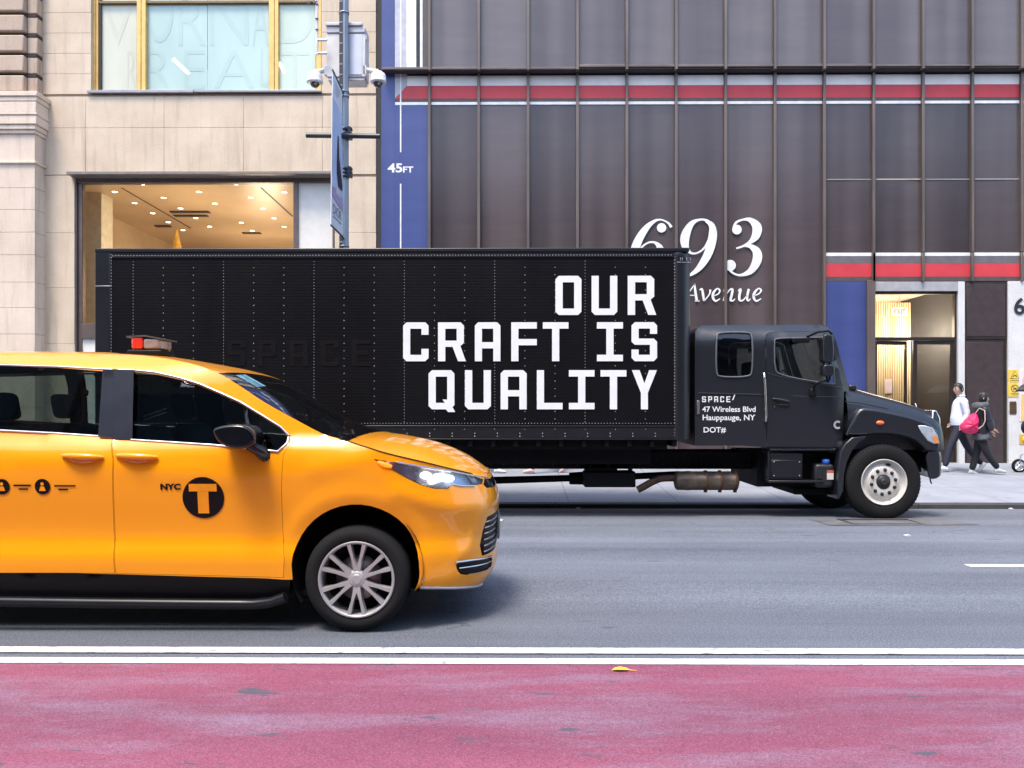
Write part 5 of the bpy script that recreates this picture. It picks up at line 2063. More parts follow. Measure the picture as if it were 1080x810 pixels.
cs = [csec(p) for p in prof]
xA, zA = CS(879.2, 351.5)
is_ws = lambda p: p[0] > xA and p[1] > CS(894, 405)[1]
wsm = MB()
for i in range(len(cs) - 1):
    mid = ((prof[i][0] + prof[i + 1][0]) / 2, (prof[i][1] + prof[i + 1][1]) / 2)
    V = cs[i] + cs[i + 1]
    fs = [(j, j + 1, 18 + j, 17 + j) for j in range(16)]
    if is_ws(mid):
        cabm.add(V, [fs[0], fs[15]], s=True)
        wsm.add(V, fs[1:15], s=True)
    else:
        cabm.add(V, fs, s=True)
cabo = cabm.build('cab', M_cab, truck)
wsm.build('windscreen', M_dgl, cabo)
for s in (-1, 1):
    d_ = cflank(inset(dr_o, .005), [dw_o], s, .006).build('door', M_cab, truck)
    cflank(inset(dw_o, -.004), [], s, -.012, .15).build('window', M_dgl, d_)
    q = MB()
    yo = lambda p, dw: (p[0], KY + s * (c_wx(*p) + dw), p[1])
    q.tube([yo(p, .004) for p in resample(dw_o, .06)], .011, 6, closed=True)
    q.build('window_seal', M_seal, d_)
    q = MB()
    dv = CSL([(862.5, 356.5), (873.5, 403.5)])
    q.tube([yo(dv[0], -.004), yo(dv[1], -.004)], .016, 6)
    q.build('window_post', M_blk, d_)
    q = MB()
    a, b_ = CS(814.5, 422), CS(832.5, 423.5)
    q.rbox(a[0], b_[0], KY + s * (CW + .012), KY + s * (CW - .005), b_[1] - .075, a[1] + .02, .012, 2)
    q.build('handle_cup', mat('handle_recess', (.006, .006, .007), .5), d_)
    q = MB()
    q.tube([yo((a[0], a[1] + .02), .02), yo((a[0] + .07, a[1] + .014), .036), yo((b_[0], b_[1] - .002), .034)], [.010, .014, .010], 8)
    q.tube([yo((a[0] + .08, a[1] - .065), .022), yo((b_[0] - .03, b_[1] - .05), .022)], .008, 8)
    c_ = CS(816.6, 429.7)
    q.sphere((c_[0], KY + s * (CW + .01), c_[1]), .014)
    q.build('handle', mat('handle_black', (.03, .032, .038), .25), d_)
    # pressed line under the window and the lower recess of the door skin
    q = MB()
    q.tube([yo(p, .003) for p in resample(CSL([(809.5, 393.5), (818, 396.5), (840, 400.8), (862, 404.8), (888, 409.8)]), .08, False)], .010, 6)
    q.tube([yo(p, .001) for p in resample(CSL([(886.5, 419), (850, 418.5), (836, 417.5)]), .08, False)], .009, 6)
    q.build('crease', M_cab, d_)
    cflank(inset(qw_o, -.004), [], s, -.012, .2).build('side_window', M_cglass, cabo)
    q = MB()
    q.tube([yo(p, .004) for p in resample(qw_o, .05)], .013, 6, closed=True)
    q.build('window_seal', M_seal, cabo)
    q = MB()
    g_ = CSL([(804.8, 394), (805.2, 400), (806.2, 420), (806.8, 438), (806.6, 444)])
    q.tube([yo(g_[0], .0)] + [yo(p, .055) for p in g_[:]] + [yo(g_[-1], .0)], .017, 8)
    q.build('grab_handle', M_chr, cabo)
    q = MB()
    q.tube([yo(p, .002) for p in CSL([(737, 414.6), (770, 415.4), (803, 416.2)])], .008, 6)
    q.build('crease', M_cab, cabo)
    q = MB()
    a, b_ = CS(734.8, 437), CS(738, 422.3)
    q.rbox(a[0], b_[0], KY + s * (CW + .012), KY + s * (CW - .01), a[1], b_[1], .006, 1)
    q.build('latch', mat('dull_steel', (.25, .25, .26), .4, .7), cabo)
    if s < 0:
        neard = d_
# lettering on the cab
q = MB()
n_q = MB()
for ch, a, b_ in (('S', 740.4, 744.5), ('P', 746.9, 751), ('A', 753.2, 757.3), ('C', 759.6, 763.6), ('E', 766, 770.3)):
    block_letter(q, ch, PX(a, YC), PX(b_, YC), PZ(424.2, YC), PZ(418, YC), YC - .003)
block_letter(q, '/', PX(772, YC), PX(777, YC), PZ(422, YC), PZ(415.6, YC), YC - .003)
q.build('lettering', M_decal, cabo)
for s_, a, b_, y0, y1, bo in (('47 Wireless Blvd', 740.6, 796.9, 428.6, 434.5, .016), ('Hauppauge, NY', 741, 796.5, 437.3, 445.0, .016), ('DOT#', 742, 765.6, 450.4, 456.7, .016)):
    v, f = text2d(s_, PX(a, YC), PX(b_, YC), PZ(y1, YC), PZ(y0, YC), bo)
    q = MB()
    q.add([(p[0], YC - .003, p[1]) for p in v], f)
    q.build('lettering', M_decal, cabo)
q = MB()
cc_ = CS(882.6, 448)
q.ribbon([(cc_[0] + .045 * math.cos(a), cc_[1] + .045 * math.sin(a), .028) for a in [R(50 + 260 * i / 16) for i in range(17)]], YC - .0085, n=1)
q.build('emblem', mat('emblem_silver', (.6, .6, .62), .3, .4), neard)
# cab inside: floor, seats, wheel
q = MB()
q.box(PX(737, YC), PX(884, YC), KY - CW + .06, KY + CW - .06, PZ(468, YC), PZ(464, YC))
q.rbox(PX(868, YC), PX(887, YC), KY - .95, KY + .95, PZ(440, YC), PZ(409, YC), .06)
for yy in (-.5, .5):
    q.rbox(PX(820, YC), PX(850, YC), KY + yy - .25, KY + yy + .25, PZ(440, YC), PZ(425, YC), .05)
    q.rbox(PX(816, YC), PX(825, YC), KY + yy - .25, KY + yy + .25, PZ(430, YC), PZ(376, YC), .05)
q.lathe([(.21, -.012), (.225, 0), (.21, .012), (.198, 0), (.21, -.012)], (PX(862, YC), KY + .5, PZ(402, YC)), 'X', 24)
q.build('cab_interior', mat('cab_grey', (.26, .29, .285), .7), cabo)
# ---------------------------------------------------------------- bonnet
hood_px = [(889, 405), (897, 406.6), (907, 408.6), (927, 414.6), (945, 419.4), (957, 422.9), (970, 427.2), (979, 431), (985.5, 436), (988.5, 442), (989.5, 450), (989, 462)]
hoodW = [.98, .975, .97, .95, .93, .91, .89, .87, .85, .83, .82, .80]
q = MB()
rings = []
for (px, py), w in zip(hood_px, hoodW):
    Y = KY - w * .8
    x, z = PX(px, Y), PZ(py, Y, px)
    zb0 = PZ(474, KY - w)
    ring_ = [(x, KY - w, zb0)]
    for i in range(13):
        a = PI * i / 12
        e_ = .42
        cy_, sy_ = math.cos(a), math.sin(a)
        ring_.append((x, KY - w * math.copysign(abs(cy_) ** e_, cy_), zb0 + (z - zb0) * abs(sy_) ** e_ if sy_ > 1e-6 else zb0 + .01))
    ring_.append((x, KY + w, zb0))
    rings.append(ring_)
n_ = len(rings[0])
for i in range(len(rings) - 1):
    q.add(rings[i] + rings[i + 1], [(j, j + 1, n_ + j + 1, n_ + j) for j in range(n_ - 1)], s=True)
q.add(rings[-1], [tuple(range(n_))], s=False)
hood = q.build('bonnet', M_cab, truck, recalc=True)
q = MB()
Y = KY - .975
q.tube([(PX(a, Y), Y - .001, PZ(b_, Y)) for a, b_ in ((891, 423.5), (904, 424.6), (920, 427.8), (936, 431))], .008, 6)
q.rbox(PX(894, KY - .7), PX(903, KY - .7), KY - .75, KY - .45, PZ(412, KY - .7), PZ(405.8, KY - .7), .025)
q.build('bonnet_seam', M_cab, hood)
q = MB()
Yg = KY - .80
q.prism([(PX(a, Yg), PZ(b_, Yg)) for a, b_ in ((983.5, 433), (988, 432.5), (992, 441), (993, 455), (989, 466), (984, 458))], KY - .80, KY + .80, bev=.02)
q.build('grille', M_chr, truck)
# ---------------------------------------------------------------- wings, flares, lamps, bumper
wing_px = [(893.5, 457.6), (897, 448), (902.5, 437), (906.5, 431.5), (912, 429.6), (925, 431), (942, 434.3), (960, 438.4), (974, 443.2), (983, 447.5), (989, 454), (991.5, 464), (992, 471), (990.5, 474.6), (984, 475.8), (977.5, 475.5),
           (973, 470.5), (966, 464.8), (957, 461), (947, 459), (936, 458), (925, 457.8), (914, 459), (905, 459.2)]
flare_px = [(913.5, 459.4), (899, 461), (891.5, 468), (886.5, 477), (884.8, 490), (884, 505), (883.5, 526), (886, 526), (890, 518), (891, 500), (894, 487), (899.5, 475), (907, 466.5), (914, 462)]
hl_px = [(968, 448.6), (975, 448.4), (983.5, 451), (988.5, 459), (991.2, 467.4), (985, 468.2), (978, 464.6), (971.5, 456)]
YW = KY - 1.12
for s in (-1, 1):
    ye, yi = KY + s * 1.12, KY + s * .72
    W2 = lambda pts: [(PX(a, YW), PZ(b_, YW)) for a, b_ in pts]
    q = MB()
    q.prism(W2(wing_px), ye, yi, bev=.05, seg=4)
    wg = q.build('wing', M_cab, truck)
    q = MB()
    q.tube([(p[0], KY + s * 1.118, p[1]) for p in W2([(895, 457.4), (905, 457.6), (914, 457.2)])], .008, 6)
    q.tube([(p[0], KY + s * 1.09, p[1]) for p in smooth(W2([(894, 459), (899, 447.5), (905, 436.5), (912, 432.6), (930, 434.4), (950, 438.8)]), 3)], .020, 6)
    q.build('wing_ridge', M_cab, wg)
    q = MB()
    q.prism(W2(flare_px), ye - s * .006, yi, bev=.03, seg=3)
    q.build('mudguard', M_cab, truck)
    q = MB()
    q.prism(W2(hl_px), ye + s * .012, ye - s * .08, bev=.012, seg=2)
    lamp = q.build('headlight', mat('lamp_clear', (.50, .56, .62), .08, .3, coat=1.0, var=.3, vscale=9), truck)
    q = MB()
    q.prism(W2([(982.5, 460.5), (987, 459.5), (990.3, 466.8), (985.5, 466.8)]), ye + s * .016, ye + s * .0)
    q.build('turn_lamp', mat('amber_lens', (.75, .26, .07), .2, coat=.5), lamp)
    q = MB()
    cm_ = W2([(928.3, 446)])[0]
    q.sphere((cm_[0], ye, cm_[1]), (.058, .028, .033), u=16)
    q.build('marker_lamp', mat('orange_lens', (.80, .16, .03), .2, coat=.6), truck)
    # mirrors on their bracket
    Ym = KY + s * 1.30
    Yn = KY - 1.30
    M2 = lambda a, b_: (PX(a, Yn), PZ(b_, Yn))
    q = MB()
    q.prism(chaikin([M2(*p) for p in ((868.5, 354.5), (870.5, 352.4), (876.5, 352.6), (879, 355), (880, 372), (879.3, 380), (877, 382.6), (870, 382.4), (868, 379.5))], 2), Ym, Ym - s * .16, bev=.04, seg=3)
    mr = q.build('mirror', M_cab, truck)
    q = MB()
    q.prism(chaikin([M2(*p) for p in ((868.8, 386), (871, 384), (879, 384.2), (881.3, 386.5), (881, 394), (878.6, 396.6), (871, 396.8), (868.8, 394.5))], 2), Ym - s * .01, Ym - s * .15, bev=.04, seg=3)
    q.build('wide_mirror', M_cab, mr)
    q = MB()
    q.tube([M2(877, 349)[:1] + (Ym - s * .08,) + M2(877, 349)[1:]] and [(M2(880, 352)[0], Ym - s * .08, M2(880, 352)[1]), (M2(876, 348.6)[0], Ym - s * .08, M2(876, 348.6)[1]), (M2(866, 349.5)[0], Ym - s * .12, M2(866, 349.5)[1]), (M2(858, 354)[0], KY + s * (CW - .02), M2(858, 354)[1])], .016, 6)
    q.build('upper_arm', M_blk, mr)
    q = MB()
    q.tube([(M2(877, 382)[0], Ym - s * .08, M2(877, 382)[1]), (M2(877, 385)[0], Ym - s * .08, M2(877, 385)[1])], .016, 6)
    q.tube([(M2(877.5, 396)[0], Ym - s * .08, M2(877.5, 396)[1]), (M2(877, 400.6)[0], Ym - s * .08, M2(877, 400.6)[1]), (M2(868, 402.5)[0], Ym - s * .1, M2(868, 402.5)[1]), (M2(864.5, 405)[0], Ym - s * .15, M2(864.5, 405)[1]), (M2(863.5, 412)[0], KY + s * CW, M2(863.5, 412)[1])], .016, 6)
    q.rbox(M2(860, 0)[0], M2(867, 0)[0], KY + s * (CW + .05), KY + s * (CW - .01), M2(0, 418.5)[1], M2(0, 409.5)[1], .02)
    q.build('lower_arm', M_blk, mr)
    q = MB()
    q.rbox(M2(840, 0)[0], M2(858.5, 0)[0], KY + s * (CW + .10), KY + s * (CW + .05), M2(0, 360.6)[1], M2(0, 355.6)[1], .012)
    q.build('sun_visor', M_blk, mr)
bm_px = [(976.5, 476.4), (994, 475.8), (996.4, 478), (997, 487), (996.6, 500), (994, 504), (986, 505.2), (981, 504), (979.5, 494)]
q = MB()
YB2 = KY - 1.10
V2 = chaikin([(PX(a, YB2), PZ(b_, YB2)) for a, b_ in bm_px], 1)
secs_ = []
for f_ in np.linspace(-1, 1, 21):
    sh = .16 * max(0, (abs(f_) - .78) / .22) ** 2
    xm = min(p[0] for p in V2)
    secs_.append([(xm + (p[0] - xm) * (1 - sh * 2.0) + .18 * (1 - f_ * f_) * 0.8, KY + 1.10 * f_, p[1]) for p in V2])
n_ = len(V2)
for i in range(20):
    q.add(secs_[i] + secs_[i + 1], [(j, (j + 1) % n_, n_ + (j + 1) % n_, n_ + j) for j in range(n_)], s=True)
q.add(secs_[0], [tuple(range(n_))], s=False)
q.add(secs_[-1], [tuple(range(n_))], s=False)
q.build('bumper', M_cab, truck, recalc=True)
q = MB()
q.tube([(PX(984.5, YB2), YB2 + .1, PZ(504, YB2)), (PX(985, YB2), YB2 + .1, PZ(507.5, YB2)), (PX(986.2, YB2), YB2 + .1, PZ(510.5, YB2))], .010, 6)
q.build('tow_strap', M_blk, truck)
# ---------------------------------------------------------------- chassis, steps, tanks, exhaust
yfr = KY - .44
q = MB()
for s in (-1, 1):
    y0, y1 = KY + s * .44, KY + s * .36
    q.box(PX(150, yfr), PX(975, yfr), min(y0, y1), max(y0, y1), PZ(494.5, yfr), PZ(476.5, yfr))
for px in (200, 330, 470, 575, 690, 790, 880, 960):
    q.box(PX(px, yfr) - .05, PX(px, yfr) + .05, KY - .36, KY + .36, PZ(492, yfr), PZ(478, yfr))
for px in range(505, 800, 13):
    for py in (481, 490):
        q.lathe([(.012, -.012), (.014, 0)], (PX(px, yfr), yfr, PZ(py, yfr)), 'Y', 8, m=1)
        q.sphere((PX(px, yfr), yfr - .008, PZ(py, yfr)), .011, 1, 6, 4)
q.build('chassis_rail', [M_frame, mat('bolt_grey', (.07, .07, .08), .4, .5)], truck)
q = MB()
q.box(PX(101, YB), PX(705, YB), YB + .10, YF_ - .10, bz(474.5), bz(463.6))
q.box(PX(101, YB), PX(690, YB), YB + .32, YF_ - .32, bz(491), bz(474.6))
for px in range(112, 720, 24):
    q.box(PX(px, YB) - .03, PX(px, YB) + .03, YB + .02, YF_ - .02, bz(471), bz(464.2))
q.build('floor_frame', M_frame, truck)
q = MB()
q.tube([(PX(250, KY), KY - .1, PZ(509, KY)), (PX(520, KY), KY - .1, PZ(506, KY)), (PX(606, KY), KY - .1, PZ(503.5, KY))], [.07, .055, .05], 14)
q.tube([(PX(600, KY), KY - .1, PZ(504, KY)), (PX(614, KY), KY - .1, PZ(503.6, KY)), (PX(632, KY), KY - .1, PZ(503.4, KY))], [.09, .10, .06], 14)
q.tube([(PX(640, KY), KY - .1, PZ(503, KY)), (PX(715, KY), KY - .1, PZ(499.5, KY))], .05, 14)
q.build('drive_shaft', M_frame, truck)
q = MB()
yk = KY - .62
q.rbox(PX(616, yk), PX(670, yk), yk - .06, yk + .28, PZ(513.6, yk), PZ(497, yk), .02)
q.rbox(PX(617, yk), PX(651, yk), yk - .02, yk + .2, PZ(497, yk), PZ(493, yk), .01)
for px in (622, 640, 664):
    q.box(PX(px, yk), PX(px + 3, yk), yk, yk + .2, PZ(498, yk), PZ(490, yk))
q.build('air_tank', M_frame, truck)
ym = KY - .70
q = MB()
rx = (PZ(496.5, ym) - PZ(517, ym)) / 2
zc_ = PZ(506.8, ym)
profm = []
xs_ = [711, 712, 714, 722, 723, 727, 728, 742, 743, 745, 746, 757, 758, 760, 761, 773, 774, 776, 777, 779]
rr_ = [.4, .78, .97, .97, 1.0, 1.0, .97, .97, 1.03, 1.03, .97, .97, 1.03, 1.03, .97, .97, 1.02, 1.02, .95, .4]
q.lathe([(rx * r_, PX(x_, ym)) for x_, r_ in zip(xs_, rr_)], (0, ym, zc_), 'X', 28)
muf = q.build('exhaust_can', mat('sooty_steel', (.15, .115, .085), .5, .6, var=.35, vscale=9), truck)
q = MB()
for px in (744, 759, 775):
    q.lathe([(rx * 1.03, PX(px, ym) - .018), (rx * 1.075, PX(px, ym) - .014), (rx * 1.075, PX(px, ym) + .014), (rx * 1.03, PX(px, ym) + .018)], (0, ym, zc_), 'X', 28)
    q.rbox(PX(px, ym) - .022, PX(px, ym) + .022, ym - .03, ym + .03, zc_ - rx * 1.2, zc_ - rx * 1.04, .006)
q.build('strap', mat('rust_strap', (.11, .055, .03), .6, .4), muf)
q = MB()
tp = [(712, 504), (703, 504), (696, 504.8), (688, 508), (680, 512.5), (672.5, 516.5)]
q.tube(smooth([(PX(a, ym), ym, PZ(b_, ym)) for a, b_ in tp], 4), .052, 14, cap=False)
q.build('tailpipe', mat('rusty_pipe', (.10, .055, .038), .6, .5, var=.35, vscale=12), truck)
# step with battery box and fluid tank
q = MB()
yS = YC + .05
q.rbox(PX(811, yS), PX(882, yS), yS - .03, yS + .4, PZ(475.6, yS), PZ(471.6, yS), .012)
q.rbox(PX(809.5, yS), PX(868, yS), yS - .05, yS + .4, PZ(508.8, yS), PZ(506.2, yS), .01)
for px in (810, 811.5):
    pass
q.rbox(PX(809.5, yS), PX(811.4, yS), yS - .02, yS + .3, PZ(508, yS), PZ(475.8, yS), .006)
for k_ in range(30):
    x_ = PX(812, yS) + k_ * .03
    q.rbox(x_, x_ + .018, yS - .037, yS + .03, PZ(474.4, yS), PZ(472.6, yS), .004, 1, 1)
st_ = q.build('step', [M_boxtrim, mat('tread_grey', (.16, .165, .18), .4, .5)], truck)
q = MB()
q.rbox(PX(812, yS), PX(846.5, yS), yS, yS + .45, PZ(505.8, yS), PZ(478, yS), .012)
q.rbox(PX(813.5, yS), PX(845, yS), yS - .012, yS + .01, PZ(503.6, yS), PZ(485, yS), .006, 1)
for a, b_ in ((816, 487), (843, 487), (816, 501.5), (843, 501.5)):
    q.sphere((PX(a, yS), yS - .014, PZ(b_, yS)), .011, 1, 8, 5)
q.build('battery_box', [M_boxtrim, M_riv], truck)
q = MB()
q.rbox(PX(859.5, yS), PX(880, yS), yS - .01, yS + .4, PZ(514.5, yS), PZ(489, yS), .05, 3)
q.rbox(PX(861.5, yS), PX(866.5, yS), yS - .03, yS, PZ(505, yS), PZ(491, yS), .01)
tk = q.build('fluid_tank', mat('tank_black', (.018, .019, .022), .4), truck)
q = MB()
q.lathe([(0, PZ(484.2, yS)), (.045, PZ(484.6, yS)), (.055, PZ(486, yS)), (.055, PZ(489, yS)), (.03, PZ(490, yS))], (PX(872.5, yS), yS + .06, 0), 'Z', 18)
q.build('cap', mat('blue_cap', (.03, .12, .52), .4), tk)
q = MB()
q.rbox(PX(871.8, yS), PX(878.8, yS), yS - .02, yS - .008, PZ(505.6, yS), PZ(495.8, yS), .002, 1)
q.rbox(PX(871.8, yS), PX(878.8, yS), yS - .022, yS - .009, PZ(498.4, yS), PZ(495.8, yS), .002, 1, 1)
q.build('sticker', [mat('sticker_white', (.65, .62, .58), .5), mat('sticker_red', (.5, .12, .08), .5)], tk)
q = MB()
q.box(PX(792, yfr), PX(890, yfr), KY - .75, KY + .75, PZ(511, yfr), PZ(476, yfr))
q.rbox(PX(829, yfr), PX(882, yfr), KY - .8, KY + .3, PZ(519, yfr), PZ(511.2, yfr), .03)
q.tube([(PX(932, KY), KY - .95, .50), (PX(932, KY), KY + .95, .48)], .07, 10)
q.box(PX(890, KY), PX(925, KY), KY - .7, KY + .7, .62, .95)
q.build('engine_block', M_frame, truck)
for s in (-1, 1):
    q = MB()
    q.box(PX(893, YW), PX(986, YW), KY + s * .71 - .01, KY + s * .71 + .01, PZ(500, YW), PZ(458, YW))
    q.build('wheel_well', M_dark, truck)


# ---------------------------------------------------------------- wheels
M_rimw = mat('white_rim', (.62, .60, .55), .42, .15, var=.10, vscale=8)


def truck_wheel(s, loc, steer=True):
    wh = thing('wheel', None, None)
    wh.parent = truck
    wh.location = Vector(loc) - Vector(truck.location)
    o = Vector(loc)
    r = .52
    q = MB()
    q.lathe([(.300, .10 * s), (.318, .128 * s), (.36, .142 * s), (.43, .145 * s), (.475, .135 * s), (.505, .118 * s), (r, .098 * s), (r, .05 * s), (r - .012, .046 * s), (r - .012, .036 * s), (r, .032 * s), (r, -.032 * s), (r - .012, -.036 * s),
             (r - .012, -.046 * s), (r, -.05 * s), (r, -.098 * s), (.47, -.14 * s), (.36, -.142 * s), (.30, -.11 * s)], o, 'Y', 56)
    for k in range(64):
        a = 2 * PI * k / 64
        c_ = o + Vector((math.cos(a) * .508, s * .112, math.sin(a) * .508))
        t_ = Vector((-math.sin(a), 0, math.cos(a)))
        q.tube([c_ - t_ * .009, c_ + t_ * .009], .010, 5)
    q.build('tyre', M_rub, wh)
    q = MB()
    if steer:
        pr_ = [(.300, -.12), (.296, .09), (.305, .118), (.318, .135), (.322, .130), (.316, .142), (.305, .138), (.297, .115), (.285, .085), (.262, .070), (.232, .085), (.215, .104), (.20, .112), (.11, .118), (.098, .112), (.094, .06)]
    else:
        pr_ = [(.300, -.12), (.296, .09), (.305, .118), (.318, .135), (.316, .142), (.305, .138), (.297, .115), (.285, .06), (.262, -.03), (.20, -.05), (.11, -.05), (.095, -.05)]
    q.lathe([(a, b_ * s) for a, b_ in pr_], o, 'Y', 56)
    rim = q.build('rim', M_rimw, wh)
    yb_ = (.114 if steer else -.05) * s
    for k in range(10 if steer else 0):
        q = MB()
        a = 2 * PI * (k + .3) / 10
        c_ = o + Vector((math.cos(a) * .168, yb_, math.sin(a) * .168))
        q.lathe([(0, .028 * s), (.014, .028 * s), (.017, .02 * s), (.019, .0)], c_, 'Y', 6)
        q.lathe([(.027, .002 * s), (.0, .0025 * s)], c_, 'Y', 10)
        q.build('wheel_nut', mat('nut_dark', (.035, .033, .032), .4, .6), wh)
    q = MB()
    for k in (0, 1, 2, 3, 4):
        a = 2 * PI * k / 5 + R(72)
        c_ = o + Vector((math.cos(a) * .248, (.0765 if steer else -.028) * s, math.sin(a) * .248))
        if k in (0,):
            q.sphere(c_, (.042, .012, .024), u=14)
    q.build('hand_hole', M_black, rim)
    q = MB()
    q.lathe([(.0, yb_ + .03 * s), (.035, yb_ + .03 * s), (.04, yb_ + .026 * s), (.045, yb_ + .022 * s), (.082, yb_ + .016 * s), (.094, yb_ + .004 * s), (.097, yb_ - .03 * s)], o, 'Y', 28)
    q.lathe([(.018, yb_ + .031 * s), (.026, yb_ + .034 * s), (.034, yb_ + .031 * s)], o, 'Y', 20, m=1)
    q.build('hub', [mat('hub_black', (.016, .014, .014), .4), mat('hub_ring', (.10, .095, .09), .4, .7)], wh)
    return wh


TWX = PX(932.8, YT)
zt1 = PZ(508.4, YT)
truck_wheel(-1, (TWX, YT + .142, zt1))
truck_wheel(1, (TWX, 2 * KY - YT - .142, zt1 - .085))
RX = PX(245, YT)
for s, z in ((-1, zt1), (1, zt1 - .085)):
    yo = KY + s * (KY - YT - .142)
    truck_wheel(s, (RX, yo, z), False)
    truck_wheel(-s, (RX, yo - s * .33, z), False)

# ================================================================== STREET FURNITURE
YPO = 14.75
GP = walk_z(YPO)
pole = thing('street_pole', 'grey blue steel street pole with crossbar and clamps, rising behind the truck', 'pole', (PX(362.8, YPO), YPO, GP))
M_pole = mat('pole_blue', (.24, .285, .34), .42, .35, var=.2, vscale=3, vstretch=(1, 1, .3))
M_slot = mat('pole_slot', (.035, .035, .040), .6)
M_clamp = mat('clamp_grey', (.075, .085, .10), .42, .5)
xp = PX(362.8, YPO)
rp = 5.1 / F * YPO
q = MB()
q.lathe([(rp * 1.9, GP), (rp * 1.9, GP + .12), (rp * 1.3, GP + .5), (rp * 1.12, GP + .9), (rp, 2.0), (rp * .96, 9.4), (0, 9.45)], (xp, YPO, 0), 'Z', 8, a0=R(22.5), a1=R(382.5))
for i in range(len(q.s)):
    q.s[i] = False
q.build('shaft', M_pole, pole)
q = MB()
q.box(xp - rp * .78, xp - rp * .05, YPO - rp * .97, YPO - rp * .80, 1.2, 9.3)
q.build('cable_slot', M_slot, pole)
for py in [12 + 11 * k for k in range(22)]:
    pass
q = MB()
for py in range(-30, 260, 11):
    z = PZ(py, YPO)
    q.rbox(xp - rp * .74, xp - rp * .10, YPO - rp * 1.02, YPO - rp * .9, z - .012, z + .012, .003, 1)
q.build('slot_rungs', M_pole, pole)
for y0, y1, m_ in ((95.8, 97.4, 0), (101, 102.4, 0), (259, 260.4, 0), (264.5, 269, 1), (12.5, 14.2, 0)):
    q = MB()
    q.lathe([(rp * 1.0, PZ(y1, YPO)), (rp * 1.1, PZ(y1, YPO)), (rp * 1.1, PZ(y0, YPO)), (rp * 1.0, PZ(y0, YPO))], (xp, YPO, 0), 'Z', 16)
    q.build('strap', M_pole if not m_ else mat('pale_strap', (.62, .64, .66), .4), pole)
for pys in ((136.2, 141, 145.8), (178, 181.8, 185.8)):
    q = MB()
    for py in pys:
        z = PZ(py, YPO)
        q.lathe([(rp * 1.0, z - .022), (rp * 1.16, z - .02), (rp * 1.16, z + .02), (rp * 1.0, z + .022)], (xp, YPO, 0), 'Z', 16)
        q.rbox(xp + rp * .7, xp + rp * 1.75, YPO - rp * 1.2, YPO + rp * .4, z - .026, z + .020, .008)
    q.rbox(xp + rp * 1.0, xp + rp * 1.5, YPO - rp * 1.28, YPO - rp * .6, PZ(pys[2], YPO) - .03, PZ(pys[0], YPO) + .03, .01)
    q.build('clamp', M_clamp, pole)
q = MB()
Yb_ = YPO - .22
q.tube([(PX(323, Yb_), Yb_, PZ(142.2, Yb_)), (PX(356.5, Yb_), Yb_, PZ(142.6, Yb_)), (PX(400.8, Yb_), Yb_, PZ(143.4, Yb_))], .044, 12)
q.build('crossbar', mat('crossbar_grey', (.050, .058, .065), .4, .4), pole)
# riser pipe with stand-off arms beside the pole
q = MB()
q.tube([(PX(334.3, YPO), YPO, PZ(-30, YPO)), (PX(334.3, YPO), YPO, PZ(57, YPO))], .026, 8)
for py in (41.5, 55.5):
    q.tube([(PX(334.3, YPO), YPO, PZ(py, YPO)), (PX(345, YPO), YPO, PZ(py, YPO))], .024, 8)
q.build('riser', mat('riser_white', (.66, .68, .72), .4), pole)
q = MB()
for py in (4.4, 19.5, 31):
    q.rbox(PX(333, YPO), PX(335.8, YPO), YPO - .04, YPO + .04, PZ(py + .5, YPO), PZ(py - .5, YPO), .004, 1)
q.tube(smooth([(PX(a, YPO), YPO - .03, PZ(b_, YPO)) for a, b_ in ((323, 2), (326, 4.5), (329, 1.5), (332, 3.6), (334.5, 1.0))], 4), .009, 5)
q.build('riser_clip', M_clamp, pole)
# equipment cabinet behind the pole
Ye = YPO + rp + .02
eb = thing('equipment_cabinet', 'white lidded equipment cabinet strapped to the street pole between two cameras', 'cabinet', (xp, Ye, PZ(83, Ye)))
M_cabw = mat('cabinet_white', (.66, .645, .62), .42, var=.08)
q = MB()
q.rbox(PX(344.4, Ye), PX(385.2, Ye), Ye, Ye + .38, PZ(80.5, Ye), PZ(34.5, Ye), .012)
q.rbox(PX(345.5, Ye), PX(384, Ye), Ye + .02, Ye + .36, PZ(84, Ye), PZ(80.7, Ye), .012)
q.build('case', M_cabw, eb)
q = MB()
q.rbox(PX(368.5, Ye), PX(382, Ye), Ye - .012, Ye + .01, PZ(78.5, Ye), PZ(36, Ye), .006)
q.build('door', mat('cabinet_blue', (.60, .645, .72), .42, var=.05), eb)
q = MB()
q.rbox(PX(343.8, Ye), PX(382.6, Ye), Ye - .05, Ye + .4, PZ(27.5, Ye), PZ(24, Ye), .012)
q.rbox(PX(344.4, Ye), PX(385, Ye), Ye - .02, Ye + .39, PZ(34.2, Ye), PZ(27.7, Ye), .012)
q.build('lid', mat('lid_grey', (.55, .55, .56), .4, var=.08), eb)
q = MB()
q.rbox(PX(383.5, Ye), PX(386.5, Ye), Ye + .02, Ye + .1, PZ(41, Ye), PZ(36, Ye), .01)
q.build('hinge', M_cabw, eb)


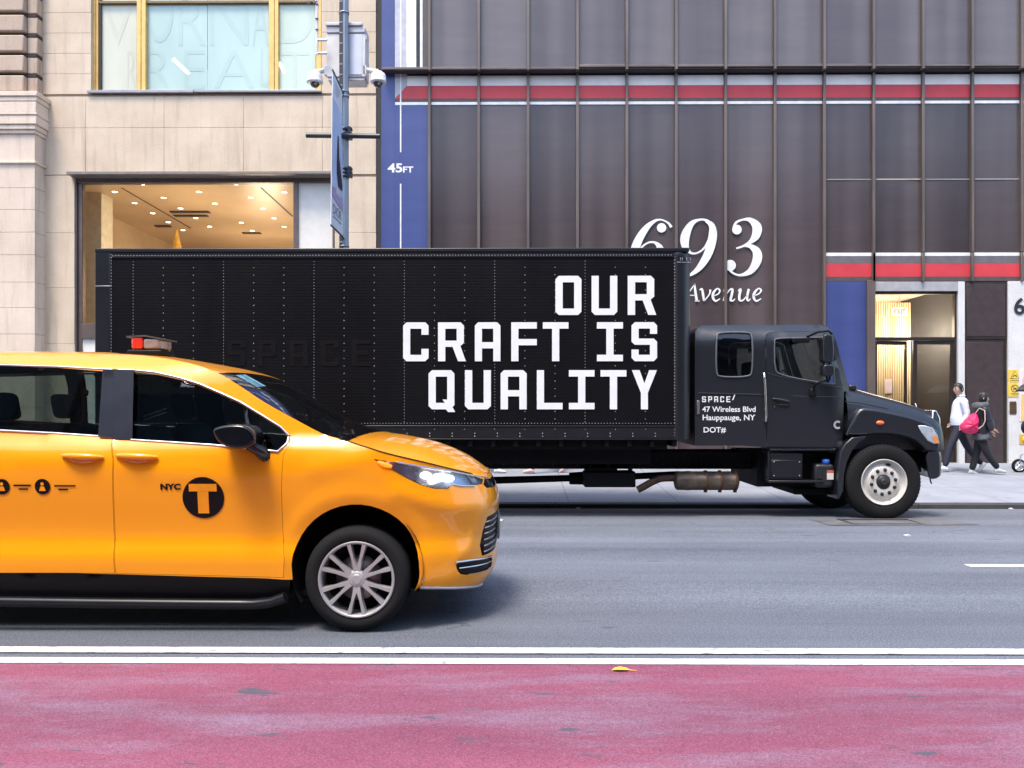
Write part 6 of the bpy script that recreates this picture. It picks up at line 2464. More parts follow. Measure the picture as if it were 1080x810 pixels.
def camera_dome(cx, ax, label, dx):
    Y = Ye + .06
    t = thing('security_camera', label, 'camera', (PX(cx, Y), Y, PZ(92, Y)), 'dome cameras on the street pole')
    q = MB()
    z = PZ(74.8, Y)
    q.tube(smooth([(PX(ax, Y), Y, PZ(72.8, Y)), (PX(ax + (cx - ax) * .5, Y), Y, PZ(74.5, Y)), (PX(cx, Y), Y, PZ(75, Y))], 4), .042, 10)
    q.rbox(PX(ax, Y) - .03, PX(ax, Y) + .03, Y - .06, Y + .06, PZ(80, Y), PZ(69.5, Y), .012)
    q.build('arm', M_cabw, t)
    q = MB()
    x = PX(cx, Y)
    q.lathe([(0, PZ(75.2, Y)), (.07, PZ(75.4, Y)), (.115, PZ(77.4, Y)), (.135, PZ(81, Y)), (.132, PZ(84.4, Y)), (.142, PZ(85.4, Y)), (.138, PZ(86.8, Y)), (.08, PZ(87.2, Y))], (x, Y, 0), 'Z', 24)
    q.build('housing', mat('camera_white', (.74, .75, .76), .35), t)
    q = MB()
    q.sphere((x + dx, Y, PZ(86.6, Y)), (.084, .084, .092), u=20, w=12)
    q.build('dome', mat('camera_smoke', (.012, .011, .012), .08, coat=1), t)
    q = MB()
    q.lathe([(.0, 0), (.022, 0), (.026, .02)], (x + dx + .03, Y - .083, PZ(89, Y)), 'Y', 14)
    q.build('lens', mat('lens_ring', (.30, .26, .26), .2, .6), t)


camera_dome(332, 344.5, 'white dome security camera on the left end of the pole cabinet, before the gilt window', 0)
camera_dome(399, 385, 'white dome security camera on the right end of the cabinet, before the blue panel', -.01)

# advertising banner, hung edge-on to the pole towards the road
C4 = [PT(351, 75, 13.72), PT(360.9, 96.7, 14.6), PT(361.7, 249.3, 14.6), PT(349.3, 237, 13.72)]
ba = thing('banner', 'narrow pale blue and white advertising banner hanging edge on from the street pole', 'banner', (C4[1][0], 14.6, C4[2][2]))


def bp(u, v, d=0.0):
    p = Vector(C4[0]).lerp(Vector(C4[1]), u).lerp(Vector(C4[3]).lerp(Vector(C4[2]), u), v)
    p.x += d + .05 * math.sin(PI * v) * (1 - u) * .0
    return tuple(p)


q = MB()


def bpatch(mb, pts, d, m):
    mb.add([bp(u, v, d) for u, v in pts], [tuple(range(len(pts)))[::-1]], m, False)


q.add([bp(u, v, d) for d in (0, -.012) for u, v in ((0, 0), (1, 0), (1, 1), (0, 1))], [(3, 2, 1, 0), (4, 5, 6, 7), (0, 1, 5, 4), (1, 2, 6, 5), (2, 3, 7, 6), (3, 0, 4, 7)], 0, False)
q.build('cloth', mat('banner_white', (.74, .78, .82), .55, var=.03), ba)
q = MB()
bpatch(q, [(0, .165), (1, .165), (1, .74), (0, .74)], .004, 0)
bpatch(q, [(0, .745), (1, .745), (1, .84), (0, .80)], .004, 1)
bpatch(q, [(.50, .36), (.58, .36), (.64, .50), (.95, .66), (.92, .70), (.55, .70), (.42, .62)], .008, 2)
bpatch(q, [(.30, .72), (.75, .72), (.75, .765), (.30, .765)], .008, 3)
bpatch(q, [(.15, .925), (.85, .925), (.85, .932), (.15, .932)], .006, 4)
for v_, f_ in (text2d('DIOR', .15, .85, .845, .91, .0),):
    q.add([bp(p[0], .91 - (p[1] - .845), .006) for p in v_], [k[::-1] for k in f_], 4, False)
for k in range(4):
    bpatch(q, [(.22, .035 + .022 * k), (.80 - .1 * k, .035 + .022 * k), (.80 - .1 * k, .045 + .022 * k), (.22, .045 + .022 * k)], .006, 5)
q.build('print', [mat('banner_sky', (.52, .63, .84), .55, var=.2, vscale=1.2), mat('banner_lilac', (.42, .36, .56), .55), mat('banner_ink', (.02, .018, .03), .5), mat('banner_pale', (.66, .60, .68), .5), mat('banner_grey', (.25, .26, .30), .5),
                  mat('banner_faint', (.60, .66, .74), .5)], ba)
q = MB()
for u0, v in ((0, -.005), (0, 1.005)):
    a, b_ = bp(-.02, v), bp(1.0, v)
    q.tube([a, b_, (xp, YPO - rp * .6, b_[2])], .016, 8)
q.build('rod', M_clamp, ba)

# ------------------------------------------------------------------ pushchair and parasol entering at the right edge
Ys = 18.05
gz = walk_z(Ys)
pc = thing('pushchair', 'navy pushchair with small chromed front wheel, at the right edge by the marble pier', 'pushchair', (PX(1095, Ys), Ys, gz))


def small_wheel(x, y, r):
    o = (x, y, gz + r)
    q = MB()
    q.lathe([(r * .68, -.028), (r * .80, -.034), (r * .96, -.022), (r, 0), (r * .96, .022), (r * .80, .034), (r * .68, .028)], o, 'Y', 28)
    w_ = q.build('wheel', M_rub, pc)
    q = MB()
    q.lathe([(r * .70, -.03), (r * .62, -.034), (r * .60, -.02), (r * .60, .02), (r * .62, .034), (r * .70, .03)], o, 'Y', 28)
    for k in range(5):
        a = 2 * PI * k / 5
        q.tube([(o[0], o[1] - .02, o[2]), (o[0] + r * .62 * math.cos(a), o[1] - .02, o[2] + r * .62 * math.sin(a))], .011, 6)
    q.lathe([(0, -.045), (r * .2, -.042), (r * .24, 0)], o, 'Y', 14)
    q.build('rim', M_chr, w_)


for dx, r in ((1081.5, .15), (1113, .17)):
    for dy in (-.24, .24):
        small_wheel(PX(dx, Ys), Ys + dy, r)
q = MB()
for dy in (-.22, .22):
    q.tube([(PX(1081.5, Ys), Ys + dy, gz + .16), (PX(1083, Ys), Ys + dy, gz + .36), (PX(1094, Ys), Ys + dy, gz + .56), (PX(1118, Ys), Ys + dy, gz + 1.05)], .016, 8)
    q.tube([(PX(1112, Ys), Ys + dy, gz + .17), (PX(1094, Ys), Ys + dy, gz + .56)], .016, 8)
q.tube([(PX(1118, Ys), Ys - .22, gz + 1.05), (PX(1118, Ys), Ys + .22, gz + 1.05)], .018, 8)
q.build('frame', M_chr, pc)
q = MB()
q.rbox(PX(1085, Ys), PX(1100, Ys), Ys - .2, Ys + .2, gz + .52, gz + .66, .05, 3)
q.sphere((PX(1091, Ys), Ys, gz + .98), (.26, .22, .22), u=18, w=12)
q.rbox(PX(1094, Ys), PX(1102, Ys), Ys - .19, Ys + .19, gz + .6, gz + 1.05, .05, 3)
q.build('seat', mat('navy_cloth', (.014, .02, .045), .8), pc)
um = thing('umbrella', 'dark grey open umbrella reaching in over the pushchair, beside the yellow signs', 'umbrella', (PX(1100, Ys), Ys, gz + 1.0))
q = MB()
ux, uz = PX(1097.5, Ys), PZ(401, Ys)
q.lathe([(0, uz), (.2, uz - .02), (.36, uz - .10), (.46, uz - .20), (.475, uz - .235), (.455, uz - .20), (.36, uz - .105), (.2, uz - .03)], (ux, Ys, 0), 'Z', 8)
q.build('canopy', mat('umbrella_grey', (.05, .055, .065), .6), um)
q = MB()
q.tube([(ux, Ys, gz + 1.0), (ux, Ys, uz + .06)], .010, 8)
q.build('shaft', M_clamp, um)

# ------------------------------------------------------------------ small things on the road
def gpt(px, py, z):
    Y = F * (EYE - z) / (py - HY)
    return PX(px, Y), Y


lx, ly = gpt(655, 707.5, .004)
q = MB()
lv = [(-.055, 0, .002), (-.035, .018, .012), (-.005, .026, .016), (.03, .02, .012), (.055, .002, .004), (.028, -.016, .010), (-.005, -.022, .012), (-.036, -.014, .010), (0, 0, .006)]
q.add([(lx + a, ly + b_, .006 + c) for a, b_, c in lv], [(8, (i + 1) % 8, i) for i in range(8)], s=True)
q.tube([(lx + .05, ly, .010), (lx + .085, ly - .012, .012)], .002, 5)
lf = q.build('fallen_leaf', mat('leaf_yellow', (.85, .50, .03), .6, var=.2, vscale=30))
tag(lf, 'single yellow leaf lying on the red bus lane', 'leaf')
origin_to(lf, (lx, ly, .006))
rnd = random.Random(11)
scr = [(704, 535.6, .05, 'crumpled white paper scrap in the gutter below the exhaust can'), (610, 535.8, .055, 'pale crumpled scrap in the gutter under the truck near the taxi nose'), (1066, 536.2, .035, 'tiny pale scrap in the gutter beyond the truck front'),
       (527, 549, .05, 'flat white scrap on the asphalt just ahead of the taxi bumper'), (957, 566, .04, 'small white scrap on the open road below the truck front')]
for px, py, r_, lab in scr:
    z = -.19 if py < 540 else -.045
    x, y = gpt(px, py, z)
    z = road_z(y)
    bm = bmesh.new()
    bmesh.ops.create_icosphere(bm, subdivisions=2, radius=1)
    for v in bm.verts:
        v.co = Vector((v.co.x * r_ * rnd.uniform(.8, 1.3), v.co.y * r_ * rnd.uniform(.5, .9), max(-.2, v.co.z) * r_ * rnd.uniform(.3, .6))) + Vector((x, y, z + r_ * .1))
    q = MB()
    q.bm(bm, 0, False)
    o = q.build('paper_scrap', mat('scrap_paper', (.55, .54, .53), .7))
    tag(o, lab, 'litter', 'litter on the road')
    origin_to(o, (x, y, z))
# steel-framed drain cover let into the road by the front wheel
pts = [gpt(a, b_, -.053) for a, b_ in ((852, 547.4), (988, 546.6), (1034, 554), (876, 554.8))]
q = MB()
q.add([(x, y, road_z(y) + .006) for x, y in pts], [(3, 2, 1, 0)], 0, False)
tag(q.build('road_patch', mat('old_concrete_patch', (.118, .118, .126), .8, var=.3, vscale=5)), kind='structure')
ga, gb = gpt(899, 553.6, -.053), gpt(970, 547.6, -.053)
dg_ = thing('drain_grate', 'dark slotted drain grate in the road in front of the truck wheel', 'drain', (ga[0], ga[1], road_z(ga[1])))
q = MB()
zt = lambda y: road_z(y) + .012
x0, x1, y0, y1 = ga[0], ga[0] + .95, ga[1], gb[1]
for a, b_, c, d in ((x0, x1, y0, y0 + .03), (x0, x1, y1 - .03, y1), (x0, x0 + .03, y0 + .031, y1 - .031), (x1 - .03, x1, y0 + .031, y1 - .031)):
    q.box(a, b_, c, d, road_z(d) - .02, zt(c))
q.build('frame', mat('worn_iron', (.10, .095, .095), .5, .5), dg_)
q = MB()
x = x0 + .045
while x < x1 - .04:
    q.box(x, x + .016, y0 + .031, y1 - .031, road_z(y1) - .02, zt(y1) - .004)
    x += .036
q.box(x0 + .03, x1 - .03, y0 + .03, y1 - .03, road_z(y1) - .03, road_z(y1) + .0075, 1)
q.build('bars', [mat('worn_iron', (.10, .095, .095)), mat('drain_dark', (.012, .012, .012), .9)], dg_)

# ================================================================== PEOPLE
def skin(name, nodes, edges, m, parent, root=None, sub=2, flat=None):
    """grow one smooth surface round a skeleton: nodes {name: (x, y, z, r)} in world coordinates"""
    off = wloc(parent)
    keys = list(nodes)
    me = bpy.data.meshes.new(name)
    me.from_pydata([Vector(nodes[k][:3]) - off for k in keys], [(keys.index(a), keys.index(b)) for a, b in edges], [])
    o = bpy.data.objects.new(name, me)
    COL.objects.link(o)
    md = o.modifiers.new('skin', 'SKIN')
    md.use_smooth_shade = True
    md.branch_smoothing = .6
    for i, k in enumerate(keys):
        r = nodes[k][3]
        me.skin_vertices[0].data[i].radius = r if isinstance(r, tuple) else (r, r)
        me.skin_vertices[0].data[i].use_root = (k == (root or keys[0]))
    sb_ = o.modifiers.new('sub', 'SUBSURF')
    sb_.levels = sb_.render_levels = sub
    dg = bpy.context.evaluated_depsgraph_get()
    nm = bpy.data.meshes.new_from_object(o.evaluated_get(dg))
    bpy.data.objects.remove(o)
    nm.name = name
    nm.materials.clear()
    nm.materials.append(m)
    nm.polygons.foreach_set('use_smooth', [True] * len(nm.polygons))
    o = bpy.data.objects.new(name, nm)
    COL.objects.link(o)
    o.parent = parent
    return o


M_skin = mat('skin', (.52, .33, .24), .5, var=.06)
M_hair = mat('dark_hair', (.012, .009, .008), .5, var=.3, vscale=40, vstretch=(1, 1, .3))
M_eye = mat('eye_dark', (.02, .015, .012), .3)
M_lip = mat('lip', (.40, .17, .14), .5)


def shoe(parent, heel, toe, m, w=.05, name='shoe'):
    """one shoe between a heel point and a toe point (world)"""
    h, t = Vector(heel), Vector(toe)
    d = (t - h)
    up = Vector((0, 1, 0)).cross(d).normalized()
    if up.z < 0:
        up = -up
    q = MB()
    L = []
    for f_, hw, ht in ((0, .026, .06), (.06, .040, .088), (.25, .045, .105), (.42, .046, .095), (.6, .050, .072), (.82, .050, .055), (.94, .042, .045), (1.0, .018, .026)):
        c = h + d * f_
        ring_ = []
        for k in range(10):
            a = 2 * PI * k / 10
            ring_.append(c + Vector((0, 1, 0)) * hw * math.cos(a) + up * max(0, ht / 2 + ht / 2 * math.sin(a)))
        L.append(ring_)
    for i in range(len(L) - 1):
        q.add(L[i] + L[i + 1], [(j, (j + 1) % 10, 10 + (j + 1) % 10, 10 + j) for j in range(10)], s=True)
    q.add(L[0], [tuple(range(10))], s=True)
    q.add(L[-1], [tuple(range(10))[::-1]], s=True)
    return q.build(name, m, parent)


def head_mesh(mb, c, r, f, tilt=0):
    """head ellipsoid with brow, nose, lips, chin and ears; f = +1 faces +x"""
    c = Vector(c)
    u, w = 24, 16
    V = []
    for i in range(w + 1):
        for j in range(u):
            a, b = PI * i / w, 2 * PI * j / u
            p = Vector((math.sin(a) * math.cos(b), math.sin(a) * math.sin(b), math.cos(a)))
            q = Vector((p.x * .92, p.y * .76, p.z * 1.18))
            if p.z < 0:
                q.x *= 1 - .22 * (-p.z) if p.x * f < 0 else 1 - .06 * (-p.z)
                q.y *= 1 - .28 * (-p.z)
            fx = p.x * f
            nose_ = math.exp(-((p.y / .16) ** 2) - ((p.z + .12) / .22) ** 2) if fx > 0 else 0
            chin_ = math.exp(-((p.y / .3) ** 2) - ((p.z + .80) / .16) ** 2) if fx > 0 else 0
            mou = math.exp(-((p.y / .26) ** 2) - ((p.z + .52) / .09) ** 2) if fx > 0 else 0
            eye_ = math.exp(-(((abs(p.y) - .34) / .16) ** 2) - ((p.z - .06) / .12) ** 2) if fx > 0 else 0
            q.x += f * (.26 * nose_ + .14 * chin_ + .06 * mou - .08 * eye_)
            V.append(c + q * r)
    F_ = []
    for i in range(w):
        for j in range(u):
            F_.append((i * u + j, i * u + (j + 1) % u, (i + 1) * u + (j + 1) % u, (i + 1) * u + j))
    mb.add(V, F_, s=True)
    for s in (-1, 1):
        mb.sphere(c + Vector((-.04 * f * r / .1 * 1, s * .77 * r, -.02 * r)), (.16 * r, .08 * r, .27 * r), u=10, w=8)
    return mb


def hand(nodes, edges, wr, f, curl, pre, y0):
    """palm, four fingers and a thumb hanging from wrist node wr; f = direction the palm curls towards"""
    x, y, z, _ = nodes[wr]
    nodes[pre + 'palm'] = (x + .012 * f, y, z - .055, (.022, .036))
    edges.append((wr, pre + 'palm'))


def person(name, label, Y, f, J, cols, hair='short', extra=None, gzone=None):
    """J: joints {name: (px, py, dy)} ; f = -1 walks towards the left"""
    base = walk_z(Y)
    root = thing(name, label, 'person', (PX(J['pelvis'][0], Y), Y, base))
    wp = lambda k: (PX(J[k][0], Y + J[k][2]), Y + J[k][2], PZ(J[k][1], Y + J[k][2]))
    P_ = {k: wp(k) for k in J}
    for s in ('n', 'f'):
        h_, t_ = Vector(P_[s + 'heel']), Vector(P_[s + 'toe'])
        dd = (t_ - h_).normalized()
        uu = Vector((0, 1, 0)).cross(dd)
        uu = uu if uu.z > 0 else -uu
        P_[s + 'an'] = tuple(h_ + dd * .065 + uu * .105)
    # body: one continuous skinned figure
    n, e = {}, []
    rad = dict(pelvis=.098, belly=.095, chest=.105, neckb=.062, neck=.050, head=.066)
    for k in ('pelvis', 'belly', 'chest', 'neckb', 'neck', 'head'):
        n[k] = (*P_[k], rad[k])
    e += [('pelvis', 'belly'), ('belly', 'chest'), ('chest', 'neckb'), ('neckb', 'neck'), ('neck', 'head')]
    for s in ('n', 'f'):
        for k, r in (('sh', .055), ('el', .042), ('wr', .027)):
            n[s + k] = (*P_[s + k], r)
        e += [('chest', s + 'sh'), (s + 'sh', s + 'el'), (s + 'el', s + 'wr')]
        wx, wy, wz = P_[s + 'wr']
        d = (Vector(P_[s + 'wr']) - Vector(P_[s + 'el'])).normalized()
        pl_ = Vector(P_[s + 'wr']) + d * .06
        n[s + 'palm'] = (*pl_, (.020, .034))
        e.append((s + 'wr', s + 'palm'))
        for k, (r, kn, an) in (('leg', (.082, .058, .040)),):
            n[s + 'hip'] = (*P_[s + 'hip'], .085)
            n[s + 'kn'] = (*P_[s + 'kn'], kn)
            n[s + 'an'] = (*P_[s + 'an'], an)
            e += [('pelvis', s + 'hip'), (s + 'hip', s + 'kn'), (s + 'kn', s + 'an')]
    body_ = skin('body', n, e, M_skin, root, 'pelvis')
    # fingers: five short chains rooted in each palm
    for s in ('n', 'f'):
        d = (Vector(P_[s + 'wr']) - Vector(P_[s + 'el'])).normalized()
        pl_ = Vector(P_[s + 'wr']) + d * .055
        side = Vector((f, 0, 0))
        q = MB()
        for k, (oy, L, r) in enumerate(((-.027, .070, .0085), (-.009, .080, .009), (.009, .075, .009), (.026, .060, .008))):
            b0 = pl_ + Vector((0, oy, 0)) + d * .012
            p1 = b0 + d * L * .55 + side * .006
            p2 = p1 + (d * .7 + side * .6).normalized() * L * .45
            q.tube([b0, p1, p2], [r, r, r * .8], 8)
        t0 = pl_ - d * .025 + side * .02
        q.tube([t0, t0 + (d + side).normalized() * .04, t0 + (d + side).normalized() * .04 + d * .028], [.012, .010, .008], 8)
        q.build('fingers', M_skin, root)
    # head with a face
    hc = P_['head']
    hr = .100
    q = MB()
    head_mesh(q, hc, hr, f)
    hd = q.build('head', M_skin, root)
    for s in (-1, 1):
        q = MB()
        q.sphere((hc[0] + f * .080, hc[1] + s * .033, hc[2] + .006), (.010, .013, .008), u=10, w=6)
        q.build('eye', M_eye, hd)
        q = MB()
        q.tube([(hc[0] + f * .083, hc[1] + s * .018, hc[2] + .026), (hc[0] + f * .086, hc[1] + s * .034, hc[2] + .030), (hc[0] + f * .074, hc[1] + s * .052, hc[2] + .024)], .005, 5)
        q.build('eyebrow', M_hair, hd)
    q = MB()
    q.tube([(hc[0] + f * .084, hc[1] - .022, hc[2] - .058), (hc[0] + f * .096, hc[1], hc[2] - .056), (hc[0] + f * .084, hc[1] + .022, hc[2] - .058)], [.004, .007, .004], 6)
    q.build('mouth', M_lip, hd)
    # hair cap: the head's own surface pushed outward where hair grows
    q = MB()
    u, w = 28, 18
    V, ok = [], []
    c = Vector(hc)
    rn = random.Random(5)
    for i in range(w + 1):
        for j in range(u):
            a, b = PI * i / w, 2 * PI * j / u
            p = Vector((math.sin(a) * math.cos(b), math.sin(a) * math.sin(b), math.cos(a)))
            fx = p.x * f
            lim = (.42 if fx > .25 else (.15 - .9 * (-fx + .25)))
            low_ = -1.05 if hair == 'long' and fx < .35 else (-.62 if fx < -.2 else lim)
            if fx > .25:
                low_ = max(low_ if hair != 'long' else .30, .30 + .25 * (fx - .25))
            k = 1.13 + rn.uniform(-.015, .03) + (.06 if p.z > .5 else 0)
            V.append(c + Vector((p.x * .94 * k, p.y * .80 * k, p.z * 1.16 * (k if p.z > 0 else 1.0))) * hr)
            ok.append(p.z > low_)
    F_ = []
    for i in range(w):
        for j in range(u):
            t = (i * u + j, i * u + (j + 1) % u, (i + 1) * u + (j + 1) % u, (i + 1) * u + j)
            if sum(ok[x] for x in t) >= 3:
                F_.append(t)
    q.add(V, F_, s=True)
    q.build('hair', M_hair, root)
    # upper garment
    tr = cols.get('girth', 1.0)
    hem = cols.get('hem', .04)
    q = MB()
    pv, bl, ch, nb = (Vector(P_[k]) for k in ('pelvis', 'belly', 'chest', 'neckb'))
    sh_y = abs(P_['nsh'][1] - P_['fsh'][1]) / 2
    prof_ = [(pv + Vector((0, 0, hem - .004)), .140, .172), (pv + Vector((0, 0, hem)), .152, .182), (pv.lerp(bl, .6), .156, .180), (bl, .152, .176), (bl.lerp(ch, .5), .145, .178), (ch, .140, .188), (ch.lerp(nb, .45), .125, .190),
             (ch.lerp(nb, .75), .100, .165), (nb - Vector((0, 0, .012)), .078, .115), (nb + Vector((0, 0, .012)), .066, .078)]
    U = 28
    rings = []
    for i, (c_, rx_, ry_) in enumerate(prof_):
        rings.append([c_ + Vector((rx_ * tr * math.cos(2 * PI * j / U) * (1 + .02 * math.sin(5 * j + i * 2)), ry_ * tr * math.sin(2 * PI * j / U) * (1 + .015 * math.sin(3 * j + i)), 0)) for j in range(U)])
    for i in range(len(rings) - 1):
        q.add(rings[i] + rings[i + 1], [(j, (j + 1) % U, U + (j + 1) % U, U + j) for j in range(U)], s=True)
    for s in ('n', 'f'):
        a_, e_, w_ = (Vector(P_[s + k]) for k in ('sh', 'el', 'wr'))
        inn = a_.lerp(nb, .45)
        pth = smooth([tuple(inn), tuple(a_ - Vector((0, 0, .005))), tuple(a_.lerp(e_, .5)), tuple(e_), tuple(e_.lerp(w_, .5)), tuple(e_.lerp(w_, .94))], 4)
        rr_ = list(np.interp(np.linspace(0, 1, len(pth)), [0, .2, .4, .6, .8, 1], [.055, .084, .074, .064, .055, .044]))
        rr_ = [r_ * (1 + .035 * math.sin(i * 1.9)) for i, r_ in enumerate(rr_)]
        q.tube(pth, rr_, 14)
    q.build(cols['top'][0], cols['top'][1], root)
    # trousers
    t_, te = {}, []
    x, y, z = P_['pelvis']
    t_['waist'] = (x, y, z + .12, .138)
    t_['pelvis'] = (x, y, z - .02, .138)
    te.append(('waist', 't_') if False else ('waist', 'pelvis'))
    for s in ('n', 'f'):
        t_[s + 'hip'] = (*P_[s + 'hip'], .100)
        t_[s + 'kn'] = (*P_[s + 'kn'], .076)
        a = Vector(P_[s + 'kn']).lerp(Vector(P_[s + 'an']), 1.06)
        t_[s + 'an'] = (*a, .066)
        te += [('pelvis', s + 'hip'), (s + 'hip', s + 'kn'), (s + 'kn', s + 'an')]
    skin('trousers', t_, te, cols['legs'], root, 'pelvis')
    for s in ('n', 'f'):
        shoe(root, P_[s + 'heel'], P_[s + 'toe'], cols['shoes'])
    return root, P_


M_shirt = mat('white_shirt', (.66, .69, .78), .7, var=.05, bmp=.5, bscale=14)
M_navy_t = mat('navy_trousers', (.016, .019, .036), .8, var=.2, bmp=.4, bscale=12)
M_blk_t = mat('black_trousers', (.010, .010, .013), .8)
M_jack = mat('navy_jacket', (.011, .012, .022), .55, bmp=.6, bscale=16)
M_wsho = mat('white_shoes', (.70, .70, .70), .5)
M_gsho = mat('grey_shoes', (.46, .48, .47), .6)
YM, YWm = 18.4, 18.0
man, Pm = person('person', 'man in white shirt and dark trousers striding left past the bronze door', YM, -1,
                 dict(pelvis=(1011.5, 450, 0), belly=(1010.8, 441, 0), chest=(1012.5, 428, 0), neckb=(1013.5, 419.5, 0), neck=(1012.8, 416.5, 0), head=(1010.8, 410.6, 0),
                      nsh=(1016.5, 423.5, -.19), nel=(1019.8, 437, -.24), nwr=(1015.5, 447.5, -.24), fsh=(1012, 423.5, .19), fel=(1009, 437, .23), fwr=(1003.5, 445.5, .24),
                      nhip=(1009.5, 455, -.09), nkn=(1001.5, 472, -.10), nan=(997.2, 488, -.10), nheel=(999.3, 496.6, -.10), ntoe=(986.5, 495.0, -.11),
                      fhip=(1012.5, 455, .09), fkn=(1020.5, 472, .09), fan=(1035.5, 487.5, .09), fheel=(1040.5, 489.2, .09), ftoe=(1032.4, 498.2, .09)),
                 dict(top=('shirt', M_shirt), legs=M_navy_t, shoes=M_wsho, girth=1.02, hem=.035))
q = MB()
x, y, z = Pm['pelvis']
q.lathe([(.150, -.018), (.158, -.016), (.158, .016), (.150, .018)], (0, 0, 0), 'Z', 24)
q.v = [(x + a * .93, y + b_ * 1.12, z + .035 + c) for a, b_, c in q.v]
q.build('belt', mat('belt_black', (.01, .009, .009), .4), man)
q = MB()
x, y, z = Pm['neckb']
q.lathe([(.070, .0), (.078, .012), (.072, .045), (.062, .05)], (0, 0, 0), 'Z', 20)
q.v = [(x + .012 + a * .95, y + b_ * 1.05, z + .015 + c) for a, b_, c in q.v]
q.build('collar', M_shirt, man)

wom, Pw = person('person', 'dark haired woman in navy jacket and black trousers, walking right with a pink bag', YWm, 1,
                 dict(pelvis=(1035, 459, 0), belly=(1035.5, 449, 0), chest=(1036, 436, 0), neckb=(1036.5, 428, 0), neck=(1037, 425.5, 0), head=(1037.6, 420.2, 0),
                      nsh=(1038.5, 432, -.17), nel=(1043.5, 445, -.22), nwr=(1046.0, 454, -.20), fsh=(1037, 432, .17), fel=(1040, 446, .21), fwr=(1047, 452, .2),
                      nhip=(1034.5, 463, -.08), nkn=(1041.5, 479, -.09), nan=(1049.2, 493, -.09), nheel=(1048.6, 498.2, -.09), ntoe=(1061.2, 498.6, -.10),
                      fhip=(1033, 463, .08), fkn=(1029.5, 480, .08), fan=(1025.6, 494.5, .08), fheel=(1021.2, 499.6, .08), ftoe=(1031.5, 500.8, .08)),
                 dict(top=('jacket', M_jack), legs=M_blk_t, shoes=M_gsho, girth=.98, hem=.02), 'long')
M_grey = mat('grey_fleece', (.085, .09, .10), .9, var=.4, vscale=14, bmp=.8, bscale=20)
# grey hood lying round the neck, grey shirt tail below the jacket
n_ = {}
hx, hy, hz = Pw['neckb']
ring_ = [(hx - .035 + .095 * math.cos(a), hy + .105 * math.sin(a), hz + .012 - .045 * math.cos(a) * -1 * .6) for a in [2 * PI * k / 16 for k in range(16)]]
q = MB()
q.tube(ring_, [.052 + .018 * (1 - math.cos(2 * PI * k / 16)) for k in range(16)], 10, closed=True)
q.build('hood', M_grey, wom)
q = MB()
x, y, z = Pw['pelvis']
for k in range(1):
    q.lathe([(.155, .02), (.172, -.02), (.180, -.07), (.184, -.115), (.172, -.118), (.165, -.07)], (0, 0, 0), 'Z', 28)
q.v = [(x + a * 1.06 + .012 * math.sin(9 * b_ * 3), y + b_ * 1.10, z + .03 + c + .015 * math.sin(a * 22)) for a, b_, c in q.v]
q.build('shirt_tail', M_grey, wom)
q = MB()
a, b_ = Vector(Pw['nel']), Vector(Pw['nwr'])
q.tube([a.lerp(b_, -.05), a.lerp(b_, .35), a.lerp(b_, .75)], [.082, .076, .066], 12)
q.build('sleeve_sheen', mat('sheen_grey', (.03, .032, .042), .35), wom)  # paler layer over the sleeve paints in the sheen on her forearm
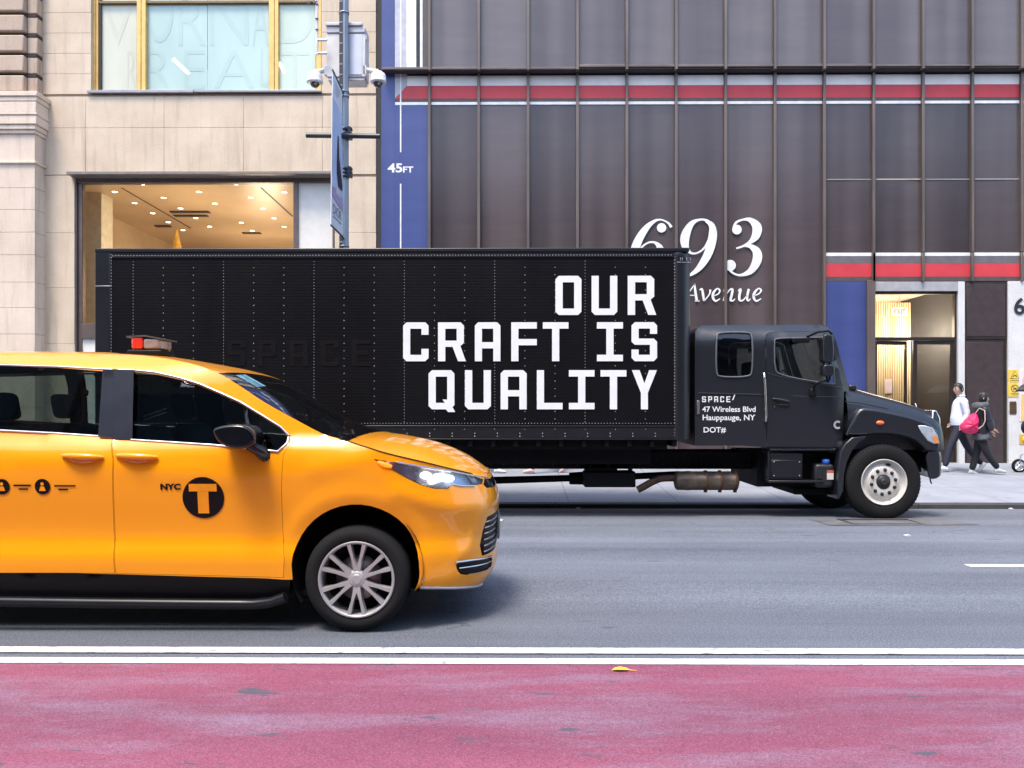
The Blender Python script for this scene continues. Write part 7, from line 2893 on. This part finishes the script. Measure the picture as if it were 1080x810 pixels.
# pink drawstring bag on her back
Yb = YWm - .12
bag = thing('bag', 'bright pink drawstring bag slung on the walking woman\'s back', 'bag', (PX(1022, Yb), Yb, PZ(457.5, Yb)))
bp2 = [(1027.5, 435), (1030.5, 437.5), (1031, 446), (1030.6, 455), (1028, 457.4), (1022, 457.2), (1016.5, 456.2), (1013, 452.5), (1013.6, 448), (1017.5, 443.5), (1022.5, 438.8)]
outl = chaikin([(PX(a, Yb), PZ(b_, Yb)) for a, b_ in bp2], 2)
cx_, cz_ = sum(p[0] for p in outl) / len(outl), sum(p[1] for p in outl) / len(outl)
q = MB()
L = []
for f_ in np.linspace(-1, 1, 11):
    k = math.sqrt(max(0, 1 - f_ * f_)) ** .7
    L.append([(cx_ + (p[0] - cx_) * k, Yb + .15 * f_ + .012 * math.sin(p[0] * 40 + p[1] * 25), cz_ + (p[1] - cz_) * k) for p in outl])
m_ = len(outl)
for i in range(10):
    q.add(L[i] + L[i + 1], [(j, (j + 1) % m_, m_ + (j + 1) % m_, m_ + j) for j in range(m_)], s=True)
q.build('sack', mat('hot_pink', (.72, .018, .115), .55, var=.15, vscale=9, bmp=.5, bscale=14), bag, recalc=True)
q = MB()
q.tube([PT(1029.5, 454, Yb - .1), PT(1033, 451.5, YWm - .2), PT(1037, 448.5, YWm - .25), PT(1039, 444, YWm - .27), PT(1038.6, 433, YWm - .26), PT(1033, 430.5, YWm - .17), PT(1029, 435.5, Yb)], .010, 6)
q.build('strap', mat('pale_strap_cord', (.62, .52, .40), .7), bag)

# two more walkers beyond the truck: only their feet show under it
M_jean = mat('blue_jeans', (.035, .085, .22), .8)
M_white_t = mat('pale_trousers', (.42, .43, .46), .8)
wk = lambda x, f: dict(pelvis=(x, 452, 0), belly=(x, 443, 0), chest=(x, 430, 0), neckb=(x, 421, 0), neck=(x, 418, 0), head=(x + 1.0 * f, 412, 0),
                       nsh=(x, 425, -.18), nel=(x - 5 * f, 438, -.22), nwr=(x - 2 * f, 449, -.22), fsh=(x, 425, .18), fel=(x + 3 * f, 439, .22), fwr=(x + 9 * f, 447, .22),
                       nhip=(x, 456, -.09), nkn=(x + 9 * f, 473, -.09), nan=(x + 17 * f, 491, -.09), nheel=(x + 15 * f, 499, -.09), ntoe=(x + 28 * f, 498.6, -.09),
                       fhip=(x, 456, .09), fkn=(x - 4 * f, 474, .09), fan=(x - 17 * f, 489, .09), fheel=(x - 21 * f, 494.5, .09), ftoe=(x - 10.5 * f, 499, .09))
person('person', 'walker hidden behind the truck, blue trouser legs and shoes showing under it', 18.1, -1, wk(579, -1),
       dict(top=('jacket', M_jack), legs=M_jean, shoes=mat('red_white_shoes', (.62, .42, .40), .5)))
person('person', 'walker hidden behind the truck, one white shoe showing beside the taxi nose', 18.2, 1, wk(506, 1),
       dict(top=('shirt', M_shirt), legs=M_white_t, shoes=M_wsho))
